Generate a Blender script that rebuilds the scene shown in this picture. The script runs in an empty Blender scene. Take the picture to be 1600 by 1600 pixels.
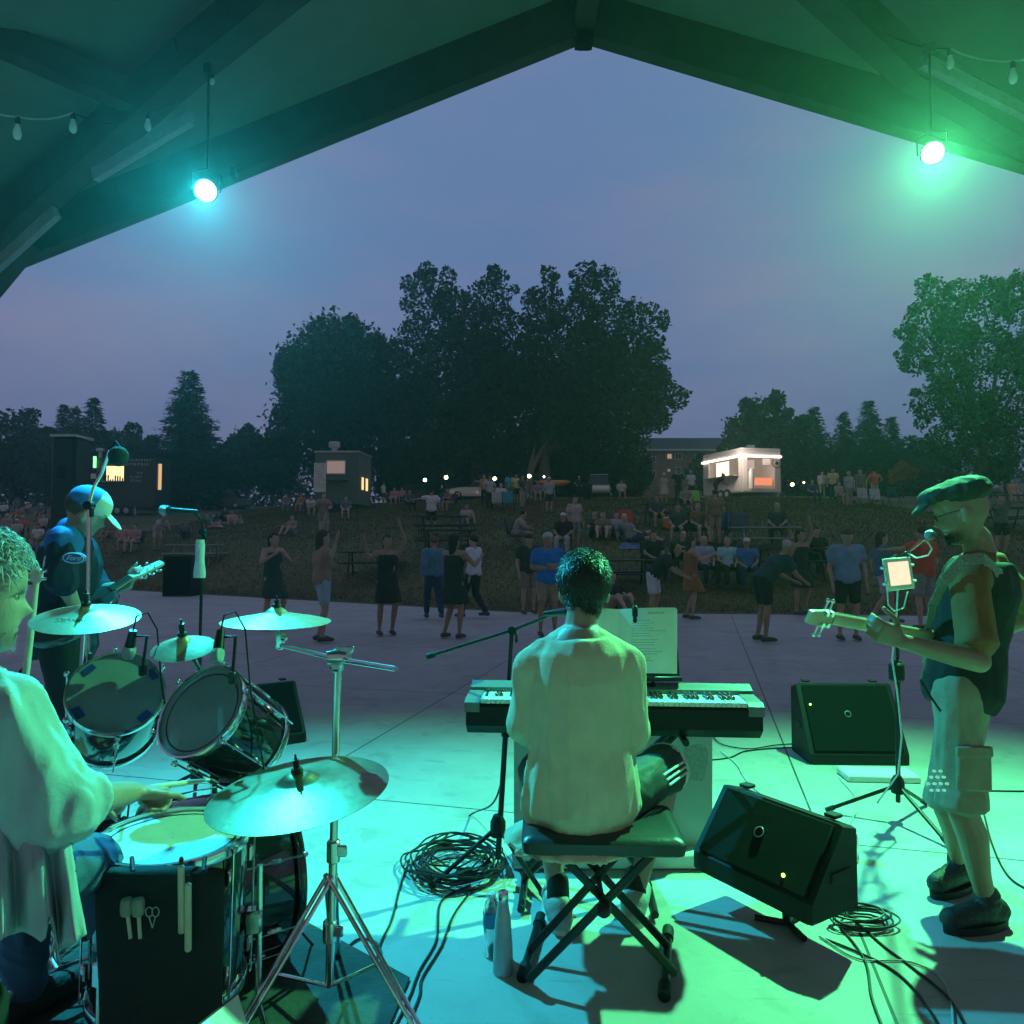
import bpy, math, random
import numpy as np
from mathutils import Vector, Matrix, noise
V = Vector
R = math.radians
random.seed(7)
rng = np.random.default_rng(11)
scene = bpy.context.scene
col = scene.collection

# ---------------------------------------------------------------- camera
CAM = V((0.0, 0.0, 1.48)); F = 1150.0; PITCH = math.atan(51 / 1150)
cd = bpy.data.cameras.new("camera"); cam = bpy.data.objects.new("camera", cd); col.objects.link(cam)
cd.sensor_width = 36; cd.lens = 36 * F / 1600; cd.clip_end = 2000; cd.clip_start = 0.05
cam.location = CAM; cam.rotation_euler = (math.pi / 2 + PITCH, 0, 0)
scene.camera = cam; HAZE = .0017
scene.view_settings.view_transform = 'Standard'; scene.view_settings.look = 'None'
scene.view_settings.exposure = 0; scene.view_settings.gamma = 1

def ray(px, py):
    u = (px - 800) / F; v = (800 - py) / F
    return V((u, math.cos(PITCH) - v * math.sin(PITCH), math.sin(PITCH) + v * math.cos(PITCH)))
def P(px, py, d):                      # the point seen at a pixel of the 1600 px photograph, d metres ahead
    r = ray(px, py); return CAM + r * (d / r.y)
def PX(px, d): return (px - 800) / F * d
def G(px, py, z=0.0):                  # where that line of sight meets the floor
    r = ray(px, py); return CAM + r * ((z - CAM.z) / r.z)

# ---------------------------------------------------------------- dusk sky
w = bpy.data.worlds.new("World"); scene.world = w; w.use_nodes = True
nt = w.node_tree; N = nt.nodes; L = nt.links; N.clear()
wo = N.new('ShaderNodeOutputWorld'); bg = N.new('ShaderNodeBackground'); L.new(bg.outputs[0], wo.inputs[0])
tc = N.new('ShaderNodeTexCoord'); sp = N.new('ShaderNodeSeparateXYZ'); L.new(tc.outputs['Generated'], sp.inputs[0])
def wramp(stops):
    r = N.new('ShaderNodeValToRGB'); e = r.color_ramp.elements
    while len(e) < len(stops): e.new(0.5)
    for k, (p, c) in enumerate(stops): e[k].position = p; e[k].color = (*c, 1)
    return r
up = wramp([(0.0, (.062, .068, .125)), (.10, (.07, .083, .17)), (.28, (.07, .108, .215)), (.6, (.075, .12, .23)), (1, (.07, .11, .2))])
L.new(sp.outputs['Z'], up.inputs[0])
back = wramp([(0.0, (.085, .065, .05)), (.3, (.065, .065, .055)), (1, (.05, .075, .09))])
L.new(sp.outputs['Z'], back.inputs[0])
mr = N.new('ShaderNodeMapRange'); mr.inputs['From Min'].default_value = .2; mr.inputs['From Max'].default_value = -.7
L.new(sp.outputs['Y'], mr.inputs['Value'])
mx = N.new('ShaderNodeMix'); mx.data_type = 'RGBA'; L.new(mr.outputs[0], mx.inputs[0]); L.new(up.outputs[0], mx.inputs[6]); L.new(back.outputs[0], mx.inputs[7])
mp = N.new('ShaderNodeMapping'); mp.inputs['Scale'].default_value = (1.6, 1.6, 5.5); L.new(tc.outputs['Generated'], mp.inputs[0])
nz = N.new('ShaderNodeTexNoise'); nz.inputs['Scale'].default_value = 1.7; nz.inputs['Detail'].default_value = 5; L.new(mp.outputs[0], nz.inputs['Vector'])
nr = N.new('ShaderNodeMapRange'); nr.inputs['From Min'].default_value = .36; nr.inputs['From Max'].default_value = .7; nr.inputs['To Max'].default_value = .6
L.new(nz.outputs[0], nr.inputs['Value'])
mc = N.new('ShaderNodeMix'); mc.data_type = 'RGBA'; L.new(nr.outputs[0], mc.inputs[0]); L.new(mx.outputs[2], mc.inputs[6]); mc.inputs[7].default_value = (.145, .125, .20, 1)
L.new(mc.outputs[2], bg.inputs['Color']); bg.inputs['Strength'].default_value = 1.75

# ---------------------------------------------------------------- stage lamps (the two lit lamps of the photograph)
BLUE_POS = P(322, 298, 4.75); GREEN_POS = P(1457, 239, 4.85)
def spot(name, pos, target, color, watts, size, blend):
    l = bpy.data.lights.new(name, 'SPOT'); l.color = color; l.energy = watts; l.spot_size = R(size); l.spot_blend = blend; l.shadow_soft_size = .045
    o = bpy.data.objects.new(name, l); col.objects.link(o); d = (V(target) - pos).normalized()
    o.location = pos + d * .10; o.rotation_euler = d.to_track_quat('-Z', 'Y').to_euler(); return o
spot('blue_stage_lamp_light', BLUE_POS, (-1.2, 1.5, .2), (.02, .57, .74), 1750, 138, 1.0)
spot('green_stage_lamp_light', GREEN_POS, (1.6, 1.8, .2), (.12, 1.0, .38), 2550, 128, 1.0)

# ---------------------------------------------------------------- helpers
def mat(name, color, rough=.6, metal=0, var=.12, scale=12, bump=0, bscale=60, emit=None, estr=0, coat=0, spec=.5, trans=0, alpha=1, wr=0, wsc=7):
    m = bpy.data.materials.new(name); m.use_nodes = True; t = m.node_tree; b = t.nodes['Principled BSDF']
    b.inputs['Roughness'].default_value = rough; b.inputs['Metallic'].default_value = metal
    b.inputs['Specular IOR Level'].default_value = spec; b.inputs['Coat Weight'].default_value = coat
    b.inputs['Transmission Weight'].default_value = trans; b.inputs['Alpha'].default_value = alpha
    g = t.nodes.new('ShaderNodeTexCoord')
    n = t.nodes.new('ShaderNodeTexNoise'); n.inputs['Scale'].default_value = scale; n.inputs['Detail'].default_value = 6; n.inputs['Roughness'].default_value = .65
    t.links.new(g.outputs['Object'], n.inputs['Vector'])
    r = t.nodes.new('ShaderNodeMapRange'); r.inputs['From Min'].default_value = .3; r.inputs['From Max'].default_value = .7
    r.inputs['To Min'].default_value = 1 - var; r.inputs['To Max'].default_value = 1 + var; t.links.new(n.outputs[0], r.inputs['Value'])
    x = t.nodes.new('ShaderNodeMix'); x.data_type = 'RGBA'; x.blend_type = 'MULTIPLY'; x.inputs[0].default_value = 1
    x.inputs[6].default_value = (*color, 1); t.links.new(r.outputs[0], x.inputs[7]); t.links.new(x.outputs[2], b.inputs['Base Color'])
    if bump:
        n2 = t.nodes.new('ShaderNodeTexNoise'); n2.inputs['Scale'].default_value = bscale; n2.inputs['Detail'].default_value = 4; t.links.new(g.outputs['Object'], n2.inputs['Vector'])
        bp = t.nodes.new('ShaderNodeBump'); bp.inputs['Strength'].default_value = bump; bp.inputs['Distance'].default_value = .01
        t.links.new(n2.outputs[0], bp.inputs['Height']); t.links.new(bp.outputs[0], b.inputs['Normal'])
        if wr:                       # cloth creases
            mpw = t.nodes.new('ShaderNodeMapping'); mpw.inputs['Scale'].default_value = (1, 1, .55); mpw.inputs['Rotation'].default_value = (.3, .5, 0); t.links.new(g.outputs['Object'], mpw.inputs[0])
            n4 = t.nodes.new('ShaderNodeTexNoise'); n4.noise_type = 'RIDGED_MULTIFRACTAL'; n4.inputs['Scale'].default_value = wsc; n4.inputs['Detail'].default_value = 3; n4.inputs['Distortion'].default_value = .9; t.links.new(mpw.outputs[0], n4.inputs['Vector'])
            b4 = t.nodes.new('ShaderNodeBump'); b4.inputs['Strength'].default_value = wr; b4.inputs['Distance'].default_value = .06; t.links.new(n4.outputs[0], b4.inputs['Height']); t.links.new(b4.outputs[0], bp.inputs['Normal'])
    if emit: b.inputs['Emission Color'].default_value = (*emit, 1); b.inputs['Emission Strength'].default_value = estr
    return m
_cm = {}
def cmat(color, rough=.85):                 # cloth / skin colours of the crowd, cached
    k = (tuple(round(c, 3) for c in color), rough)
    if k not in _cm: _cm[k] = mat('cloth', k[0], rough, var=.18, scale=9)
    return _cm[k]

def basis(d, hint=V((0, 0, 1))):
    d = V(d).normalized(); h = V(hint)
    if abs(d.dot(h.normalized())) > .97: h = V((0, 1, 0)) if abs(d.y) < .9 else V((1, 0, 0))
    a = d.cross(h).normalized(); b = a.cross(d).normalized(); return a, b      # side, up

class MB:
    def __init__(s): s.v = []; s.f = []; s.mi = []; s.cur = 0
    def add(s, vs, fs):
        o = len(s.v); s.v += [tuple(p) for p in vs]; s.f += [tuple(i + o for i in f) for f in fs]; s.mi += [s.cur] * len(fs); return s
    def quad(s, a, b, c, d): return s.add([a, b, c, d], [(0, 1, 2, 3)])
    def box(s, c, size, M=None, bev=0):
        hx, hy, hz = [k / 2 for k in size]; c = V(c); M = M or Matrix.Identity(3)
        if bev <= 0:
            vs = [c + M @ V((x, y, z)) for x in (-hx, hx) for y in (-hy, hy) for z in (-hz, hz)]
            return s.add(vs, [(0, 1, 3, 2), (4, 6, 7, 5), (0, 4, 5, 1), (2, 3, 7, 6), (0, 2, 6, 4), (1, 5, 7, 3)])
        b = min(bev, hx * .9, hy * .9, hz * .9); vs = []; idx = {}
        for sx in (-1, 1):
            for sy in (-1, 1):
                for sz in (-1, 1):
                    for k in range(3):
                        q = [sx * (hx - b), sy * (hy - b), sz * (hz - b)]; q[k] = (sx * hx, sy * hy, sz * hz)[k]
                        idx[sx, sy, sz, k] = len(vs); vs.append(c + M @ V(q))
        fs = []
        for k in range(3):
            a, e = [(1, 2), (2, 0), (0, 1)][k]
            for sg in (-1, 1):
                loop = []
                for sa, se in ((-1, -1), (1, -1), (1, 1), (-1, 1)):
                    t = [0, 0, 0]; t[k] = sg; t[a] = sa; t[e] = se; loop.append(idx[t[0], t[1], t[2], k])
                fs.append(tuple(loop if sg > 0 else loop[::-1]))
        for k in range(3):
            a, e = [(1, 2), (2, 0), (0, 1)][k]
            for sa in (-1, 1):
                for se in (-1, 1):
                    t0 = [0, 0, 0]; t1 = [0, 0, 0]; t0[k] = -1; t1[k] = 1; t0[a] = t1[a] = sa; t0[e] = t1[e] = se
                    q = (idx[(*t0, a)], idx[(*t1, a)], idx[(*t1, e)], idx[(*t0, e)])
                    fs.append(q if sa * se < 0 else q[::-1])
        for sx in (-1, 1):
            for sy in (-1, 1):
                for sz in (-1, 1):
                    q = tuple(idx[sx, sy, sz, k] for k in range(3)); fs.append(q if sx * sy * sz > 0 else q[::-1])
        return s.add(vs, fs)
    def loft(s, rings, cap=True):
        n = len(rings[0]); vs = [p for r in rings for p in r]; fs = []
        for i in range(len(rings) - 1):
            for j in range(n):
                a = i * n + j; b = i * n + (j + 1) % n; fs.append((a, b, b + n, a + n))
        if cap: fs.append(tuple(range(n))[::-1]); m = (len(rings) - 1) * n; fs.append(tuple(range(m, m + n)))
        return s.add(vs, fs)
    def tube(s, pts, rad, n=10, cap=True, closed=False):
        pts = [V(p) for p in pts]; m = len(pts)
        if not hasattr(rad, '__len__'): rad = [rad] * m
        t0 = (pts[1] - pts[0]).normalized(); a, b = basis(t0); rings = []; pv = t0
        for i in range(m):
            t = (pts[min(i + 1, m - 1)] - pts[max(i - 1, 0)])
            t = t.normalized() if t.length > 1e-9 else pv
            q = pv.rotation_difference(t); a = (q @ a).normalized(); a = (a - t * a.dot(t)).normalized(); b = t.cross(a); pv = t
            rings.append([pts[i] + (a * math.cos(k * 2 * math.pi / n) + b * math.sin(k * 2 * math.pi / n)) * rad[i] for k in range(n)])
        return s.loft(rings, cap)
    def cyl(s, a, b, r0, r1=None, n=16): return s.tube([a, b], [r0, r0 if r1 is None else r1], n)
    def lathe(s, prof, c, axis=(0, 0, 1), n=32, cap=False):
        c = V(c); ax = V(axis).normalized(); a, b = basis(ax)
        rings = [[c + ax * z + (a * math.cos(k * 2 * math.pi / n) + b * math.sin(k * 2 * math.pi / n)) * max(r, 1e-4) for k in range(n)] for r, z in prof]
        return s.loft(rings, cap)
    def sph(s, c, r, M=None, n=14, m=9):
        c = V(c); r = (r, r, r) if not hasattr(r, '__len__') else r; M = M or Matrix.Identity(3); rings = []
        for i in range(m + 1):
            ph = math.pi * (i + .02) / (m + .04) - math.pi / 2
            rings.append([c + M @ V((r[0] * math.cos(ph) * math.cos(t), r[1] * math.cos(ph) * math.sin(t), r[2] * math.sin(ph))) for t in [k * 2 * math.pi / n for k in range(n)]])
        return s.loft(rings)
    def limb(s, pts, rad, n=12):
        pts = [V(p) for p in pts]
        for i in range(len(pts) - 1):
            if (pts[i + 1] - pts[i]).length < 1e-4: continue
            s.cyl(pts[i], pts[i + 1], rad[i], rad[i + 1], n)
        for p, r in zip(pts, rad): s.sph(p, r, n=n, m=8)
        return s
    def mesh(s, name, smooth=True):
        me = bpy.data.meshes.new(name); me.from_pydata(s.v, [], s.f); me.polygons.foreach_set('material_index', s.mi)
        if smooth: me.polygons.foreach_set('use_smooth', [True] * len(s.f))
        me.update(); return me

def auto(me, ang=40):
    try: me.set_sharp_from_angle(angle=R(ang))
    except Exception: pass
def place(name, me, mats, parent=None, label=None, cat=None, group=None, kind=None):
    o = bpy.data.objects.new(name, me); col.objects.link(o)
    mats = mats if isinstance(mats, (list, tuple)) else [mats]
    if me and len(me.materials) == 0:
        for m in mats: me.materials.append(m)
    if parent: o.parent = parent
    tag(o, label, cat, group, kind); return o
def tag(o, label=None, cat=None, group=None, kind=None):
    if label: o['label'] = label
    if cat: o['category'] = cat
    if group: o['group'] = group
    if kind: o['kind'] = kind
    return o
def build(name, mb, mats, parent=None, label=None, cat=None, group=None, kind=None, smooth=True, ang=40):
    me = mb.mesh(name, smooth)
    if parent is not None and parent.type == 'EMPTY':           # geometry is written in world space: move it into the thing's frame
        me.transform(parent.matrix_world.inverted())
    elif parent is not None and parent.parent is not None and parent.parent.type == 'EMPTY':
        me.transform(parent.parent.matrix_world.inverted())
    if smooth: auto(me, ang)
    return place(name, me, mats, parent, label, cat, group, kind)
def thing(name, loc, label, cat, group=None, rz=0, kind=None):
    o = bpy.data.objects.new(name, None); col.objects.link(o); o.location = loc; o.rotation_euler = (0, 0, rz); o.empty_display_size = .1
    o.matrix_world = Matrix.Translation(V(loc)) @ Matrix.Rotation(rz, 4, 'Z')
    return tag(o, label, cat, group, kind)
def copy_thing(root, loc, rz=0, scale=1, label=None, group=None, swap=None):
    c = root.copy(); col.objects.link(c); c.location = loc; c.rotation_euler = (0, 0, rz); c.scale = (scale,) * 3
    if label: c['label'] = label
    if group: c['group'] = group
    for ch in list(root.children):
        k = ch.copy(); col.objects.link(k); k.parent = c
        for g in list(ch.children):
            q = g.copy(); col.objects.link(q); q.parent = k
        if swap and ch.name.split('.')[0] in swap:
            k.material_slots[0].link = 'OBJECT'; k.material_slots[0].material = swap[ch.name.split('.')[0]]
    return c
def remesh(mb, voxel, smooth=4, sf=.5):
    me = mb.mesh('tmp'); o = bpy.data.objects.new('tmp', me); col.objects.link(o)
    m = o.modifiers.new('r', 'REMESH'); m.mode = 'VOXEL'; m.voxel_size = voxel
    if smooth: s = o.modifiers.new('s', 'SMOOTH'); s.iterations = smooth; s.factor = sf
    dg = bpy.context.evaluated_depsgraph_get(); out = bpy.data.meshes.new_from_object(o.evaluated_get(dg))
    bpy.data.objects.remove(o); bpy.data.meshes.remove(me)
    out.materials.clear(); out.polygons.foreach_set('use_smooth', [True] * len(out.polygons)); return out
def displace(me, fn):
    n = len(me.vertices); co = [v.co.copy() for v in me.vertices]; no = [v.normal.copy() for v in me.vertices]
    for v, c, q in zip(me.vertices, co, no): v.co = c + q * fn(c)
    me.update()
def folds(amp, sc=(9, 9, 3), seed=0):
    def fn(c):
        p = V((c.x * sc[0] + seed, c.y * sc[1], c.z * sc[2])); w = noise.noise(p * .6) * 1.2
        a = 1 - abs(noise.noise(p + V((w, w, w)))) * 2.4; b = 1 - abs(noise.noise(p * 2.3 + V((7, w, 3)))) * 2.2
        return amp * (max(a, -.6) * .75 + max(b, -.6) * .3 - .35)
    return fn

# materials
M = {}
M['black_plastic'] = mat('black_plastic', (.009, .010, .010), .55, bump=.15, bscale=220, spec=.3)
M['black_metal'] = mat('black_metal', (.012, .012, .013), .35, .3)
M['black_rubber'] = mat('black_rubber', (.01, .01, .01), .7)
M['black_cable'] = mat('black_cable', (.012, .013, .013), .5)
M['white_cable'] = mat('white_cable', (.5, .5, .5), .5)
M['chrome'] = mat('chrome', (.75, .76, .78), .16, 1, var=.05)
M['bronze'] = mat('cymbal_bronze', (.52, .43, .27), .42, .7, var=.12, scale=30, bump=.08, bscale=90)
M['lacquer'] = mat('black_lacquer', (.008, .008, .01), .12, 0, coat=1)
M['drumskin'] = mat('drumskin', (.62, .62, .6), .4, var=.12, bump=.1)
M['clear_skin'] = mat('clear_drumskin', (.18, .21, .21), .22, var=.2, scale=5)
M['skin'] = mat('skin', (.40, .27, .21), .5, var=.1, scale=14, bump=.15, bscale=130)
M['skin_tan'] = mat('skin_tan', (.31, .19, .12), .5, var=.1, scale=14, bump=.15, bscale=130)
M['wood'] = mat('dark_stained_timber', (.06, .058, .05), .7, var=.2, scale=3, bump=.3)
M['deck'] = mat('roof_boards', (.19, .20, .18), .8, var=.08, scale=2.5, bump=.2)
M['steel'] = mat('galvanised_steel', (.45, .46, .47), .4, .7)
M['grille'] = mat('speaker_grille', (.006, .007, .007), .8, 0, bump=.5, bscale=500, spec=.15)
M['paper'] = mat('paper', (.78, .77, .72), .8, var=.05)
M['white'] = mat('white_paint', (.7, .7, .68), .6, var=.08)
M['bark'] = mat('bark', (.09, .07, .05), .9, var=.4, bump=.5, bscale=12)
M['bark_pale'] = mat('pale_bark', (.13, .115, .09), .9, var=.3, bump=.5, bscale=12)

# ================================================================ ground
def edge(x): return 16.4 + (-.62 * x if x < 0 else -.1 * x)      # far edge of the concrete
def prof(s):
    pts = [(0, 0), (1.5, .22), (6.5, 1.55), (25, 3.9), (44, 5.35), (80, 6.6), (200, 8), (900, 9)]
    if s <= 0: return 0
    for (a, za), (b, zb) in zip(pts, pts[1:]):
        if s <= b: return za + (zb - za) * (s - a) / (b - a)
    return 9
def terr(x, y):
    z = prof(y - edge(max(-22, min(16, x)))); return z + (.05 * noise.noise(V((x * .22, y * .22, 0))) if z > .3 else 0)
def T(px, py):                          # where a line of sight meets the lawn
    r = ray(px, py); y = 10.0
    while y < 200:
        p = CAM + r * (y / r.y)
        if p.z <= terr(p.x, p.y): return V((p.x, p.y, terr(p.x, p.y)))
        y += .12
    return V((p.x, p.y, terr(p.x, p.y)))

def terrain():
    xs = np.concatenate([np.linspace(-150, -44, 8), np.linspace(-40, 40, 81), np.linspace(44, 150, 8)])
    ss = np.concatenate([[-.6, 0.0], np.linspace(.5, 60, 100), np.linspace(66, 115, 8)])
    vs = []; fs = []; ny = len(ss)
    for x in xs:
        for s in ss:
            y = edge(max(-22, min(16, x))) + s; z = terr(x, y) if s > 0 else (-.03 if s < 0 else .012)
            vs.append((x, y, z))
    for i in range(len(xs) - 1):
        for j in range(ny - 1): a = i * ny + j; fs.append((a, a + ny, a + ny + 1, a + 1))
    m = mat('lawn_grass', (.135, .115, .04), .95, var=.4, scale=.35)
    t = m.node_tree; b = t.nodes['Principled BSDF']; g = t.nodes.new('ShaderNodeTexCoord')
    n = t.nodes.new('ShaderNodeTexNoise'); n.inputs['Scale'].default_value = 7; n.inputs['Detail'].default_value = 9; n.inputs['Roughness'].default_value = .8
    t.links.new(g.outputs['Object'], n.inputs['Vector'])
    cr = t.nodes.new('ShaderNodeValToRGB'); cr.color_ramp.elements[0].color = (.028, .045, .012, 1); cr.color_ramp.elements[1].color = (.18, .15, .055, 1)
    cr.color_ramp.elements[0].position = .36; cr.color_ramp.elements[1].position = .66
    t.links.new(n.outputs[0], cr.inputs[0])
    n2 = t.nodes.new('ShaderNodeTexNoise'); n2.inputs['Scale'].default_value = .25; n2.inputs['Detail'].default_value = 4; t.links.new(g.outputs['Object'], n2.inputs['Vector'])
    r2 = t.nodes.new('ShaderNodeMapRange'); r2.inputs['From Min'].default_value = .3; r2.inputs['From Max'].default_value = .7; r2.inputs['To Min'].default_value = .65; r2.inputs['To Max'].default_value = 1.3
    t.links.new(n2.outputs[0], r2.inputs['Value'])
    x = t.nodes.new('ShaderNodeMix'); x.data_type = 'RGBA'; x.blend_type = 'MULTIPLY'; x.inputs[0].default_value = 1
    t.links.new(cr.outputs[0], x.inputs[6]); t.links.new(r2.outputs[0], x.inputs[7]); t.links.new(x.outputs[2], b.inputs['Base Color'])
    mb = MB(); mb.add(vs, fs); build('lawn', mb, m, kind='structure', ang=180)
terrain()

def slab():
    m = bpy.data.materials.new('concrete'); m.use_nodes = True; t = m.node_tree; b = t.nodes['Principled BSDF']; L = t.links
    def nd(k): return t.nodes.new(k)
    g = nd('ShaderNodeTexCoord'); n = nd('ShaderNodeTexNoise'); n.inputs['Scale'].default_value = 1.3; n.inputs['Detail'].default_value = 8; n.inputs['Roughness'].default_value = .7
    L.new(g.outputs['Object'], n.inputs['Vector'])
    cr = nd('ShaderNodeValToRGB'); e = cr.color_ramp.elements; e[0].position = .3; e[0].color = (.36, .345, .335, 1); e[1].position = .72; e[1].color = (.50, .48, .465, 1)
    L.new(n.outputs[0], cr.inputs[0])
    n3 = nd('ShaderNodeTexNoise'); n3.inputs['Scale'].default_value = 42; n3.inputs['Detail'].default_value = 5; L.new(g.outputs['Object'], n3.inputs['Vector'])
    sp3 = nd('ShaderNodeMapRange'); sp3.inputs['From Min'].default_value = .62; sp3.inputs['From Max'].default_value = .75; sp3.inputs['To Max'].default_value = .3; L.new(n3.outputs[0], sp3.inputs['Value'])
    # sawn joints: a rotated grid of narrow grooves
    mp = nd('ShaderNodeMapping'); mp.inputs['Rotation'].default_value = (0, 0, R(14.5)); L.new(g.outputs['Object'], mp.inputs[0])
    sx = nd('ShaderNodeSeparateXYZ'); L.new(mp.outputs[0], sx.inputs[0])
    def line(sock, off, per):
        a = nd('ShaderNodeMath'); a.operation = 'ADD'; a.inputs[1].default_value = off; L.new(sock, a.inputs[0])
        k = nd('ShaderNodeMath'); k.operation = 'PINGPONG'; k.inputs[1].default_value = per / 2; L.new(a.outputs[0], k.inputs[0])
        c = nd('ShaderNodeMath'); c.operation = 'LESS_THAN'; c.inputs[1].default_value = .006; L.new(k.outputs[0], c.inputs[0]); return c.outputs[0]
    c, s = math.cos(R(14.5)), math.sin(R(14.5))
    # rotated frame: x' = x c - y s, y' = x s + y c ; pass the joints through (1.66, 4.16) and (0, 4.14)
    l1 = line(sx.outputs['X'], -(1.66 * c - 4.16 * s) + 30, 3.0); l2 = line(sx.outputs['Y'], -(4.14 * c) + 30, 3.0)
    mxx = nd('ShaderNodeMath'); mxx.operation = 'MAXIMUM'; L.new(l1, mxx.inputs[0]); L.new(l2, mxx.inputs[1])
    d1 = nd('ShaderNodeMix'); d1.data_type = 'RGBA'; L.new(sp3.outputs[0], d1.inputs[0]); L.new(cr.outputs[0], d1.inputs[6]); d1.inputs[7].default_value = (.2, .19, .18, 1)
    d2 = nd('ShaderNodeMix'); d2.data_type = 'RGBA'; L.new(mxx.outputs[0], d2.inputs[0]); L.new(d1.outputs[2], d2.inputs[6]); d2.inputs[7].default_value = (.05, .048, .045, 1)
    n5 = nd('ShaderNodeTexNoise'); n5.inputs['Scale'].default_value = 3.2; n5.inputs['Detail'].default_value = 9; n5.inputs['Distortion'].default_value = 1.4; L.new(g.outputs['Object'], n5.inputs['Vector'])
    s5 = nd('ShaderNodeMapRange'); s5.inputs['From Min'].default_value = .56; s5.inputs['From Max'].default_value = .66; s5.inputs['To Max'].default_value = .38; L.new(n5.outputs[0], s5.inputs['Value'])
    d5 = nd('ShaderNodeMix'); d5.data_type = 'RGBA'; L.new(s5.outputs[0], d5.inputs[0]); L.new(d2.outputs[2], d5.inputs[6]); d5.inputs[7].default_value = (.23, .22, .20, 1)
    mp6 = nd('ShaderNodeMapping'); mp6.inputs['Scale'].default_value = (1.2, 14, 1); mp6.inputs['Rotation'].default_value = (0, 0, .7); L.new(g.outputs['Object'], mp6.inputs[0])
    n6 = nd('ShaderNodeTexNoise'); n6.inputs['Scale'].default_value = 2.2; n6.inputs['Detail'].default_value = 6; L.new(mp6.outputs[0], n6.inputs['Vector'])
    s6 = nd('ShaderNodeMapRange'); s6.inputs['From Min'].default_value = .66; s6.inputs['From Max'].default_value = .72; s6.inputs['To Max'].default_value = .45; L.new(n6.outputs[0], s6.inputs['Value'])
    d6 = nd('ShaderNodeMix'); d6.data_type = 'RGBA'; L.new(s6.outputs[0], d6.inputs[0]); L.new(d5.outputs[2], d6.inputs[6]); d6.inputs[7].default_value = (.17, .165, .155, 1)
    L.new(d6.outputs[2], b.inputs['Base Color']); b.inputs['Roughness'].default_value = .62
    bp = nd('ShaderNodeBump'); bp.inputs['Strength'].default_value = .12; bp.inputs['Distance'].default_value = .01; L.new(n3.outputs[0], bp.inputs['Height']); L.new(bp.outputs[0], b.inputs['Normal'])
    mb = MB(); xs = [-60, -22, -13, -6, 0, 7, 16, 60]; far = [(x, edge(max(-22, min(16, x))), 0) for x in xs]; near = [(x, -30, 0) for x in xs]
    for i in range(len(xs) - 1): mb.quad(near[i], near[i + 1], far[i + 1], far[i])
    for i in range(len(xs) - 1):
        a, c2 = V(far[i]), V(far[i + 1]); dz = V((0, 0, -.3)); mb.quad(a, c2, c2 + dz, a + dz)
    build('concrete_slab', mb, m, kind='structure', smooth=False)
slab()

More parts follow.
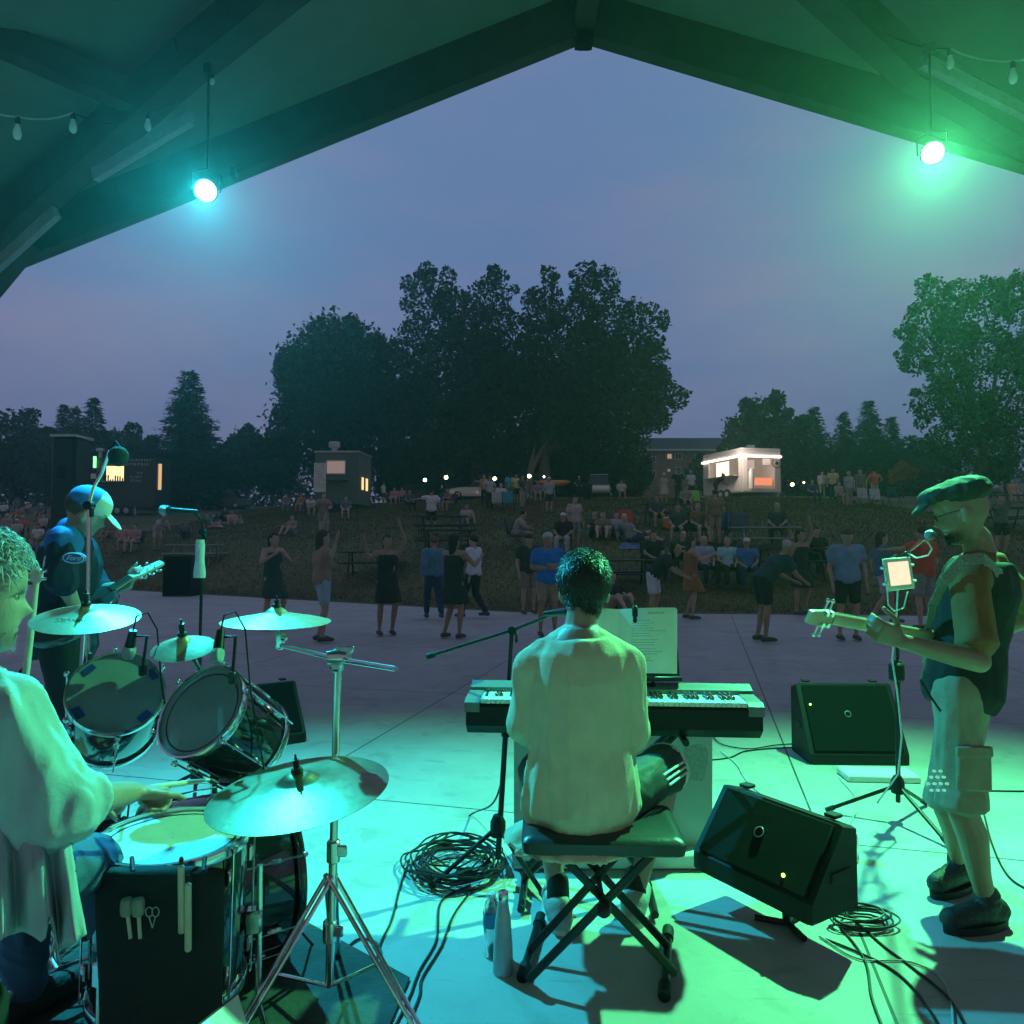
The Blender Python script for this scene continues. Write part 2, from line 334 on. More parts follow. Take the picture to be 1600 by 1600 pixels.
# ================================================================ pavilion roof over the stage
def beam(mb, a, b, wd, ht, top=True):     # rectangular timber, its lower edge on the line a-b
    a, b = V(a), V(b); d = (b - a).normalized(); s, u = basis(d); h = wd / 2
    q = [a - s * h, a + s * h, a + s * h + u * ht, a - s * h + u * ht]; r = [b - s * h, b + s * h, b + s * h + u * ht, b - s * h + u * ht]
    mb.add(q + r, [(0, 1, 2, 3), (7, 6, 5, 4), (0, 4, 5, 1), (1, 5, 6, 2), (2, 6, 7, 3), (3, 7, 4, 0)])
def pavilion():
    pv = thing('pavilion', (0.7, 2.5, 0), 'dark timber gable pavilion roof open to the lawn over the band', 'pavilion')
    A = P(912, 60, 7.0)
    Lp = P(372, 277, 7.12); d = (Lp - A); Le = A + d * (6.6 / abs(d.x)); Rp = P(1400, 205, 6.85); d2 = Rp - A; Re = A + d2 * (6.6 / d2.x)
    mb = MB(); beam(mb, A, Le, .16, .42); build('front_rafter', mb, M['wood'], pv, smooth=False)
    mb = MB(); beam(mb, A + V((0, .002, 0)), Re, .16, .42); build('front_rafter', mb, M['wood'], pv, smooth=False)
    # decking: two slopes, boards run along the ridge
    up = V((0, 0, .45))
    for (E, sgn) in ((Le, -1), (Re, 1)):
        mb = MB(); a = A + up; e = E + up; n = 34; dirv = (e - a) / n
        for i in range(n):
            g = dirv * .0015; p = a + dirv * i + g; q = a + dirv * (i + 1) - g
            for (p0, q0, y0, y1) in ((p, q, .35, -9.6),):
                vs = [V((p0.x, p0.y + y0, p0.z)), V((q0.x, q0.y + y0, q0.z)), V((q0.x, q0.y + y1, q0.z)), V((p0.x, p0.y + y1, p0.z))]
                th = V((0, 0, .05)); mb.add(vs + [v + th for v in vs], [(0, 1, 2, 3), (7, 6, 5, 4), (0, 4, 5, 1), (1, 5, 6, 2), (2, 6, 7, 3), (3, 7, 4, 0)])
        vs = [V((a.x, a.y + .4, a.z + .06)), V((e.x, e.y + .4, e.z + .06)), V((e.x, e.y - 9.7, e.z + .06)), V((a.x, a.y - 9.7, a.z + .06))]
        th = V((0, 0, .08)); mb.add(vs + [v + th for v in vs], [(0, 1, 2, 3), (7, 6, 5, 4), (0, 4, 5, 1), (1, 5, 6, 2), (2, 6, 7, 3), (3, 7, 4, 0)])
        build('roof_deck', mb, M['deck'], pv, smooth=False)
    mb = MB(); beam(mb, A + V((0, .1, .06)), A + V((0, -9.4, .06)), .20, .34); build('ridge_beam', mb, M['wood'], pv, smooth=False)
    # valley beams and inner rafters
    for (a, b, wd, ht) in ((P(-40, 420, 7.0), P(300, 122, 5.55), .2, .32), (P(300, 122, 5.55), P(640, -150, 4.5), .2, .32),
                           (P(-260, -30, 4.6), P(205, 172, 5.75), .16, .2), (P(1420, 130, 5.9), P(1760, 330, 7.0), .2, .3), (P(1100, -160, 4.6), P(1420, 130, 5.9), .2, .3)):
        mb = MB(); beam(mb, a, b, wd, ht); build('inner_rafter', mb, M['wood'], pv, smooth=False)
    for (a, b) in ((P(-8, 428, 5.6), P(92, 338, 5.4)), (P(150, 283, 5.3), P(300, 194, 5.0)), (P(1440, 104, 5.0), P(1640, 205, 5.3))):
        mb = MB(); beam(mb, a, b, .05, .09); build('steel_brace', mb, M['steel'], pv, smooth=False)
    mb = MB(); mb.box(A + V((0, -.02, -.03)), (.17, .16, .10)); mb.box(A + V((0, -.02, -.07)), (.11, .13, .05)); build('ridge_plate', mb, M['black_metal'], pv, smooth=False)
    mb = MB(); mb.box(P(366, 271, 7.05), (.05, .10, .09)); build('splice_plate', mb, M['black_metal'], pv, smooth=False)
    # knee braces and posts
    kb = P(50, 385, 7.0)
    mb = MB(); beam(mb, kb, P(-120, 590, 7.15), .2, .3); build('knee_brace', mb, M['wood'], pv, smooth=False)
    for x, y in ((P(-150, 600, 7.15).x, 7.15), (Re.x - .4, 6.9), (-6.2, -2), (7.4, -2)):
        zt = A.z + .2 - .35 * abs(x - A.x); mb = MB(); mb.box((x, y, zt / 2), (.28, .28, zt), bev=.015); mb.box((x, y, .12), (.4, .4, .24), bev=.01); build('post', mb, M['wood'], pv, smooth=False)
    mb = MB(); beam(mb, V((Le.x + .5, 7.2, Le.z + .05)), V((Le.x + .5, -2.4, Le.z + .05)), .2, .35); beam(mb, V((Re.x - .5, 6.9, Re.z + .05)), V((Re.x - .5, -2.4, Re.z + .05)), .2, .35)
    build('eaves_beam', mb, M['wood'], pv, smooth=False)
pavilion()

# stage lamps: housings, yokes, lit lenses
def par_can(name, pos, target, color, label, hang):
    d = (V(target) - pos).normalized(); t = thing(name, pos, label, 'stage light')
    mb = MB(); mb.lathe([(.02, -.18), (.05, -.175), (.066, -.14), (.072, 0), (.078, .01), (.078, .045), (.068, .045), (.062, .012), (.06, .0)], pos, d, 28); build('housing', mb, M['black_metal'], t)
    mb = MB(); mb.lathe([(.0, .036), (.035, .035), (.060, .022)], pos, d, 28)
    build('lens', mb, mat('lit_lens', (.8, .8, .8), .3, emit=color, estr=34), t)
    s, u = basis(d); mb = MB(); c = pos - d * .08
    mb.tube([c + s * .085, c + s * .09 + V((0, 0, .12)), c + V((0, 0, .15)), c - s * .09 + V((0, 0, .12)), c - s * .085], .006, 8); mb.cyl(c + V((0, 0, .15)), c + V((0, 0, hang)), .008)
    mb.box(c + V((0, 0, hang - .02)), (.05, .06, .07)); build('yoke', mb, M['black_metal'], t)
par_can('stage_light', BLUE_POS, (-.25, 0, 1.48), (.62, .97, 1.0), 'lit round lamp glowing pale blue under the left roof slope', .85)
par_can('stage_light', GREEN_POS, (.25, 0, 1.48), (.75, 1.0, .85), 'lit round lamp glowing green under the right roof slope', .75)

# strings of clear bulbs
glass = mat('bulb_glass', (.85, .9, .9), .15, var=.02, alpha=.75, spec=.8)
def bulbs(label, pts, wire):
    t = thing('string_lights', pts[0], label, 'string lights')
    for p in pts:
        mb = MB(); mb.lathe([(.004, .10), (.014, .095), (.016, .06), (.012, .05)], p, n=12); build('socket', mb, M['black_rubber'], t)
        mb = MB(); mb.lathe([(.011, .055), (.016, .035), (.025, .0), (.025, -.02), (.017, -.04), (.004, -.047)], p, n=14, cap=True); build('bulb', mb, glass, t)
    for a, b, sag in wire:
        mb = MB(); mb.tube([a.lerp(b, k / 10) + V((0, 0, -sag * 4 * (k / 10) * (1 - k / 10))) for k in range(11)], .006, 6); build('wire', mb, M['white_cable'] if sag < .05 else M['black_cable'], t)
b1 = [P(27, 207, 4.4), P(114, 198, 4.9), P(231, 196, 5.6), P(331, 124, 5.9), P(437, 20, 5.6)]
h = V((0, 0, .10)); bulbs('string of clear glass bulbs under the left roof slope', b1, [(P(-60, 150, 4.0), b1[0] + h, .03), (b1[0] + h, b1[1] + h, .03), (b1[1] + h, b1[2] + h, .08), (b1[2] + h, b1[3] + h, .08), (b1[3] + h, b1[4] + h, .08)])
b2 = [P(1340, 40, 5.6), P(1485, 98, 4.9), P(1583, 120, 4.4)]
bulbs('string of clear glass bulbs under the right roof slope', b2, [(b2[0] + h, b2[1] + h, .08), (b2[1] + h, b2[2] + h, .03), (b2[2] + h, P(1680, 60, 4.1), .03)])

# ================================================================ trees
LEAF = {'dark': mat('foliage_dark', (.022, .042, .018), .9, var=.5, scale=.5, spec=.15), 'mid': mat('foliage_mid', (.03, .055, .020), .9, var=.5, scale=.5, spec=.15),
        'spruce': mat('foliage_spruce', (.02, .038, .024), .9, var=.4, scale=.6, spec=.15), 'orange': mat('foliage_orange', (.22, .13, .04), .8, var=.4, scale=1)}
def leaf_mesh(name, clumps, n, size, seed, material, up_bias=0.0, inner=.35):
    r = np.random.default_rng(seed); w = np.array([c[1] ** 2 for c in clumps]); pick = r.choice(len(clumps), n, p=w / w.sum())
    C = np.array([c[0] for c in clumps])[pick]; S = np.array([c[1] for c in clumps])[pick][:, None]; Sz = np.array([c[2] if len(c) > 2 else c[1] for c in clumps])[pick]
    d = r.normal(size=(n, 3)); d /= np.linalg.norm(d, axis=1)[:, None]; rad = (inner + (1 - inner) * r.random((n, 1)) ** .45) * (1 + .09 * r.normal(size=(n, 1)))
    q = d * rad * S; q[:, 2] *= Sz / S[:, 0]; c = C + q
    a = r.normal(size=(n, 3)); a /= np.linalg.norm(a, axis=1)[:, None]; b = np.cross(a, r.normal(size=(n, 3))); b /= np.linalg.norm(b, axis=1)[:, None]
    s = size * (.6 + .8 * r.random((n, 1))); a *= s * .5; b *= s * .34
    vs = np.stack([c - a, c - b * .8 + a * .1, c + a, c + b + a * .1], 1).reshape(-1, 3)
    me = bpy.data.meshes.new(name); me.vertices.add(n * 4); me.vertices.foreach_set('co', vs.ravel()); me.loops.add(n * 4); me.loops.foreach_set('vertex_index', np.arange(n * 4))
    me.polygons.add(n); me.polygons.foreach_set('loop_start', np.arange(0, n * 4, 4)); me.polygons.foreach_set('loop_total', np.full(n, 4)); me.update(calc_edges=True); me.validate()
    me.materials.append(material); return me
def broadleaf(name, base, H, clumps, n, size, seed, leaf, label, trunk_r=.35, bark='bark', group='trees beyond the lawn', fork=.25):
    t = thing(name, base, label, 'tree', group); r = random.Random(seed)
    me = leaf_mesh('crown', clumps, n, size, seed, LEAF[leaf]); place('crown', me, [], t)
    mb = MB(); z0 = H * fork; mb.tube([V((0, 0, -.3)), V((.05, 0, z0 * .5)), V((0, .05, z0))], [trunk_r * 1.25, trunk_r, trunk_r * .85], 10)
    for c in r.sample(clumps, min(len(clumps), 14)):
        e = V(c[0]); k = V((0, 0, z0)).lerp(e, .5) + V((0, 0, .08 * H * r.random())); mb.tube([V((0, 0, z0 * .85)), k, e], [trunk_r * .5, trunk_r * .28, .03], 7)
    me2 = mb.mesh('trunk'); place('trunk', me2, M[bark], t); return t
def crown_clumps(W, z0, z1, seed, k=30, cr=1.5, shape=1.0, cx=0, top=None):
    r = random.Random(seed); out = []
    for i in range(k):
        t = r.random(); z = z0 + (z1 - z0) * t; prof_ = math.sin(math.pi * min(1, (t * .8 + .2)) ** shape) ** .6; a = r.random() * 2 * math.pi; q = math.sqrt(r.random()) * W * prof_
        out.append(((cx + q * math.cos(a), q * math.sin(a) * .8, z), cr * (.6 + .7 * r.random())))
    return out
def px_clumps(base, pts):                # crown masses read off the outline: (px, py, radius px, depth offset)
    out = []
    for (px, py, rp, dy) in pts:
        y = base.y + dy; p = P(px, py, y) - base; out.append((tuple(p), rp * y / F))
    return out
def spruce(base, H, W, seed, label, group='trees beyond the lawn'):
    t = thing('spruce_tree', base, label, 'tree', group); r = np.random.default_rng(seed); vs = []; nl = int(H * 3.2)
    for i in range(nl):
        z = H * (.06 + .93 * i / nl); rad = W * (1 - (z / H)) ** .85 + .12; nb = max(7, int(10 + rad * 6))
        for k in range(nb):
            a = r.random() * 6.283; L_ = rad * (.72 + .4 * r.random()); m = max(2, int(L_ / .28)); dz = -.22 * L_
            for j in range(m):
                f = (j + .5 + .5 * r.random()) / m; c = np.array([math.cos(a) * L_ * f, math.sin(a) * L_ * f, z + dz * f + .12 * L_ * f * f + r.normal() * .05])
                for _ in range(3):
                    d = np.array([math.cos(a + r.normal() * .7), math.sin(a + r.normal() * .7), -.25 + r.normal() * .25]); s = .26 + .26 * r.random(); o = np.cross(d, [0, 0, 1]); o /= np.linalg.norm(o) + 1e-6
                    p = c + r.normal(size=3) * .06; vs += [p - o * .09, p + d * s * .5 - o * .13 - [0, 0, .05], p + d * s, p + d * s * .5 + o * .13]
    n = len(vs) // 4; me = bpy.data.meshes.new('crown'); me.from_pydata([tuple(v) for v in vs], [], [(4 * i, 4 * i + 1, 4 * i + 2, 4 * i + 3) for i in range(n)]); me.materials.append(LEAF['spruce'])
    place('crown', me, [], t); mb = MB(); mb.tube([V((0, 0, -.3)), V((0, 0, H * .97))], [.22, .03], 8); place('trunk', mb.mesh('trunk'), M['bark'], t); return t

def base_at(px, d): x = (px - 800) / F * d; return V((x, d, terr(x, d)))
def jit(pts, k, sp, seed):                # scatter small clumps round each mass for a ragged outline
    r = random.Random(seed); out = list(pts)
    for (px, py, rp, dy) in pts:
        for _ in range(k):
            a = r.random() * 6.283; q = rp * (.75 + .45 * r.random()); out.append((px + q * math.cos(a), py + q * math.sin(a), rp * sp * (.6 + .8 * r.random()), dy + r.uniform(-2, 2)))
    return out
B = base_at(540, 66)
broadleaf('broadleaf_tree', B, 16, px_clumps(B, jit([(520, 545, 55, 0), (470, 600, 42, -1), (560, 560, 52, 2), (520, 625, 60, 0), (455, 660, 32, 0), (590, 620, 50, 1), (500, 690, 48, 0), (570, 690, 52, 0), (610, 560, 30, 0), (450, 560, 22, 1), (525, 590, 92, 0), (500, 660, 80, 0), (560, 660, 80, 0)], 4, .2, 3)), 36000, .40, 21, 'dark', 'large round dark tree rising behind the green food trailer', .5)
B = base_at(745, 60)
broadleaf('broadleaf_tree', B, 20, px_clumps(B, jit([(665, 470, 36, 0), (705, 480, 34, 1), (650, 535, 36, 0), (765, 470, 36, 1), (740, 520, 44, -1), (690, 560, 48, 0), (790, 520, 36, 0), (755, 590, 55, 0), (680, 640, 52, 0), (745, 670, 60, 0), (800, 610, 40, 1), (665, 425, 16, 0), (775, 432, 16, 0), (700, 432, 14, 0), (815, 560, 30, 1), (820, 660, 46, 1), (700, 720, 50, 2), (790, 725, 46, 2), (640, 620, 40, 1), (720, 600, 95, 1), (700, 680, 80, 1)], 6, .3, 5)), 46000, .34, 22, 'mid', 'tall ragged tree left of the middle of the great clump', .5)
B = base_at(850, 58)
broadleaf('broadleaf_tree', B, 20, px_clumps(B, jit([(858, 430, 15, 0), (855, 465, 22, 0), (915, 430, 22, 0), (945, 440, 24, 0), (905, 490, 32, 0), (950, 500, 40, 0), (990, 500, 30, 1), (850, 530, 34, 0), (910, 560, 48, 0), (975, 570, 46, 0), (1020, 560, 26, 0), (1030, 610, 30, 0), (1060, 625, 16, 0), (960, 640, 52, 0), (880, 640, 52, 0), (1015, 650, 28, 0), (840, 600, 30, 0), (930, 690, 42, 1), (1035, 500, 13, 0), (840, 490, 26, 0), (825, 555, 30, 0), (890, 720, 46, 3), (970, 715, 46, 3), (840, 700, 40, 3), (900, 600, 95, 1), (830, 640, 80, 1), (960, 620, 80, 0)], 6, .3, 8)), 50000, .34, 23, 'mid', 'tall wide tree with pale forked limbs right of the middle of the great clump', .45, 'bark', fork=.2)
bt = [o for o in col.objects if o.get('label', '').startswith('tall wide tree')][0]; r0_ = P(826, 772, 57.5)
for q, rr_ in ((P(866, 676, 57.5), .09), (P(838, 688, 57), .06), (P(852, 694, 58), .05)): mb = MB(); mb.tube([r0_, P(829, 735, 57.5), P(829, 735, 57.5).lerp(q, .5) + V((0, 0, .25)), q], [.34, .26, rr_ * 1.6, rr_ * .4], 9); build('limb', mb, M['bark_pale'], bt)
B = base_at(1195, 72)
broadleaf('broadleaf_tree', B, 9, px_clumps(B, jit([(1195, 655, 34, 0), (1160, 672, 28, 0), (1228, 680, 30, 0), (1195, 700, 40, 0), (1150, 705, 22, 0)], 4, .35, 2)), 9000, .45, 24, 'dark', 'round dark tree behind the lit food trailer', .3)
B = base_at(1540, 50)
broadleaf('broadleaf_tree', B, 16, px_clumps(B, jit([(1455, 455, 22, 0), (1450, 500, 34, 0), (1500, 460, 26, 0), (1490, 520, 34, 0), (1545, 470, 34, 0), (1590, 470, 38, 0), (1430, 560, 26, 0), (1475, 575, 30, 0), (1540, 550, 44, 0), (1600, 560, 44, 0), (1450, 630, 28, 0), (1510, 630, 42, 0), (1580, 640, 48, 0), (1480, 690, 34, 0), (1550, 700, 44, 0), (1415, 520, 14, 0), (1640, 560, 50, 0)], 6, .3, 9)), 26000, .27, 25, 'mid', 'tall airy tree at the right edge behind the guitarist', .35)
B = base_at(1412, 47)
broadleaf('small_tree', B, 3, px_clumps(B, jit([(1410, 735, 12, 0), (1398, 742, 9, 0), (1424, 740, 9, 0)], 3, .5, 4)), 1500, .2, 26, 'orange', 'small orange leaved sapling with a white trunk guard', .05, group='saplings')
for k, (px, py, rp, dd, lf, lb) in enumerate([(20, 690, 46, 70, 'dark', 'round tree at the far left edge of the tree line'), (75, 705, 36, 74, 'dark', 'dark tree between the left edge and the twin pointed spruces'), (190, 705, 34, 78, 'dark', 'low round tree between the left spruce and the tall spruce'),
        (225, 712, 26, 80, 'dark', 'low dark tree touching the left side of the tall spruce'), (385, 705, 34, 74, 'mid', 'paler rounded tree between the tall spruce and the round tree'), (425, 715, 34, 76, 'mid', 'low bushy tree in front of the round tree at left'),
        (350, 725, 24, 80, 'dark', 'low dark bush just right of the tall spruce'), (1440, 720, 40, 80, 'dark', 'dark bushy tree left of the airy tree at right'), (1250, 725, 32, 76, 'dark', 'bushy tree right of the lit food trailer'),
        (1100, 735, 20, 84, 'dark', 'small tree behind the brick building roof'), (640, 730, 40, 70, 'dark', 'dense bushy growth under the great clump left of its trunks'), (900, 735, 40, 70, 'dark', 'dense bushy growth under the great clump left of the white van'), (760, 735, 40, 72, 'dark', 'dense bushy growth under the middle of the great clump'), (980, 735, 30, 66, 'dark', 'leafy bush at the left end of the brick building')]):
    B = base_at(px, dd); broadleaf('bushy_tree', B, 5, px_clumps(B, jit([(px, py, rp, 0), (px - rp * .6, py + rp * .5, rp * .7, 0), (px + rp * .6, py + rp * .4, rp * .7, 0), (px, py + rp * .9, rp * .8, 0)], 4, .35, k)), 5200, .5, 40 + k, lf, lb, .2)
for k, (px, top, wd, dd, lb) in enumerate([(290, 574, 58, 62, 'tall pointed spruce standing alone left of the green food trailer'), (140, 618, 30, 72, 'middle sized spruce above the left food trailer'), (95, 628, 20, 78, 'left one of the twin narrow spruces at far left'), (112, 632, 20, 77, 'right one of the twin narrow spruces at far left'),
        (1275, 632, 30, 78, 'spruce nearest to the lit food trailer'), (1320, 640, 26, 80, 'smallest middle spruce of the right row'), (1360, 622, 34, 76, 'tallest spruce of the right row'), (1395, 648, 24, 80, 'rightmost spruce of the right row')]):
    B = base_at(px, dd); tp = P(px, top, dd); spruce(B, tp.z - B.z, wd * dd / F * 1.45, 70 + k, lb)

# far woods: one dark mass behind everything
cl = []
r_w = random.Random(77)
for px in range(-120, 1760, 16):
    if 985 < px < 1150: top = 728
    elif px < 620: top = 712 + r_w.uniform(-8, 8)
    elif px > 1150: top = 690 + r_w.uniform(-10, 8)
    else: top = 700
    dd = 112 + r_w.uniform(-4, 4)
    for py in range(int(top), 800, 20): p = P(px + r_w.uniform(-8, 8), py + 12, dd); cl.append((tuple(p), 1.9))
me = leaf_mesh('far_woods', cl, 42000, .75, 99, LEAF['dark'], inner=.1); place('far_woods', me, [], None, kind='stuff')

def grass():
    r = np.random.default_rng(5); n = 110000; x = r.uniform(-20, 18, n); s = r.random(n) ** 1.6 * 36 + .02; s *= r.uniform(.75, 1, n)
    vs = np.zeros((n, 3, 3)); e = np.array([edge(max(-22, min(16, a))) for a in x]); y = e + s; z = np.array([terr(a, b) for a, b in zip(x, y)]); h = r.uniform(.03, .10, n) * (1 + s * .02); a = r.random(n) * 6.28; w = .012 + s * .0012
    base = np.stack([x, y, z - .01], 1); vs[:, 0] = base + np.stack([np.cos(a) * w, np.sin(a) * w, 0 * a], 1); vs[:, 1] = base - np.stack([np.cos(a) * w, np.sin(a) * w, 0 * a], 1); vs[:, 2] = base + np.stack([r.normal(size=n) * .03, r.normal(size=n) * .03, h], 1)
    me = bpy.data.meshes.new('grass'); me.vertices.add(n * 3); me.vertices.foreach_set('co', vs.ravel()); me.loops.add(n * 3); me.loops.foreach_set('vertex_index', np.arange(n * 3)); me.polygons.add(n); me.polygons.foreach_set('loop_start', np.arange(0, n * 3, 3)); me.polygons.foreach_set('loop_total', np.full(n, 3)); me.update(calc_edges=True)
    place('grass', me, mat('grass_blades', (.11, .10, .032), .9, var=.55, scale=1.1), None, kind='stuff')
grass()

# ================================================================ far buildings, trailers, cars
def winbox(mb, c, w, h, d, Mx=None): mb.box(c, (w, d, h), Mx)
def building():
    x0, x1 = P(995, 775, 95).x, P(1150, 775, 95).x; z0 = terr((x0 + x1) / 2, 95) - .5; ze = P(1060, 703, 95).z; zr = P(1060, 686, 101).z; xc = (x0 + x1) / 2
    t = thing('brick_building', (xc, 98, z0), 'long brick building with a dark pitched roof behind the lit food trailer', 'building')
    br = mat('dusky_brick', (.30, .20, .16), .9, var=.25, scale=2); rf = mat('dark_shingles', (.045, .045, .05), .9, var=.3)
    mb = MB(); mb.box((xc, 100, (z0 + ze) / 2), (x1 - x0, 10, ze - z0)); build('wall', mb, br, t, smooth=False)
    mb = MB(); a = [V((x0 - .5, 94.4, ze)), V((x1 + .5, 94.4, ze)), V((x1 + .5, 100, zr)), V((x0 - .5, 100, zr)), V((x0 - .5, 105.6, ze)), V((x1 + .5, 105.6, ze))]
    mb.add(a, [(0, 1, 2, 3), (3, 2, 5, 4), (0, 3, 4), (1, 5, 2), (0, 4, 5, 1)]); build('roof', mb, rf, t, smooth=False)
    mb = MB(); mb.box((xc, 94.35, ze - .08), (x1 - x0 + 1, .12, .22)); build('gutter', mb, M['white'], t, smooth=False)
    lit = mat('lit_window', (.5, .45, .35), .5, emit=(1, .62, .35), estr=.55); dk = mat('dark_window', (.03, .035, .045), .15)
    for px, py, wp, hp, l in ((1046, 713, 7, 8, 1), (1060, 713, 10, 9, 0), (1060, 735, 8, 10, 0), (1045, 735, 4, 4, 1), (1020, 718, 9, 9, 0), (1020, 740, 9, 9, 0), (1090, 715, 9, 9, 0), (1090, 738, 9, 9, 0), (1004, 752, 7, 8, 1)):
        p = P(px, py, 94.95); mb = MB(); mb.box(p, (wp * .083, .06, hp * .083)); w = build('window', mb, lit if l else dk, t, smooth=False)
        mb = MB(); s = (wp * .083, hp * .083)
        for dx, dz, a, b in ((0, s[1] / 2, s[0] + .16, .09), (0, -s[1] / 2, s[0] + .16, .09), (s[0] / 2, 0, .09, s[1]), (-s[0] / 2, 0, .09, s[1]), (0, 0, .06, s[1])): mb.box(p + V((dx, -.05, dz)), (a, .05, b))
        build('frame', mb, M['white'], w, smooth=False)
building()

def wheels(t, spots, r, M_=None, wdt=.2):
    for c, ax in spots:
        mb = MB(); mb.lathe([(r * .55, -wdt / 2), (r * .92, -wdt / 2), (r, -wdt * .35), (r, wdt * .35), (r * .92, wdt / 2), (r * .55, wdt / 2)], c, ax, 20); w = build('wheel', mb, M['black_rubber'], t)
        mb = MB(); mb.lathe([(.01, wdt * .42), (r * .3, wdt * .45), (r * .56, wdt * .4), (r * .56, -wdt * .4), (.01, -wdt * .42)], c, ax, 16); build('rim', mb, M['steel'], w)
glyph = mat('pale_lettering', (.55, .57, .55), .6)
def scribble(mb, o, X, Z, w, h, rows, seed, th=.012, fill=.8):   # lines of marks too small in the photograph to be read
    r = random.Random(seed)
    for i in range(rows):
        z = h * (1 - (i + .5) / rows) - h / 2; x = -w / 2
        while x < w / 2 * (1 if r.random() < .9 else .6):
            l = h / rows * r.uniform(.25, .55)
            if r.random() < fill:
                for (dx, dz, ww, hh) in ((0, 0, l * .28, h / rows * .55), (l * .3, r.choice((-.2, .2, 0)) * h / rows, l * .5, h / rows * .14)):
                    c = o + X * (x + dx) + Z * (z + dz); mb.box(c, (ww, th, hh), Matrix((X, X.cross(Z) * -1, Z)).transposed())
            x += l * 1.35
def trailer_left():
    d = 52; b0 = P(150, 776, d); k = d / F; x0 = P(150, 776, d).x; x1 = P(243, 776, d).x; z0 = terr((x0 + x1) / 2, d)
    t = thing('food_trailer', ((x0 + x1) / 2, d + 1, z0), 'black food trailer with a glowing serving hatch and a green lit sign', 'food trailer')
    zb = z0 + .6; zt = P(200, 718, d).z; m = mat('black_trailer_paint', (.02, .025, .03), .4); mb = MB()
    hx0, hx1 = PX(157, d), PX(192, d); hz0, hz1 = P(170, 752, d).z, P(170, 727, d).z
    X = x1 - x0
    for (a, b, c, e) in ((x0, hx0, zb, zt), (hx1, x1, zb, zt), (hx0, hx1, zb, hz0), (hx0, hx1, hz1, zt)): mb.box(((a + b) / 2, d, (c + e) / 2), (b - a, .1, e - c))
    mb.box(((x0 + x1) / 2, d + 2.2, (zb + zt) / 2), (X, .1, zt - zb)); mb.box((x0, d + 1.1, (zb + zt) / 2), (.1, 2.1, zt - zb)); mb.box((x1, d + 1.1, (zb + zt) / 2), (.1, 2.1, zt - zb))
    mb.box(((x0 + x1) / 2, d + 1.1, zt + .06), (X + .15, 2.4, .1)); mb.box(((x0 + x1) / 2, d + 1.1, zb), (X - .22, 2.08, .1)); build('body', mb, m, t, smooth=False)
    warm = mat('lit_interior', (.8, .7, .45), .6, emit=(1, .72, .32), estr=1.8)
    mb = MB(); mb.box(((hx0 + hx1) / 2, d + .6, (hz0 + hz1) / 2), (hx1 - hx0, .05, hz1 - hz0)); build('lit_interior', mb, warm, t, smooth=False)
    mb = MB(); mb.box(((hx0 + hx1) / 2, d - .2, hz0 - .03), (hx1 - hx0 + .1, .45, .06)); build('counter', mb, M['steel'], t, smooth=False)
    mb = MB(); r = random.Random(2)
    for k2 in range(9): mb.cyl(V((hx0 + .12 + k2 * .17, d + .3, hz0)), V((hx0 + .12 + k2 * .17, d + .3, hz0 + r.uniform(.15, .5))), .05, n=8)
    build('jar', mb, M['black_plastic'], t)
    mb = MB(); mb.box(P(148, 722, d - .2), (.16, .1, .8)); build('lit_sign', mb, mat('green_sign', (.2, .8, .3), .5, emit=(.18, 1, .25), estr=3.2), t, smooth=False)
    mb = MB(); mb.box(P(146, 744, d - .2), (.35, .06, .35)); build('notice', mb, M['paper'], t, smooth=False)
    mb = MB(); scribble(mb, P(215, 722, d - .07), V((1, 0, 0)), V((0, 0, 1)), 1.75, .62, 2, 3, fill=1); build('lettering', mb, glyph, t, smooth=False)
    mb = MB(); scribble(mb, P(214, 745, d - .07), V((1, 0, 0)), V((0, 0, 1)), .9, .8, 3, 5, fill=.7); build('lettering', mb, glyph, t, smooth=False)
    mb = MB(); mb.box(P(247, 745, d + .3), (.45, .12, 1.85)); build('end_door', mb, mat('warm_trim', (.6, .45, .25), .6, emit=(1, .6, .25), estr=.8), t, smooth=False)
    mb = MB(); c = P(157, 708, d + 1); mb.lathe([(.12, -.4), (.12, .1), (.3, .12), (.3, .3), (.1, .36)], c, n=16); build('roof_vent', mb, M['steel'], t)
    wheels(t, [((PX(184, d), d - .08, z0 + .36), (0, -1, 0)), ((PX(198, d), d - .08, z0 + .36), (0, -1, 0))], .36)
    mb = MB(); mb.tube([V((x1 - 1.3, d - .3, zb)), V((x1 - .9, d - .9, z0))], .04, 6); build('prop_stand', mb, M['steel'], t)
trailer_left()
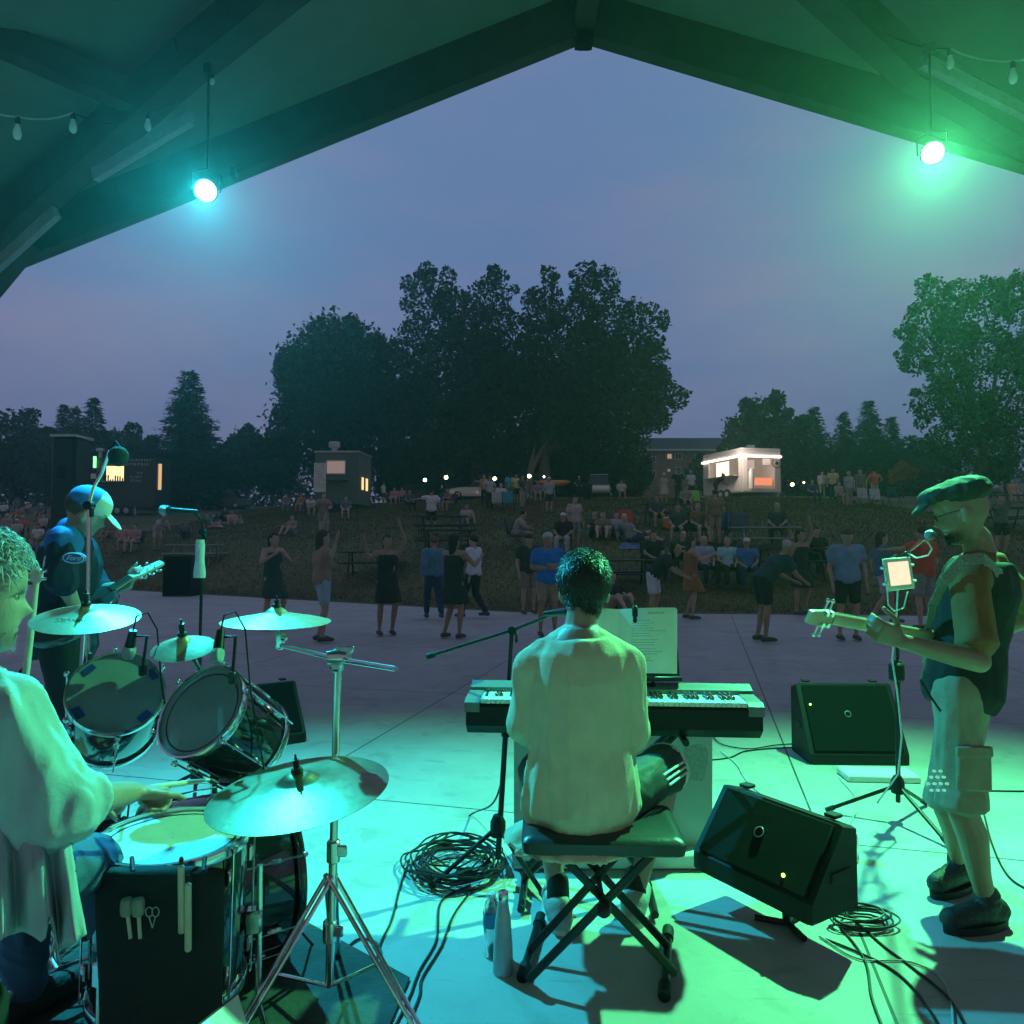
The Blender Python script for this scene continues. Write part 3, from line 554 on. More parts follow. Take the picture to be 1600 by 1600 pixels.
def trailer_green():
    d = 44; z0 = terr(PX(535, d), d); zt = P(520, 707, d).z; a = PX(491, d); b = PX(560, d)
    t = thing('food_trailer', ((a + b) / 2, d + 1, z0), 'dark green food trailer with a tall white menu board and a round roof vent', 'food trailer')
    m = mat('green_trailer_paint', (.10, .135, .105), .6); c = PX(579, d + 2.6)
    zb = z0 + .45; q = [V((a, d, 0)), V((b, d, 0)), V((c, d + 2.6, 0)), V((c - (b - a), d + 2.6, 0))]
    mb = MB(); mb.add([V((p.x, p.y, zb)) for p in q] + [V((p.x, p.y, zt)) for p in q], [(3, 2, 1, 0), (4, 5, 6, 7), (0, 1, 5, 4), (1, 2, 6, 5), (2, 3, 7, 6), (3, 0, 4, 7)])
    build('body', mb, m, t, smooth=False)
    mb = MB(); mb.add([V((p.x, p.y, zt + .003)) + (V(((p.x > (a + b) / 2) * .1 - .05, (p.y > d + 1) * .1 - .05, 0))) for p in q] + [V((p.x, p.y, zt + .1)) + (V(((p.x > (a + b) / 2) * .1 - .05, (p.y > d + 1) * .1 - .05, 0))) for p in q], [(3, 2, 1, 0), (4, 5, 6, 7), (0, 1, 5, 4), (1, 2, 6, 5), (2, 3, 7, 6), (3, 0, 4, 7)])
    build('roof_edge', mb, M['steel'], t, smooth=False)
    mb = MB(); mb.box(P(500, 746, d - .12), (.72, .05, 1.75)); mbo = build('menu_board', mb, M['paper'], t, smooth=False)
    mb = MB(); scribble(mb, P(500, 743, d - .16), V((1, 0, 0)), V((0, 0, 1)), .55, 1.5, 11, 8, .01, .75); build('menu_text', mb, mat('grey_print', (.25, .22, .22), .8), mbo, smooth=False)
    mb = MB(); mb.box(P(525, 730, d - .03), (1.08, .06, .78)); w = build('window', mb, mat('dim_lit_window', (.5, .4, .36), .5, emit=(.8, .5, .42), estr=.28), t, smooth=False)
    mb = MB(); p = P(525, 730, d - .06)
    for dx, dz, ww, hh in ((0, .4, 1.2, .06), (0, -.4, 1.2, .06), (.57, 0, .06, .8), (-.57, 0, .06, .8)): mb.box(p + V((dx, -.02, dz)), (ww, .06, hh))
    build('frame', mb, M['steel'], w, smooth=False)
    mb = MB(); mb.box(P(527, 751, d - .2), (1.1, .4, .05)); build('counter_shelf', mb, M['black_metal'], t, smooth=False)
    s = (q[2] - q[1]).normalized(); n = V((s.y, -s.x, 0)); Mx = Matrix((s, n * -1, V((0, 0, 1)))).transposed()
    warm = mat('lit_window', (.6, .5, .3), .5, emit=(1, .66, .28), estr=1.3)
    for f, ww in ((.28, .3), (.62, .34)):
        mb = MB(); mb.box(q[1].lerp(q[2], f) + V((0, 0, z0 + 1.75)) + n * .02, (ww, .05, .75), Mx); build('window', mb, warm, t, smooth=False)
    mb = MB(); mb.lathe([(.17, 0), (.17, .3), (.34, .33), (.36, .6), (.3, .68), (.05, .7)], V((PX(515, d), d + 1, zt + .1)), n=20); build('roof_vent', mb, M['steel'], t)
    wheels(t, [((b - .9, d + .02, z0 + .33), (0, -1, 0)), ((b - 1.7, d + .02, z0 + .33), (0, -1, 0))], .33)
trailer_green()
def trailer_lit():
    d = 50; A = V((PX(1100, 54.5), 54.5, 0)); Bc = V((PX(1160, d), d, 0)); Cc = V((PX(1221, d + .6), d + .6, 0)); z0 = terr(Bc.x, d); zb = z0 + .45; zt = P(1160, 702, d).z
    D = A + (Cc - Bc); t = thing('food_trailer', ((Bc.x + D.x) / 2, d + 3, z0), 'white food trailer edged with bright strip lights on the crest of the lawn', 'food trailer')
    q = [A, Bc, Cc, D]; pan = mat('pale_trailer_panel', (.62, .56, .55), .45); Zv = V((0, 0, 1))
    def wall(mb, a, b, f0, f1, z_0, z_1, th=.08, off=0):
        s = (b - a).normalized(); n = V((s.y, -s.x, 0)); p, r_ = a.lerp(b, f0), a.lerp(b, f1); mb.box((p + r_) / 2 + n * off + V((0, 0, (z_0 + z_1) / 2)), ((r_ - p).length, th, z_1 - z_0), Matrix((s, n * -1, Zv)).transposed())
    H = zt - zb; mb = MB()
    wall(mb, A, Bc, .01, .16, zb, zt); wall(mb, A, Bc, .93, .99, zb, zt); wall(mb, A, Bc, .16, .93, zb, zb + H * .36); wall(mb, A, Bc, .16, .93, zt - .35, zt)
    wall(mb, Bc, Cc, .02, .14, zb, zt); wall(mb, Bc, Cc, .84, .985, zb, zt); wall(mb, Bc, Cc, .14, .84, zt - .45, zt); wall(mb, Bc, Cc, .14, .84, zb, zb + .18)
    wall(mb, Cc, D, .01, .99, zb, zt); wall(mb, D, A, .02, .98, zb, zt); build('body', mb, pan, t, smooth=False)
    mb = MB(); mb.add([V((p.x, p.y, zt + .01)) for p in q] + [V((p.x, p.y, zt + .12)) for p in q], [(3, 2, 1, 0), (4, 5, 6, 7), (0, 1, 5, 4), (1, 2, 6, 5), (2, 3, 7, 6), (3, 0, 4, 7)])
    mb.add([V((p.x, p.y, zb - .08)) for p in q] + [V((p.x, p.y, zb - .01)) for p in q], [(3, 2, 1, 0), (4, 5, 6, 7), (0, 1, 5, 4), (1, 2, 6, 5), (2, 3, 7, 6), (3, 0, 4, 7)]); build('roof', mb, M['white'], t, smooth=False)
    strip = mat('strip_light', (1, 1, 1), .5, emit=(1, .86, .74), estr=5)
    for a, b in ((A, Bc), (Bc, Cc)):
        mb = MB(); wall(mb, a, b, -.01, 1.01, zt - .52, zt - .40, .06, .10); build('strip_light', mb, strip, t, smooth=False)
    mb = MB(); wall(mb, A, Bc, .17, .50, zb + H * .42, zt - .55, .04, -.6); build('lit_interior', mb, mat('lit_interior', (.8, .75, .6), .5, emit=(1, .85, .6), estr=1.4), t, smooth=False)
    mb = MB(); wall(mb, Bc, Cc, .60, .80, zt - 1.0, zt - .55, .03, -.3); wall(mb, Bc, Cc, .18, .5, zt - 1.25, zt - .6, .03, -.9); build('lit_interior', mb, mat('lit_interior', (.6, .5, .5), .5, emit=(.9, .65, .6), estr=.35), t, smooth=False)
    mb = MB(); c = Bc.lerp(Cc, .2) + V((0, -.35, 0)); mb.lathe([(.0, 0), (.17, 0), (.18, 1.1), (.14, 1.25), (.06, 1.3), (.05, 1.42), (.01, 1.42)], V((c.x, c.y, zb + .12)), n=18); build('gas_bottle', mb, M['white'], t)
    mb = MB(); wall(mb, Bc, Cc, .45, .85, zb + .45, zb + .95, .3, -.5); build('grill', mb, mat('hot_grill', (.3, .1, .06), .5, emit=(1, .3, .15), estr=.9), t, smooth=False)
    mb = MB(); mb.lathe([(.09, -.02), (.1, .0), (.1, .02)], Bc.lerp(Cc, .9) + V((0, -.06, zt - .9)), (0, -1, 0), 20, cap=True); mb.lathe([(.3, -.02), (.34, .0), (.3, .02)], Bc.lerp(Cc, .9) + V((0, -.06, zt - .9)), (0, -1, 0), 24); build('round_emblem', mb, M['black_metal'], t)
    mb = MB(); wall(mb, A, Bc, .15, .95, zb + H * .36, zb + H * .39, .5, .25); build('counter', mb, M['steel'], t, smooth=False)
    mb = MB(); mb.box(V((PX(1174, d + 1.5), d + 1.5, zt + .28)), (.5, .5, .4), bev=.04); build('roof_vent', mb, M['white'], t)
    wheels(t, [(A.lerp(Bc, .5) + V((-.08, -.08, z0 + .33)), (-1, -.6, 0)), (A.lerp(Bc, .66) + V((-.08, -.08, z0 + .33)), (-1, -.6, 0))], .33)
    l = bpy.data.lights.new('trailer_glow', 'POINT'); l.energy = 280; l.color = (1, .85, .7); l.shadow_soft_size = .5; o = bpy.data.objects.new('trailer_glow', l); col.objects.link(o); o.location = Bc + V((-.8, -1.2, zt - .6))
trailer_lit()

def car(px, d, L_, rz, color, label, H=1.45, van=False, group='cars parked behind the crowd'):
    x = (px - 800) / F * d; z0 = terr(x, d); t = thing('parked_car', (x, d, z0), label, 'car', group, rz=rz); W = 1.8
    A = t.matrix_world; sec = [(-.5, .45, .62), (-.47, .28, .78), (-.3, .22, .92), (-.16, .22, .95), (.3, .22, .95), (.44, .24, .92), (.5, .35, .8)]
    mb = MB(); rings = []
    for f, zl, zh in sec:
        w = W / 2 * (1 if abs(f) < .4 else .9); X = f * L_; rings.append([A @ V((X, -w * .96, zl)), A @ V((X, -w, (zl + zh) * .55)), A @ V((X, -w * .93, zh)), A @ V((X, w * .93, zh)), A @ V((X, w, (zl + zh) * .55)), A @ V((X, w * .96, zl))])
    mb.loft(rings); paint = mat('car_paint', color, .3, .2, coat=.5); build('body', mb, paint, t, ang=35)
    r0, r1 = (-.2, .47) if van else (-.14, .34); a0, a1 = (-.08, .45) if van else (-.02, .22)
    mb = MB(); rings = [[A @ V((r0 * L_, s * W * .44, .93)) for s in (-1, 1)] + [A @ V((r1 * L_, s * W * .44, .93)) for s in (1, -1)], [A @ V((a0 * L_, s * W * .36, H)) for s in (-1, 1)] + [A @ V((a1 * L_, s * W * .36, H)) for s in (1, -1)]]
    mb.loft(rings); build('cabin_glass', mb, mat('car_glass', (.02, .025, .03), .08), t, smooth=False)
    mb = MB(); mb.add([A @ V((X * L_, s * W * .365, H + dz)) for dz in (-.03, .03) for (X, s) in ((a0, -1), (a0, 1), (a1, 1), (a1, -1))], [(0, 1, 2, 3), (7, 6, 5, 4), (0, 4, 5, 1), (1, 5, 6, 2), (2, 6, 7, 3), (3, 7, 4, 0)]); build('roof', mb, paint, t, smooth=False)
    ax = A.to_3x3() @ V((0, 1, 0)); wheels(t, [(A @ V((f * L_, s * W * .44, .32)), ax * s) for f in (-.32, .3) for s in (-1, 1)], .32)
    for s in (-1, 1): mb = MB(); mb.box(A @ V((-.475 * L_, s * .62, .68)), (.12, .3, .12), A.to_3x3(), bev=.02); build('headlight', mb, M['white'], t)
car(936, 56, 4.3, R(82), (.6, .62, .6), 'white van seen from behind beside the big tree trunk', 1.75, True)
car(742, 60, 4.6, R(8), (.5, .52, .52), 'pale car parked under the tree among the small round lamps', 1.45)
car(640, 64, 4.6, R(-6), (.03, .035, .04), 'dark car parked right of the green food trailer', 1.45)
car(345, 62, 4.7, R(4), (.035, .04, .05), 'dark car parked right of the tall spruce', 1.6)
car(1590, 58, 4.6, R(10), (.25, .27, .3), 'grey car at the right edge behind the guitarist', 1.4)
for (px, py, c, e, lb) in ((697, 746, (1, .72, .38), 22, 'largest warm round lamp glowing above the pale car'), (664, 750, (.75, .9, 1), 9, 'small cool white lamp left of the pale car'), (773, 748, (1, .78, .42), 16, 'warm round lamp right of the pale car'),
        (827, 744, (1, .72, .36), 22, 'warm round lamp against the foot of the forked trunk'), (850, 745, (.8, .9, 1), 6, 'small cool lamp right of the forked trunk'), (1238, 757, (1, .8, .35), 10, 'yellow lamp on the ground right of the lit food trailer'), (1256, 754, (1, .75, .35), 5, 'dim yellow lamp among people right of the lit food trailer')):
    d = 54; p = P(px, py, d); z0 = terr(p.x, d); t = thing('garden_lamp', (p.x, d, z0), lb, 'lamp', 'small lamps along the far path')
    mb = MB(); mb.cyl(V((p.x, d, z0)), V((p.x, d, p.z - .1)), .035, n=8); build('post', mb, M['black_metal'], t)
    mb = MB(); mb.sph(p, .13 if e > 8 else .08, n=12); build('globe', mb, mat('lit_globe', (1, 1, 1), .4, emit=c, estr=e), t)

# ================================================================ people
def head_mesh(mb, C, f, u, s=1.0, detail=True):
    f = V(f).normalized(); u = (V(u) - f * V(u).dot(f)).normalized(); r = f.cross(u); n = 40 if detail else 14
    # height from chin, front, back, half width, nose
    tab = [(-.006, .042, -.02, .012, 0), (0, .062, .0, .030, 0), (.012, .074, .022, .042, 0), (.028, .078, .040, .051, 0), (.038, .074, .050, .055, 0), (.047, .079, .058, .058, .002), (.054, .075, .064, .060, 0), (.060, .081, .068, .062, .002), (.068, .079, .076, .064, .002),
           (.078, .080, .084, .067, .016), (.086, .080, .088, .069, .031), (.094, .080, .091, .070, .024), (.106, .079, .095, .072, .013), (.118, .077, .097, .073, .008), (.130, .083, .099, .075, .004), (.145, .086, .100, .077, 0), (.165, .086, .101, .078, 0), (.185, .080, .099, .076, 0),
           (.205, .066, .088, .067, 0), (.220, .045, .064, .051, 0), (.230, .022, .036, .027, 0), (.234, .006, .008, .006, 0)]
    rings = []; o = C - u * .125 * s
    for h, Fr, Bk, W, nose in tab:
        ring = []
        for k in range(n):
            t = 2 * math.pi * k / n; ct, st = math.cos(t), math.sin(t); e = Fr if ct > 0 else Bk
            x = e * (abs(ct) ** .92) * (1 if ct > 0 else -1); y = W * (abs(st) ** .88) * (1 if st > 0 else -1)
            a = math.atan2(y, x); x += nose * math.exp(-(a / .15) ** 2)
            if detail and .108 < h < .134: x -= .010 * math.exp(-((abs(a) - .42) / .17) ** 2)
            ring.append(o + (f * x + r * y + u * h) * s)
        rings.append(ring)
    mb.loft(rings)
    for sg in (-1, 1):
        Mx = Matrix((f, r * sg, u)).transposed(); mb.sph(o + (f * -.010 + r * sg * .079 + u * .106) * s, (.019 * s, .010 * s, .033 * s), Mx @ Matrix.Rotation(sg * .25, 3, 'Z'), 12, 8); mb.sph(o + (f * -.004 + r * sg * .076 + u * .084) * s, (.010 * s, .008 * s, .012 * s), Mx, 10, 7)
def hand(mb, wr, d, pn, side, curl=.5, s=1.0, spread=.1, thumb=.5):
    # wr wrist, d direction to the knuckles, pn palm-side normal (the fingers curl towards it), side = towards the thumb
    d = V(d).normalized(); pn = (V(pn) - d * V(pn).dot(d)).normalized(); sd = V(side); sd = (sd - d * sd.dot(d) - pn * sd.dot(pn)).normalized()
    rings = []
    for t, w, h in ((-.01, .024, .018), (.02, .032, .016), (.06, .041, .014), (.09, .042, .012), (.1, .036, .009)):
        c = wr + d * t * s; rings.append([c + sd * w * s * math.cos(a) + pn * h * s * math.sin(a) for a in [k * math.pi / 6 for k in range(12)]])
    mb.loft(rings)
    for i, (o, ln) in enumerate(((.031, .074), (.011, .083), (-.010, .077), (-.030, .061))):
        p = wr + (d * .088 + sd * o) * s; dr = (d + sd * (o * spread * 18)).normalized(); pts = [p - dr * .02 * s, p]; c = curl * (1 + .12 * i); a = 0
        for j, fr in enumerate((.45, .3, .25)):
            a += c * (.85, 1.05, .7)[j]; p = p + (dr * math.cos(a) + pn * math.sin(a)) * ln * fr * s; pts.append(p)
        mb.limb(pts, [.0095 * s, .0095 * s, .0088 * s, .008 * s, .007 * s], 8)
    p = wr + (d * .025 + sd * .026 + pn * .006) * s; td = (d * .6 + sd * .75 + pn * thumb * .7).normalized(); q = p + td * .042 * s; td2 = (d * .85 + sd * .25 + pn * thumb).normalized(); q2 = q + td2 * .032 * s; q3 = q2 + (td2 + pn * .3).normalized() * .024 * s
    mb.limb([p - td * .012 * s, q, q2, q3], [.015 * s, .0115 * s, .010 * s, .0085 * s], 8)
def ering(c, a, b, n=18): return [c + a * math.cos(k * 2 * math.pi / n) + b * math.sin(k * 2 * math.pi / n) for k in range(n)]
def frames(J):
    hr = (J['hipR'] - J['hipL']).normalized(); sr = (J['shR'] - J['shL']).normalized(); P0 = (J['hipL'] + J['hipR']) / 2; Nk = J['neck']; up = (Nk - P0).normalized()
    return P0, Nk, up, hr, sr
TOR = [(-.10, .130, .095), (0.0, .168, .120), (.18, .162, .112), (.36, .145, .102), (.55, .160, .115), (.72, .175, .122), (.86, .158, .106), (.94, .105, .082), (1.0, .062, .062)]
def torso(mb, J, pad=0.0, t0=-.12, t1=1.0, wide=1.0, hem=None, bend=None, loose=0):
    P0, Nk, up, hr, sr = frames(J); rings = []; fw0 = V(J['fwd'])
    mid = (P0 + Nk) / 2 + (V(bend) if bend else V((0, 0, 0)))
    rows = [r_ for r_ in TOR if t0 <= r_[0] <= t1]
    if hem is not None: rows = [(t0, hem[0] - pad, hem[1] - pad)] + [r_ for r_ in rows if r_[0] > t0 + .03]
    for t, w, d in rows:
        c = P0 * (1 - t) ** 2 + mid * 2 * t * (1 - t) + Nk * t * t if 0 <= t <= 1 else (P0 + (mid - P0).normalized() * t * (Nk - P0).length if t < 0 else Nk)
        r = hr.lerp(sr, min(1, max(0, t))).normalized(); ax = up; f = r.cross(ax); f = f if f.dot(fw0) > 0 else -f; f.normalize()
        lo = loose * max(0, 1 - t); rings.append(ering(c, r * (w * wide + pad + lo), f * (d * wide + pad + lo)))
    mb.loft(rings)
LIMB = dict(sh=.058, el=.042, wr=.027, hip=.088, kn=.056, cf=.055, an=.036)
def arm_pts(J, s): return [J['sh' + s], J['el' + s], J['wr' + s]]
def body_mesh(J, voxel, detail, s=1.0, hands=None, hide_feet=False, wide=1.0, headup=None):
    mb = MB(); torso(mb, J, wide=wide); P0, Nk, up, hr, sr = frames(J)
    if detail: head_mesh(mb, J['head'], J['hf'], headup or V((0, 0, 1)), s, True)
    else: head_mesh(mb, J['head'], J['hf'], headup or V((0, 0, 1)), s * 1.04, False)
    mb.limb([Nk - up * .05, Nk + (J['head'] - Nk) * .3, J['head'] - V((0, 0, .05))], [.062, .054, .052])
    for sd in 'LR':
        a = arm_pts(J, sd); k = wide ** .5; mb.limb([a[0].lerp(Nk - up * .07, .5), a[0]], [.062 * k, .060 * k]); mb.limb([Nk - up * .035, a[0].lerp(Nk, .5) - up * .012, a[0]], [.055, .052, .056])
        m1 = a[0].lerp(a[1], .4); m2 = a[1].lerp(a[2], .3); mb.limb([a[0], m1, a[1], m2, a[2]], [.056 * k, .05 * k, .041 * k, .042 * k, .0265])
        if detail and hands and sd in hands: hand(mb, a[2], **hands[sd])
        else:
            d = (a[2] - a[1]).normalized(); mb.limb([a[2], a[2] + d * .06, a[2] + d * .15], [.026, .036, .022])
        h, kn, an = J['hip' + sd], J['kn' + sd], J['an' + sd]; cf = kn.lerp(an, .3)
        back = (V(J['fwd']) * -.012); mb.limb([h, h.lerp(kn, .5), kn, cf + back, kn.lerp(an, .7), an], [.088 * wide, .074 * wide, .054, .056, .041, .034])
        tf = V(J.get('toe' + sd, J['fwd'])).normalized(); mb.limb([an - tf * .03 - V((0, 0, .03)), an + tf * .06 - V((0, 0, .035)), an + tf * .15 - V((0, 0, .048))], [.036, .034, .026])
    return remesh(mb, voxel, 3 if detail else 2)
def shirt_mesh(J, voxel, sleeve=.6, pad=.016, t0=-.16, loose=.012, wide=1.0, fold=None, collar=.97, hem=None, bend=None, drop=0):
    mb = MB(); torso(mb, J, pad, t0, collar, wide, hem, bend, loose)
    P0, Nk, up, hr, sr = frames(J)
    for sd in 'LR':
        a = arm_pts(J, sd); k = wide ** .5; mb.limb([a[0].lerp(Nk - up * .08, .45), a[0]], [(.064 + pad * .6) * k, (.060 + pad * .7) * k]); mb.limb([Nk - up * .045, a[0].lerp(Nk, .5) - up * .014, a[0]], [.058 + pad * .6, .054 + pad * .6, .058 + pad * .6])
        if sleeve <= 0: continue
        if sleeve <= 1: e = a[0].lerp(a[1], sleeve); mb.limb([a[0], a[0].lerp(e, .92)], [(.06 + pad * .7) * k, (.052 + pad + loose * .6) * k]); mb.cyl(a[0].lerp(e, .85), e, (.052 + pad + loose * .6) * k, (.053 + pad + loose) * k, 18)
        else:
            f = sleeve - 1; e = a[1].lerp(a[2], f); mb.limb([a[0], a[0].lerp(a[1], .5), a[1], a[1].lerp(e, .85)], [(.06 + pad * .7) * k, (.052 + pad) * k, .047 + pad + loose * .5, .040 + pad + loose * .5])
            mb.cyl(a[1].lerp(e, .8), e, .040 + pad + loose * .5, .038 + pad + loose * .8, 16)
    me = remesh(mb, voxel, 2)
    if fold: displace(me, fold)
    return me
def pants_mesh(J, voxel, leg=1.0, pad=.012, top=.1, wide=1.0, fold=None, flare=.0):
    mb = MB(); torso(mb, J, pad, -.12, top + .1, wide); P0, Nk, up, hr, sr = frames(J)
    for sd in 'LR':
        h, kn, an = J['hip' + sd], J['kn' + sd], J['an' + sd]
        if leg <= 1: e = h.lerp(kn, leg); mb.limb([h, h.lerp(e, .9)], [(.09 + pad) * wide, (.074 * (1 - leg * .15) + pad + flare * .8) * wide]); mb.cyl(h.lerp(e, .85), e, (.070 + pad + flare * .8) * wide, (.070 + pad + flare) * wide, 18)
        else: e = kn.lerp(an, leg - 1); mb.limb([h, kn, kn.lerp(an, .3), e], [(.09 + pad) * wide, .060 + pad, .058 + pad, .042 + pad + flare])
    me = remesh(mb, voxel, 2)
    if fold: displace(me, fold)
    return me
def skirt_mesh(J, voxel, length=.85, w=.24):
    mb = MB(); torso(mb, J, .012, -.12, .9); P0, Nk, up, hr, sr = frames(J); f = hr.cross(V((0, 0, 1))); kn = (J['knL'] + J['knR']) / 2; e = P0.lerp(kn, length)
    mb.loft([ering(P0.lerp(e, t), hr * (.175 + (w - .175) * t), f * (.13 + (w - .15) * t)) for t in (-.1, 0, .3, .6, 1)]); return remesh(mb, voxel, 2)
def hair_shell(J, voxel, long=0, s=1.03, headup=V((0, 0, 1))):
    mb = MB(); f = V(J['hf']).normalized(); C = J['head']; r = f.cross(headup); Mx = Matrix((f, r, headup)).transposed()
    mb.sph(C - f * .018 + headup * .035, (.102 * s, .086 * s, .095 * s), Mx, 14, 9)
    if long: mb.limb([C - f * .05, C - f * .075 - V((0, 0, long))], [.085, .055])
    return remesh(mb, voxel, 1)
def cap_shell(J, voxel):
    mb = MB(); f = V(J['hf']).normalized(); C = J['head']; r = f.cross(V((0, 0, 1))); Mx = Matrix((f, r, V((0, 0, 1)))).transposed()
    mb.sph(C - f * .01 + V((0, 0, .055)), (.106, .092, .075), Mx, 14, 9); mb.sph(C + f * .12 + V((0, 0, .045)), (.075, .07, .012), Mx, 12, 7); return remesh(mb, voxel * .7, 1)
def shoes_mesh(J, voxel, s=1.0, sides='LR'):
    mb = MB()
    for sd in sides:
        an = J['an' + sd]; tf = V(J.get('toe' + sd, J['fwd'])).normalized(); z = V((0, 0, 1)); mb.limb([an - tf * .045 - z * .035, an + tf * .05 - z * .035, an + tf * .16 - z * .048], [.047 * s, .044 * s, .034 * s])
    return remesh(mb, voxel, 1)

# crowd poses, facing -Y, metres for a 1.72 m adult
def pose(**k):
    J = dict(fwd=(0, -1, 0), hf=(0, -1, 0), neck=(0, 0, 1.43), head=(0, -.02, 1.585), shL=(.19, 0, 1.385), shR=(-.19, 0, 1.385), elL=(.25, .03, 1.11), elR=(-.25, .03, 1.11), wrL=(.25, -.08, .87), wrR=(-.25, -.08, .87),
             hipL=(.09, 0, .92), hipR=(-.09, 0, .92), knL=(.11, -.02, .50), knR=(-.11, -.02, .50), anL=(.12, .02, .09), anR=(-.12, .02, .09))
    J.update(k); J = {a: V(b) for a, b in J.items()}; return J
POSES = {
 'stand': pose(),
 'folded': pose(elL=(.26, .02, 1.13), elR=(-.26, .02, 1.13), wrL=(.03, -.2, 1.17), wrR=(-.02, -.22, 1.12)),
 'hips': pose(elL=(.38, .06, 1.15), elR=(-.38, .06, 1.15), wrL=(.2, -.06, .98), wrR=(-.2, -.06, .98)),
 'phone': pose(elL=(.24, -.08, 1.13), wrL=(.12, -.28, 1.32), hf=(0, -1, -.25)),
 'armsup': pose(elL=(.30, -.06, 1.6), wrL=(.2, -.08, 1.86), elR=(-.33, -.05, 1.3), wrR=(-.40, -.1, 1.55), knL=(.12, -.1, .5), anL=(.1, .02, .09)),
 'dance': pose(elL=(.3, -.14, 1.16), wrL=(.2, -.36, 1.24), elR=(-.34, -.1, 1.2), wrR=(-.3, -.34, 1.32), knL=(.14, -.14, .52), anL=(.16, .04, .09), knR=(-.13, -.02, .5)),
 'walk': pose(knL=(.1, -.17, .52), anL=(.1, -.22, .1), knR=(-.1, -.02, .5), anR=(-.1, .24, .13), elL=(.24, .1, 1.12), wrL=(.24, .06, .88), elR=(-.24, -.04, 1.11), wrR=(-.24, -.2, .92)),
 'reach': pose(elL=(.42, -.06, 1.33), wrL=(.66, -.12, 1.32), elR=(-.27, .0, 1.12), wrR=(-.3, -.14, .92)),
 'bend': pose(neck=(0, -.33, 1.27), head=(0, -.45, 1.38), hf=(0, -.9, -.45), shL=(.18, -.3, 1.24), shR=(-.18, -.3, 1.24), elL=(.24, -.42, 1.0), elR=(-.24, -.42, 1.0), wrL=(.16, -.6, .9), wrR=(-.16, -.6, .9), knL=(.12, -.08, .5), knR=(-.12, -.02, .5)),
 'sit': pose(neck=(0, .06, .98), head=(0, .03, 1.13), shL=(.19, .05, .93), shR=(-.19, .05, .93), elL=(.25, .0, .68), elR=(-.25, .0, .68), wrL=(.12, -.24, .58), wrR=(-.12, -.24, .58), hipL=(.1, .05, .49), hipR=(-.1, .05, .49), knL=(.15, -.40, .50), knR=(-.15, -.40, .50), anL=(.15, -.42, .09), anR=(-.15, -.42, .09)),
 'sitlean': pose(neck=(.0, -.12, .94), head=(.02, -.2, 1.07), hf=(.3, -.9, -.2), shL=(.18, -.1, .9), shR=(-.18, -.1, .9), elL=(.23, -.26, .7), elR=(-.23, -.26, .7), wrL=(.06, -.42, .74), wrR=(-.06, -.42, .66), hipL=(.1, .05, .49), hipR=(-.1, .05, .49), knL=(.17, -.38, .52), knR=(-.17, -.38, .52), anL=(.13, -.36, .09), anR=(-.13, -.36, .09)),
 'ground': pose(neck=(0, .1, .62), head=(0, .07, .77), shL=(.18, .09, .57), shR=(-.18, .09, .57), elL=(.24, -.06, .36), elR=(-.24, -.06, .36), wrL=(.12, -.28, .38), wrR=(-.12, -.28, .38), hipL=(.1, .05, .11), hipR=(-.1, .05, .11), knL=(.16, -.34, .40), knR=(-.16, -.34, .40), anL=(.13, -.6, .08), anR=(-.13, -.6, .08)),
 'lounge': pose(neck=(-.22, .1, .56), head=(-.25, .06, .71), shL=(-.06, .08, .5), shR=(-.38, .12, .52), elL=(.02, -.08, .34), elR=(-.46, .2, .28), wrL=(.12, -.2, .3), wrR=(-.42, .2, .06), hipL=(.06, .08, .12), hipR=(-.1, .02, .11), knL=(.42, -.18, .3), knR=(.40, -.28, .12), anL=(.7, -.3, .08), anR=(.78, -.36, .08)),
}
PROTO = {}
Z0 = V((0, 0, 0)); VX = .026
def proto(ps, outfit, hair):
    key = (ps, outfit, hair)
    if key in PROTO: return PROTO[key]
    J = POSES[ps]; parts = {}
    bk = ('body', ps); 
    if bk not in PROTO: PROTO[bk] = body_mesh(J, VX, False)
    parts['body'] = PROTO[bk]
    if outfit in ('dress',):
        dk = ('dress', ps)
        if dk not in PROTO: PROTO[dk] = skirt_mesh(J, VX); displace(PROTO[dk], folds(.02, (10, 10, 2), 4))
        parts['dress'] = PROTO[dk]
    else:
        for nm, fn in (('shirt', lambda: shirt_mesh(J, VX, .55 if outfit != 'long' else 1.85, .018, -.14)), ('shorts' if outfit == 'shorts' else 'trousers', lambda: pants_mesh(J, VX, .8 if outfit == 'shorts' else 1.92, .014))):
            dk = (nm, ps, outfit == 'long')
            if dk not in PROTO: PROTO[dk] = fn(); displace(PROTO[dk], folds(.016, (8, 8, 4), len(PROTO)))
            parts[nm] = PROTO[dk]
    hk = (hair, ps)
    if hk not in PROTO: PROTO[hk] = cap_shell(J, VX) if hair == 'cap' else hair_shell(J, VX, .2 if hair == 'long' else 0)
    parts['cap' if hair == 'cap' else 'hair'] = PROTO[hk]
    for sd in 'LR':
        sk = ('shoe' + sd, ps)
        if sk not in PROTO: PROTO[sk] = shoes_mesh(J, VX, 1.0, sd)
        parts['shoe' + sd] = PROTO[sk]
    PROTO[key] = parts; return parts
SKINC = [(.45, .29, .22), (.52, .35, .28), (.38, .24, .17)]
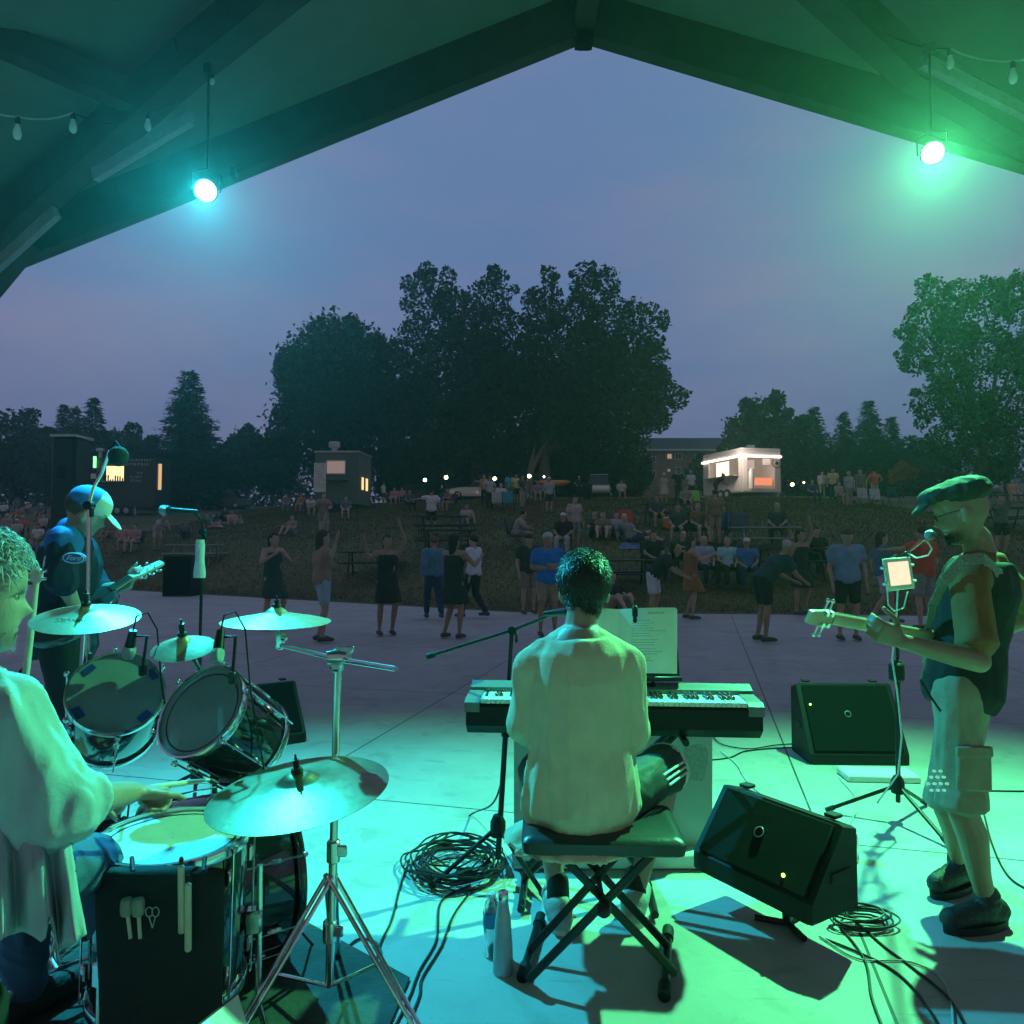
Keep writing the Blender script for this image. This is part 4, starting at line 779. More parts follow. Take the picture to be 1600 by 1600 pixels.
def person(loc, rz, ps, outfit, hair, top, bottom, haircol, label, scale=1.0, group='people in the crowd', shoe=(.08, .08, .08)):
    t = thing('person', loc, label, 'person', group, rz=rz); t.scale = (scale,) * 3; sk = random.choice(SKINC)
    for nm, me in proto(ps, outfit, hair).items():
        nm = nm if nm[:4] != 'shoe' else 'shoe'
        o = bpy.data.objects.new(nm, me); col.objects.link(o); o.parent = t
        if len(me.materials) == 0: me.materials.append(cmat((.3, .3, .3)))
        o.material_slots[0].link = 'OBJECT'
        o.material_slots[0].material = cmat({'body': sk, 'shirt': top, 'dress': top, 'trousers': bottom, 'shorts': bottom, 'hair': haircol, 'cap': haircol, 'shoe': shoe}[nm])
    return t
W_, K_, BL, NV, RD, PK, GY, TN, GN, OR, CY, YL = (.62, .62, .6), (.02, .02, .022), (.07, .2, .42), (.03, .045, .1), (.5, .07, .05), (.55, .25, .3), (.25, .26, .27), (.35, .28, .19), (.1, .22, .12), (.55, .2, .06), (.3, .6, .62), (.65, .6, .15)
HB, HD, HG, HL = (.05, .035, .025), (.015, .013, .012), (.45, .44, .42), (.3, .2, .1)

def picnic_table(loc, rz, label, light=False, scale=1.0):
    t = thing('picnic_table', loc, label, 'picnic table', 'picnic tables on the lawn', rz=rz); A = t.matrix_world; m = mat('coated_steel', (.3, .31, .31) if light else (.025, .03, .03), .4, .3)
    def bx(mb, c, s): mb.box(A @ V(c), s, A.to_3x3(), bev=.01)
    mb = MB()
    for k in range(5): bx(mb, (0, -.3 + k * .15, .76), (1.85, .135, .04))
    build('table_top', mb, m, t)
    for s in (-1, 1):
        mb = MB(); bx(mb, (0, s * .68, .45), (1.85, .13, .04)); bx(mb, (0, s * .68 + .14, .45), (1.85, .13, .04)); build('bench', mb, m, t)
    for s in (-1, 1):
        mb = MB(); x = s * .65
        for q in (-1, 1): mb.tube([A @ V((x, q * .25, .74)), A @ V((x, q * .55, .02))], .025, 8)
        mb.tube([A @ V((x, -.8, .42)), A @ V((x, .85, .42))], .022, 8); build('frame', mb, m, t)
    return t
def camp_chair(loc, rz, color, label):
    t = thing('folding_chair', loc, label, 'folding chair', 'folding chairs on the lawn', rz=rz); A = t.matrix_world; m = cmat(color)
    mb = MB(); mb.box(A @ V((0, 0, .40)), (.5, .46, .03), A.to_3x3(), bev=.012); build('seat', mb, m, t)
    mb = MB(); q = Matrix.Rotation(R(-12), 3, 'X'); mb.box(A @ V((0, .29, .68)), (.5, .03, .5), A.to_3x3() @ q, bev=.012); build('backrest', mb, m, t)
    for s in (-1, 1):
        mb = MB(); mb.tube([A @ V((s * .25, -.24, .0)), A @ V((s * .25, .22, .5))], .012, 6); mb.tube([A @ V((s * .25, .26, .0)), A @ V((s * .25, -.22, .6)), A @ V((s * .25, .26, .62))], .012, 6); mb.tube([A @ V((s * .25, .24, .36)), A @ V((s * .25, .34, .94))], .012, 6); build('side_frame', mb, M['black_metal'], t)

# ================================================================ the crowd: (px, py of feet, pose, outfit, hair, top, bottom, hair colour, turn, label)
def crowd(rows, ground, group):
    for (px, py, ps, out, hr, top, bot, hc, rz, lb) in rows:
        p = ground(px, py); loc = V((p.x, p.y, p.z)); sc = random.uniform(.96, 1.06)
        if ps == 'stand' and (px * 7 + py) % 3 == 0: ps = 'hips'
        chair = None
        if ps in ('sit', 'sitlean'):
            t = camp_chair((loc.x, loc.y, loc.z), R(rz), top if False else (.03, .05, .08), 'dark chair under the ' + ' '.join(lb.split()[:12]))
            if ps in ('sit', 'sitlean'): loc = loc + V((0, 0, -.03))
        person(loc, R(rz), ps, out, hr, top, bot, hc, lb, sc if ps not in ('sit', 'sitlean') else 1.0, group)
dancers = [
 (425, 985, 'dance', 'dress', 'long', (.03, .06, .045), K_, HD, 60, 'person in a dark green dress dancing, furthest left on the concrete'),
 (502, 1003, 'armsup', 'shorts', 'long', (.34, .2, .16), (.34, .45, .55), HB, 120, 'person with one arm up in pale denim shorts dancing behind the middle cymbal'),
 (604, 993, 'armsup', 'dress', 'long', K_, K_, HB, 25, 'person in a black dress holding both arms up on the edge of the concrete'),
 (678, 968, 'walk', 'long', 'short', (.09, .2, .3), NV, (.16, .08, .04), 200, 'red haired person in a long blue shirt stepping on the concrete'),
 (709, 998, 'dance', 'dress', 'long', (.025, .035, .03), K_, HD, 150, 'person in a short black dress nearest the stage in the middle group'),
 (740, 966, 'walk', 'long', 'short', (.60, .6, .66), K_, HD, 240, 'person in a white long sleeved shirt and black trousers dancing'),
 (826, 960, 'stand', 'shorts', 'cap', (.035, .045, .035), (.25, .2, .15), K_, 20, 'person in a black cap and dark shirt behind the one in the bright blue jacket'),
 (856, 995, 'folded', 'shorts', 'cap', (.03, .2, .62), TN, HG, 10, 'person in a bright blue jacket and khaki shorts left of the keyboard player'),
 (1020, 975, 'bend', 'shorts', 'long', K_, (.6, .6, .62), HD, 70, 'bending person in white shorts behind the music book'),
 (1080, 968, 'dance', 'dress', 'long', (.28, .13, .05), K_, HB, 100, 'person in an orange patterned dress dancing right of the music book'),
 (1192, 1003, 'bend', 'shorts', 'short', (.03, .06, .07), K_, HG, 100, 'grey haired person in dark clothes leaning forward on the concrete'),
 (1252, 962, 'armsup', 'dress', 'long', K_, K_, HD, 30, 'dark clothed person with raised arms left of the one in the pale blue shirt'),
 (1326, 1001, 'stand', 'shorts', 'cap', (.20, .3, .46), K_, (.08, .06, .05), -5, 'stout person in a pale blue short sleeved shirt and black shorts'),
 (1446, 985, 'reach', 'shorts', 'short', RD, GY, HB, 200, 'person in a red shirt stretching an arm out behind the tablet'),
 (1380, 975, 'walk', 'shorts', 'long', (.1, .16, .24), (.5, .5, .52), HB, 80, 'person in a blue top and pale shorts walking left of the red shirt'),
]
crowd(dancers, lambda x, y: (T(x, y) if y < 966 else G(x, y)), 'people dancing on the concrete')
lawn = [
 # far left
 (10, 838, 'sit', 'shorts', 'short', (.35, .28, .3), K_, HG, 20, 'person in a mauve shirt seated at the far left edge'), (35, 842, 'sit', 'shorts', 'short', (.5, .14, .08), GY, HG, 30, 'grey haired person in an orange red shirt seated at far left'),
 (58, 858, 'sit', 'shorts', 'long', W_, GY, HB, 10, 'person in a white top seated left of the blue capped guitarist'), (18, 868, 'ground', 'shorts', 'long', PK, GY, HD, 40, 'person in a pink top on the grass at the far left'),
 (70, 888, 'sitlean', 'trousers', 'short', (.22, .22, .28), K_, HB, 10, 'person in grey leaning forward just left of the blue capped guitarist'), (5, 812, 'sit', 'trousers', 'short', W_, K_, HD, 10, 'person in white in the highest seat at the far left edge'),
 (15, 787, 'stand', 'shorts', 'long', (.5, .42, .42), GY, HB, 0, 'person in a pale pink top standing at the far left edge'), (42, 786, 'sit', 'shorts', 'short', (.6, .55, .55), GY, HB, 0, 'person in an off white shirt seated left of the tall loudspeaker'),
 (28, 800, 'sitlean', 'shorts', 'cap', (.1, .12, .2), GY, NV, 0, 'person in a navy cap seated left of the tall loudspeaker'), (148, 812, 'sit', 'shorts', 'long', PK, TN, HB, 0, 'person in a pink top seated right of the tall loudspeaker'),
 (44, 802, 'ground', 'shorts', 'long', (.5, .3, .3), GY, HD, -20, 'person in a rose shirt on the grass beside the tall loudspeaker'), (62, 815, 'sit', 'shorts', 'long', (.12, .14, .16), K_, HG, 10, 'grey haired person in a dark top below the tall loudspeaker'),
 (88, 778, 'sit', 'shorts', 'short', (.3, .25, .27), K_, HB, 0, 'person in mauve grey seated behind the pink top at far left'), (125, 792, 'sitlean', 'shorts', 'short', (.12, .1, .14), GY, HD, 20, 'person in dark plum leaning forward near the tall loudspeaker'),
 (25, 850, 'sit', 'shorts', 'cap', (.5, .42, .4), GY, W_, 15, 'person in a white cap and cream shirt among the far left seats'), (48, 872, 'ground', 'trousers', 'long', (.14, .14, .2), K_, HB, 25, 'long haired person in slate blue on the grass at far left'),
 (80, 862, 'sit', 'shorts', 'short', (.42, .22, .2), GY, HD, 0, 'person in brick pink seated behind the blue capped guitarist'), (0, 900, 'sit', 'trousers', 'long', (.3, .2, .22), NV, HD, 30, 'lowest seated person at the far left edge'),
 (66, 838, 'sit', 'shorts', 'long', (.46, .4, .42), K_, HL, -10, 'fair haired person in pale mauve among the far left seats'), (25, 815, 'ground', 'shorts', 'short', (.36, .1, .08), GY, HB, 10, 'person in deep red on the grass among the far left seats'),
 (52, 905, 'ground', 'trousers', 'short', (.2, .2, .24), K_, HG, 35, 'grey haired person on the grass behind the drummer face'), (170, 842, 'ground', 'shorts', 'long', (.2, .12, .12), GY, HD, 0, 'person in dark brown on the grass right of the blue cap'),
 (290, 842, 'ground', 'trousers', 'short', (.1, .1, .11), K_, HD, 20, 'dark clothed person on the grass behind the gooseneck microphone'), (455, 838, 'ground', 'shorts', 'long', (.3, .2, .18), GY, HB, -20, 'person in tan on the open grass left of the raised hand dancer'),
 (540, 812, 'sit', 'shorts', 'short', (.12, .14, .18), GY, HD, 10, 'person in dark slate seated on the grass below the green food trailer'), (730, 822, 'ground', 'shorts', 'long', (.4, .36, .36), GY, HB, 20, 'person in pale grey on the grass right of the middle picnic table'),
 # left middle
 (192, 862, 'sit', 'shorts', 'long', (.5, .28, .27), TN, HB, 20, 'left one of the two people seated together beside the boom microphone'), (210, 864, 'sit', 'shorts', 'short', (.4, .25, .22), (.45, .3, .28), HD, -10, 'right one of the two people seated together beside the boom microphone'),
 (245, 862, 'bend', 'shorts', 'short', (.42, .36, .38), (.45, .38, .36), HG, 60, 'person in a pale loose shirt stooping left of the stand with a towel'), (246, 772, 'stand', 'trousers', 'short', (.05, .05, .06), K_, HD, 90, 'dark clothed person standing at the end door of the left food trailer'),
 (263, 776, 'stand', 'shorts', 'long', (.2, .15, .14), GY, HB, 70, 'second person in the queue at the left food trailer'), (311, 796, 'sit', 'shorts', 'long', W_, PK, HB, 10, 'person in a white blouse seated in front of the tall spruce'),
 (335, 792, 'stand', 'shorts', 'long', (.04, .07, .06), GN, HD, 60, 'person in dark green behind the picnic blanket'), (350, 816, 'ground', 'trousers', 'long', K_, K_, HD, -30, 'person in black sitting on the picnic blanket'),
 (330, 826, 'lounge', 'shorts', 'long', (.06, .2, .14), (.45, .2, .2), HB, 0, 'person lounging on the left of the picnic blanket'), (362, 822, 'ground', 'shorts', 'short', (.5, .25, .26), (.5, .3, .3), HB, 20, 'person in pink on the right of the picnic blanket'),
 (388, 780, 'stand', 'dress', 'long', (.36, .3, .35), GY, HB, 0, 'person in a long mauve dress standing left of the green food trailer'), (400, 783, 'stand', 'shorts', 'short', (.07, .08, .08), GY, HD, 20, 'person in dark between the mauve dress and the grey shirt'),
 (414, 778, 'stand', 'shorts', 'short', (.32, .34, .34), K_, HG, -30, 'person in a grey shirt standing left of the green food trailer'), (430, 790, 'sit', 'shorts', 'long', (.2, .2, .2), GY, HB, 0, 'person seated low left of the two in front of the menu board'),
 (447, 800, 'sit', 'trousers', 'short', (.25, .16, .14), (.15, .2, .28), HB, 10, 'person in brown with jeans seated left of the menu board'), (470, 800, 'sit', 'shorts', 'cap', (.5, .12, .06), (.3, .3, .34), RD, -10, 'person with an orange red cap seated below the menu board'),
 (484, 806, 'sitlean', 'shorts', 'long', W_, GY, HD, 30, 'person in a white shirt seated in front of the menu board'), (458, 784, 'sit', 'shorts', 'short', (.18, .12, .12), K_, HD, 10, 'person in dark red seated behind the one with the orange red cap'),
 (505, 838, 'dance', 'shorts', 'long', (.28, .16, .13), (.2, .2, .2), HB, 30, 'person with a raised hand on the grass behind the middle cymbal'),
 # queue at the green trailer
 (566, 786, 'stand', 'shorts', 'short', (.28, .27, .26), (.06, .06, .07), HD, 90, 'person in grey at the lit window of the green food trailer'), (584, 782, 'stand', 'shorts', 'long', (.3, .42, .4), GN, HB, 110, 'person in pale green second in line at the green food trailer'),
 (599, 788, 'stand', 'shorts', 'short', (.55, .53, .5), K_, HD, 70, 'person in a white shirt and black shorts last in line at the green food trailer'),
 (616, 790, 'sit', 'shorts', 'long', PK, TN, HB, 0, 'person in a pink top seated right of the green food trailer'), (628, 786, 'sit', 'shorts', 'short', (.5, .2, .22), K_, HD, 0, 'child in a red top right of the green food trailer'),
 (650, 782, 'sit', 'shorts', 'short', (.2, .22, .25), GY, HB, 0, 'person in grey seated under the cool white lamp'), (662, 776, 'stand', 'shorts', 'short', (.3, .3, .32), K_, HB, 20, 'person standing in front of the dark car'),
 (674, 838, 'reach', 'shorts', 'short', (.62, .62, .64), K_, HD, 180, 'person in a white shirt leaning on the middle picnic table'), (703, 800, 'sitlean', 'shorts', 'short', (.3, .12, .08), TN, HB, -40, 'person in rust red at the right end of the middle picnic table'),
 (684, 780, 'sit', 'shorts', 'long', W_, GY, HD, 0, 'person in white behind the middle picnic table'), (640, 800, 'sit', 'trousers', 'short', (.08, .09, .12), K_, HD, 30, 'dark clothed person at the left end of the middle picnic table'),
 (757, 792, 'stand', 'trousers', 'short', (.42, .26, .12), K_, HB, -20, 'person in an orange tan shirt near the pale car'), (765, 798, 'stand', 'trousers', 'long', (.45, .45, .47), K_, HD, 30, 'person in a grey top and black leggings near the pale car'),
 (783, 792, 'sit', 'shorts', 'short', W_, GY, HG, 0, 'person in a white shirt seated left of the turquoise chair'), (797, 788, 'stand', 'shorts', 'long', (.12, .45, .5), GY, HB, 180, 'person in a turquoise shirt below the forked trunk'),
 (806, 788, 'stand', 'shorts', 'short', YL, K_, HB, 40, 'person in a bright yellow top below the forked trunk'), (816, 795, 'stand', 'trousers', 'short', (.07, .07, .08), (.4, .3, .25), HD, 60, 'person in a dark top with bare legs below the forked trunk'),
 (858, 802, 'stand', 'shorts', 'cap', (.4, .42, .42), NV, W_, 20, 'person in a white cap carrying an orange kayak shaped float'), (840, 785, 'sit', 'shorts', 'short', (.25, .2, .22), GY, HD, 0, 'person seated left of the orange float'),
 (905, 778, 'stand', 'trousers', 'cap', (.04, .05, .05), K_, W_, 10, 'dark clothed person in a white cap left of the white van'), (971, 782, 'sit', 'shorts', 'cap', (.55, .52, .5), K_, K_, 0, 'person in white seated right of the white van'),
 (985, 776, 'stand', 'shorts', 'short', (.45, .25, .26), GY, HB, 0, 'person in rose standing right of the white van'),
 # centre lawn
 (880, 868, 'sit', 'trousers', 'cap', K_, (.4, .4, .4), W_, -10, 'person in black with a white cap seated above the keyboard player'), (898, 862, 'stand', 'shorts', 'short', (.45, .36, .35), GY, HB, 30, 'child in a pale shirt above the keyboard player'),
 (808, 860, 'sitlean', 'shorts', 'short', (.4, .36, .34), GY, HD, 80, 'person in a pale shirt crouching left of the one in the black cap'),
 (930, 842, 'ground', 'trousers', 'long', (.06, .07, .06), K_, HD, 10, 'dark haired person in black sitting on the grass with a companion'), (942, 844, 'ground', 'shorts', 'long', (.2, .16, .12), (.5, .35, .3), HB, -10, 'person with bare legs on the grass beside the dark haired one'),
 (964, 842, 'ground', 'trousers', 'long', (.5, .3, .3), (.14, .22, .38), HD, 10, 'person in a pink top and jeans by the red folding chair'), (990, 848, 'lounge', 'shorts', 'short', (.25, .25, .3), NV, HG, 0, 'person lying on the blue blanket'),
 (960, 958, 'ground', 'shorts', 'long', K_, (.3, .2, .17), HD, 30, 'dark person sitting at the lawn edge behind the music book'),
 (1038, 790, 'stand', 'dress', 'cap', (.5, .45, .36), TN, W_, 10, 'person in a cream patterned dress and white hat at the far picnic table'), (1060, 785, 'stand', 'trousers', 'short', K_, K_, HD, 0, 'person in black beside the cream patterned dress'),
 (1080, 784, 'stand', 'shorts', 'short', W_, K_, HG, 20, 'person in a white shirt left of the lit food trailer'), (1072, 800, 'sit', 'shorts', 'short', (.3, .25, .24), K_, HB, 0, 'person seated under the far picnic table group'),
 (1118, 782, 'bend', 'trousers', 'short', (.06, .06, .06), K_, HD, 90, 'dark clothed person stooping at the hatch of the lit food trailer'), (1027, 826, 'sit', 'shorts', 'long', (.06, .08, .07), K_, HD, 0, 'dark clothed person left of the orange cooler'),
 (1060, 850, 'sit', 'shorts', 'short', (.05, .07, .06), K_, HD, -20, 'dark clothed person right of the orange cooler'), (1092, 850, 'sit', 'shorts', 'long', (.2, .14, .08), K_, HL, 10, 'fair haired person in brown left of the blue chair back'),
 (1022, 905, 'sit', 'trousers', 'long', K_, K_, HD, 10, 'dark seated person behind the music book top'), (1066, 900, 'sitlean', 'trousers', 'short', (.05, .07, .06), K_, HD, -10, 'dark seated person between the music book and the row in blue'),
 (1102, 915, 'sit', 'trousers', 'long', (.35, .36, .5), K_, (.4, .34, .28), 10, 'person in a lilac top, left end of the seated row'), (1138, 918, 'sit', 'trousers', 'short', CY, K_, (.3, .24, .2), 0, 'person in a pale turquoise shirt in the seated row'),
 (1168, 920, 'sit', 'trousers', 'cap', (.08, .18, .4), NV, W_, -10, 'person in a blue patterned shirt in the seated row'),
 (1118, 855, 'stand', 'shorts', 'short', (.24, .17, .1), TN, HB, 180, 'person in brown standing between the two blue chair backs'), (1215, 850, 'sit', 'trousers', 'short', (.05, .07, .07), K_, HG, -20, 'person in dark clothes at the right picnic table'),
 # right
 (1270, 786, 'sit', 'trousers', 'short', (.08, .09, .16), NV, HD, 10, 'person in navy seated right of the lit food trailer'), (1302, 784, 'stand', 'trousers', 'short', (.65, .55, .3), K_, HB, -20, 'person in a lit yellow shirt on the crest at right'),
 (1312, 790, 'sit', 'shorts', 'short', (.45, .38, .34), TN, HB, 20, 'person in beige seated in front of the yellow shirt'), (1327, 792, 'stand', 'shorts', 'short', (.42, .42, .45), GY, HG, 20, 'person in a pale grey shirt on the crest at right'),
 (1345, 790, 'stand', 'shorts', 'long', (.2, .18, .16), TN, HB, -20, 'person in brown between the grey and the salmon shirts'), (1367, 784, 'stand', 'shorts', 'short', (.62, .16, .11), (.5, .4, .34), HB, 180, 'person in a salmon red shirt on the crest left of the sapling'),
 (1285, 778, 'stand', 'shorts', 'short', (.5, .5, .52), GY, HB, 0, 'person in white behind the yellow shirt'), (1262, 770, 'stand', 'shorts', 'short', (.4, .2, .12), GY, HB, 0, 'person in rust behind the one in navy'),
 (1583, 786, 'sit', 'shorts', 'short', (.6, .28, .22), GY, HB, 0, 'person in a salmon shirt seated behind the guitarist at the right edge'), (1278, 900, 'sit', 'trousers', 'long', K_, K_, HD, 0, 'dark seated person left of the pale blue shirt'),
 (1565, 868, 'armsup', 'shorts', 'short', (.1, .13, .1), K_, HB, 0, 'person with a raised bare arm behind the guitarist'),
]
crowd(lawn, T, 'people on the lawn')
# tables, blankets, coolers, chairs
for (px, py, rz, lt, lb) in ((583, 905, 4, 0, 'dark picnic table behind the dancer with raised arms'), (690, 842, 2, 0, 'dark picnic table under the person in the white shirt'), (700, 868, 0, 0, 'dark picnic table hidden behind the red haired dancer'),
        (1195, 868, -3, 1, 'pale topped picnic table right of the blue chair backs'), (1040, 820, 4, 0, 'dark picnic table on the slope left of the lime green chair'), (965, 925, 0, 0, 'dark picnic table behind the keyboard player'),
        (1235, 905, 0, 0, 'dark picnic table left of the pale blue shirt'), (1570, 830, 0, 0, 'dark picnic table at the right edge behind the guitarist'), (305, 885, 3, 1, 'pale picnic table behind the black loudspeaker box on the lawn edge')):
    picnic_table(T(px, py), R(rz), lb, lt)
for (px, py, rz, c, lb) in ((1120, 848, 180, (.02, .12, .5), 'bright blue folding chair seen from behind'), (1150, 852, 180, (.10, .14, .24), 'slate blue folding chair seen from behind'), (985, 842, 20, (.5, .06, .05), 'red folding chair behind the pink top'),
        (1090, 796, 10, (.25, .6, .12), 'lime green folding chair at the crest'), (795, 800, 170, (.08, .42, .5), 'turquoise folding chair by the forked trunk'), (778, 800, 170, W_, 'white folding chair left of the turquoise one'), (1398, 790, 0, (.03, .06, .1), 'dark folding chair left of the sapling'),
        (1352, 792, 0, (.5, .5, .5), 'white folding chair below the salmon red shirt'), (1372, 794, 0, (.48, .5, .5), 'white folding chair left of the sapling trunk'), (110, 800, 10, (.04, .1, .3), 'blue folding chair behind the tall loudspeaker')):
    camp_chair(T(px, py), R(rz), c, lb)
def slab_cloth(px0, px1, py0, py1, m, lb):
    a, b, c, d = T(px0, py1), T(px1, py1), T(px1 - 6, py0), T(px0 + 6, py0); n = 8; mb = MB(); vs = []
    for i in range(n + 1):
        for j in range(n + 1):
            p = a.lerp(b, i / n).lerp(d.lerp(c, i / n), j / n); p.z = terr(p.x, p.y) + .03 + .02 * noise.noise(p * 3); vs.append(p)
    mb.add(vs, [(i * (n + 1) + j, (i + 1) * (n + 1) + j, (i + 1) * (n + 1) + j + 1, i * (n + 1) + j + 1) for i in range(n) for j in range(n)])
    build('picnic_blanket', mb, m, None, lb, 'blanket')
slab_cloth(326, 382, 806, 819, cmat((.42, .24, .24)), 'rose picnic blanket on the grass at left')
slab_cloth(965, 1012, 850, 860, cmat((.13, .17, .32)), 'blue blanket on the grass above the music book')
p = T(1050, 828); t = thing('cooler', p, 'orange cooler box with a white lid on the slope', 'cooler'); mb = MB(); mb.box(p + V((0, 0, .2)), (.55, .35, .36), bev=.03); build('box', mb, cmat((.6, .17, .04)), t); mb = MB(); mb.box(p + V((0, 0, .41)), (.57, .37, .06), bev=.02); build('lid', mb, M['white'], t)
p = T(865, 790); z = 1.15; t = thing('float', p + V((0, -.2, z)), 'orange kayak shaped float carried under the forked trunk', 'float'); mb = MB(); mb.tube([p + V((-.85 + k * .17, -.25, z + .08 * ((k - 5) / 5) ** 2)) for k in range(11)], [.03, .09, .13, .15, .16, .16, .16, .15, .13, .09, .03], 14); build('hull', mb, cmat((.65, .22, .03), .5), t)
# fence rail and dark low boxes at the right crest, litter bin near the van
p = T(905, 782); t = thing('litter_bin', p + V((.5, 0, 0)), 'dark litter bin left of the white van', 'litter bin'); mb = MB(); mb.lathe([(.25, 0), (.28, .05), (.3, .9), (.32, .95), (.2, 1.05), (.02, 1.08)], p + V((.5, 0, 0)), n=18, cap=True); build('bin', mb, M['black_plastic'], t)
a, b = T(1540, 790), T(1640, 790); t = thing('rail_fence', a, 'low rail fence at the right edge behind the guitarist', 'fence'); mb = MB()
for k in range(4): q = a.lerp(b, k / 3); mb.cyl(q + V((0, 0, -.2)), q + V((0, 0, .6)), .05, n=8)
build('post', mb, M['wood'], t); mb = MB(); mb.tube([a + V((0, 0, .5)), b + V((0, 0, .5))], .04, 8); build('rail', mb, M['wood'], t)
# PA on the lawn edge
def pa_tower():
    d = 6.4; z0 = P(105, 852, d).z; t = thing('loudspeaker', P(105, 850, d), 'tall dark loudspeaker column on a tripod at the far left of the stage', 'loudspeaker'); x0, x1 = PX(74, d), PX(112, d); zt = P(100, 682, d).z; z1 = P(100, 850, d).z
    m = mat('speaker_cabinet', (.012, .016, .022), .5); mb = MB(); mb.box(((x0 + x1) / 2, d + .15, (zt + z1) / 2), (x1 - x0, .26, zt - z1), bev=.02); build('cabinet', mb, m, t)
    mb = MB(); mb.box(P(95, 737, d + .018), (.07, .01, .12), bev=.004); build('handle', mb, M['black_rubber'], t)
    mb = MB(); mb.box(((x0 + x1) / 2, d + .15, zt + .012), (x1 - x0 + .02, .28, .02)); build('top_edge', mb, M['steel'], t)
    mb = MB(); mb.cyl(((x0 + x1) / 2, d + .15, z1), ((x0 + x1) / 2, d + .15, .9), .02); mb.cyl(((x0 + x1) / 2, d + .15, 1.0), ((x0 + x1) / 2, d + .15, .25), .03); build('pole', mb, M['black_metal'], t)
    for k in range(3):
        a = R(90 + 120 * k); c = V(((x0 + x1) / 2, d + .15, 0)); mb = MB(); mb.cyl(c + V((0, 0, .85)), c + V((.6 * math.cos(a), .6 * math.sin(a), .02)), .015, n=8); build('leg', mb, M['black_metal'], t)
pa_tower()
p = G(276, 932); s = 1.15 / (1150 / p.y) * 0 + p.y / F
t = thing('loudspeaker', p, 'black loudspeaker box standing on the far edge of the concrete', 'loudspeaker'); w_ = 46 * s; h_ = 64 * s; mb = MB(); mb.box(p + V((0, .3, h_ / 2)), (w_, .6, h_), bev=.02); build('cabinet', mb, M['black_plastic'], t); mb = MB(); mb.box(p + V((0, -.005, h_ / 2)), (w_ * .88, .02, h_ * .9), bev=.008); build('grille', mb, M['grille'], t)

# ================================================================ instruments and stage gear
M['shaded_bronze'] = mat('shaded_ride_bronze', (.30, .27, .16), .38, 1, var=.2, scale=25, bump=.05, bscale=70)  # darker bronze: the shade over the ride cymbal is put into its colour
def spread(c, r, z=.0, n=3, a0=90): return [V((c[0] + r * math.cos(R(a0 + 360 / n * k)), c[1] + r * math.sin(R(a0 + 360 / n * k)), z)) for k in range(n)]
def tripod(t, c, hub_z, r, a0, m, low=None, th=.012, double=False):
    c = V(c)
    for p in spread(c, r, .012, 3, a0):
        mb = MB(); top = V((c.x, c.y, hub_z)); s, _ = basis(p - top)
        if double:
            for q in (-1, 1): mb.tube([top + s * q * .016, p + s * q * .012], .007, 8)
        else: mb.tube([top, p], th, 8)
        mb.tube([V((c.x, c.y, low if low is not None else hub_z * .35)), top.lerp(p, .55)], .006, 6)
        l = build('leg', mb, m, t); mb = MB(); mb.sph(p + V((0, 0, .004)), (.02, .02, .016), n=10, m=6); build('rubber_foot', mb, M['black_rubber'], l)
def cymbal(c, n, r, label, bell=1.0, lettering=False, spin=0, top=.03, m='bronze'):
    t = thing('cymbal', c, label, 'cymbal', 'cymbals of the drum kit'); n = V(n).normalized(); h = .0012; b = .022 * bell
    prof_ = [(.004, b), (r * .10, b * .93), (r * .17, b * .6), (r * .21, b * .30), (r * .25, b * .18), (r * .5, -.006), (r * .8, -.017), (r, -.027), (r, -.027 - h), (r * .8, -.017 - h), (r * .5, -.006 - h), (r * .25, b * .18 - h), (r * .21, b * .30 - h), (r * .17, b * .6 - h), (r * .1, b * .93 - h), (.004, b - h)]
    mb = MB(); mb.lathe(prof_, c, n, 72); o = build('plate', mb, M[m], t, ang=50)
    mb = MB(); mb.lathe([(.008, b), (.017, b + .002), (.015, b + .012), (.008, b + .014)], c, n, 16); build('felt', mb, M['black_rubber'], t)
    mb = MB(); mb.lathe([(.007, b + .014), (.009, b + .016), (.009, b + top * .9), (.004, b + top * .92), (.003, b + top + .012)], c, n, 12, cap=True); s, u = basis(n)
    build('wing_nut', mb, M['black_metal'], t)
    if lettering:
        mb = MB(); X = V((1, 0, 0)); X = (X - n * X.dot(n)).normalized(); Y = n.cross(X); rr = random.Random(4)
        for k in range(15):
            p = c + X * (-.055 + k * .008) - Y * r * .52 + n * -.0035; mb.tube([p + Y * rr.uniform(-.006, .008), p + X * .003 + Y * rr.uniform(.002, .014), p + X * .006 + Y * rr.uniform(-.006, .004)], .0012, 5)
        build('lettering', mb, M['black_metal'], t)
    return t
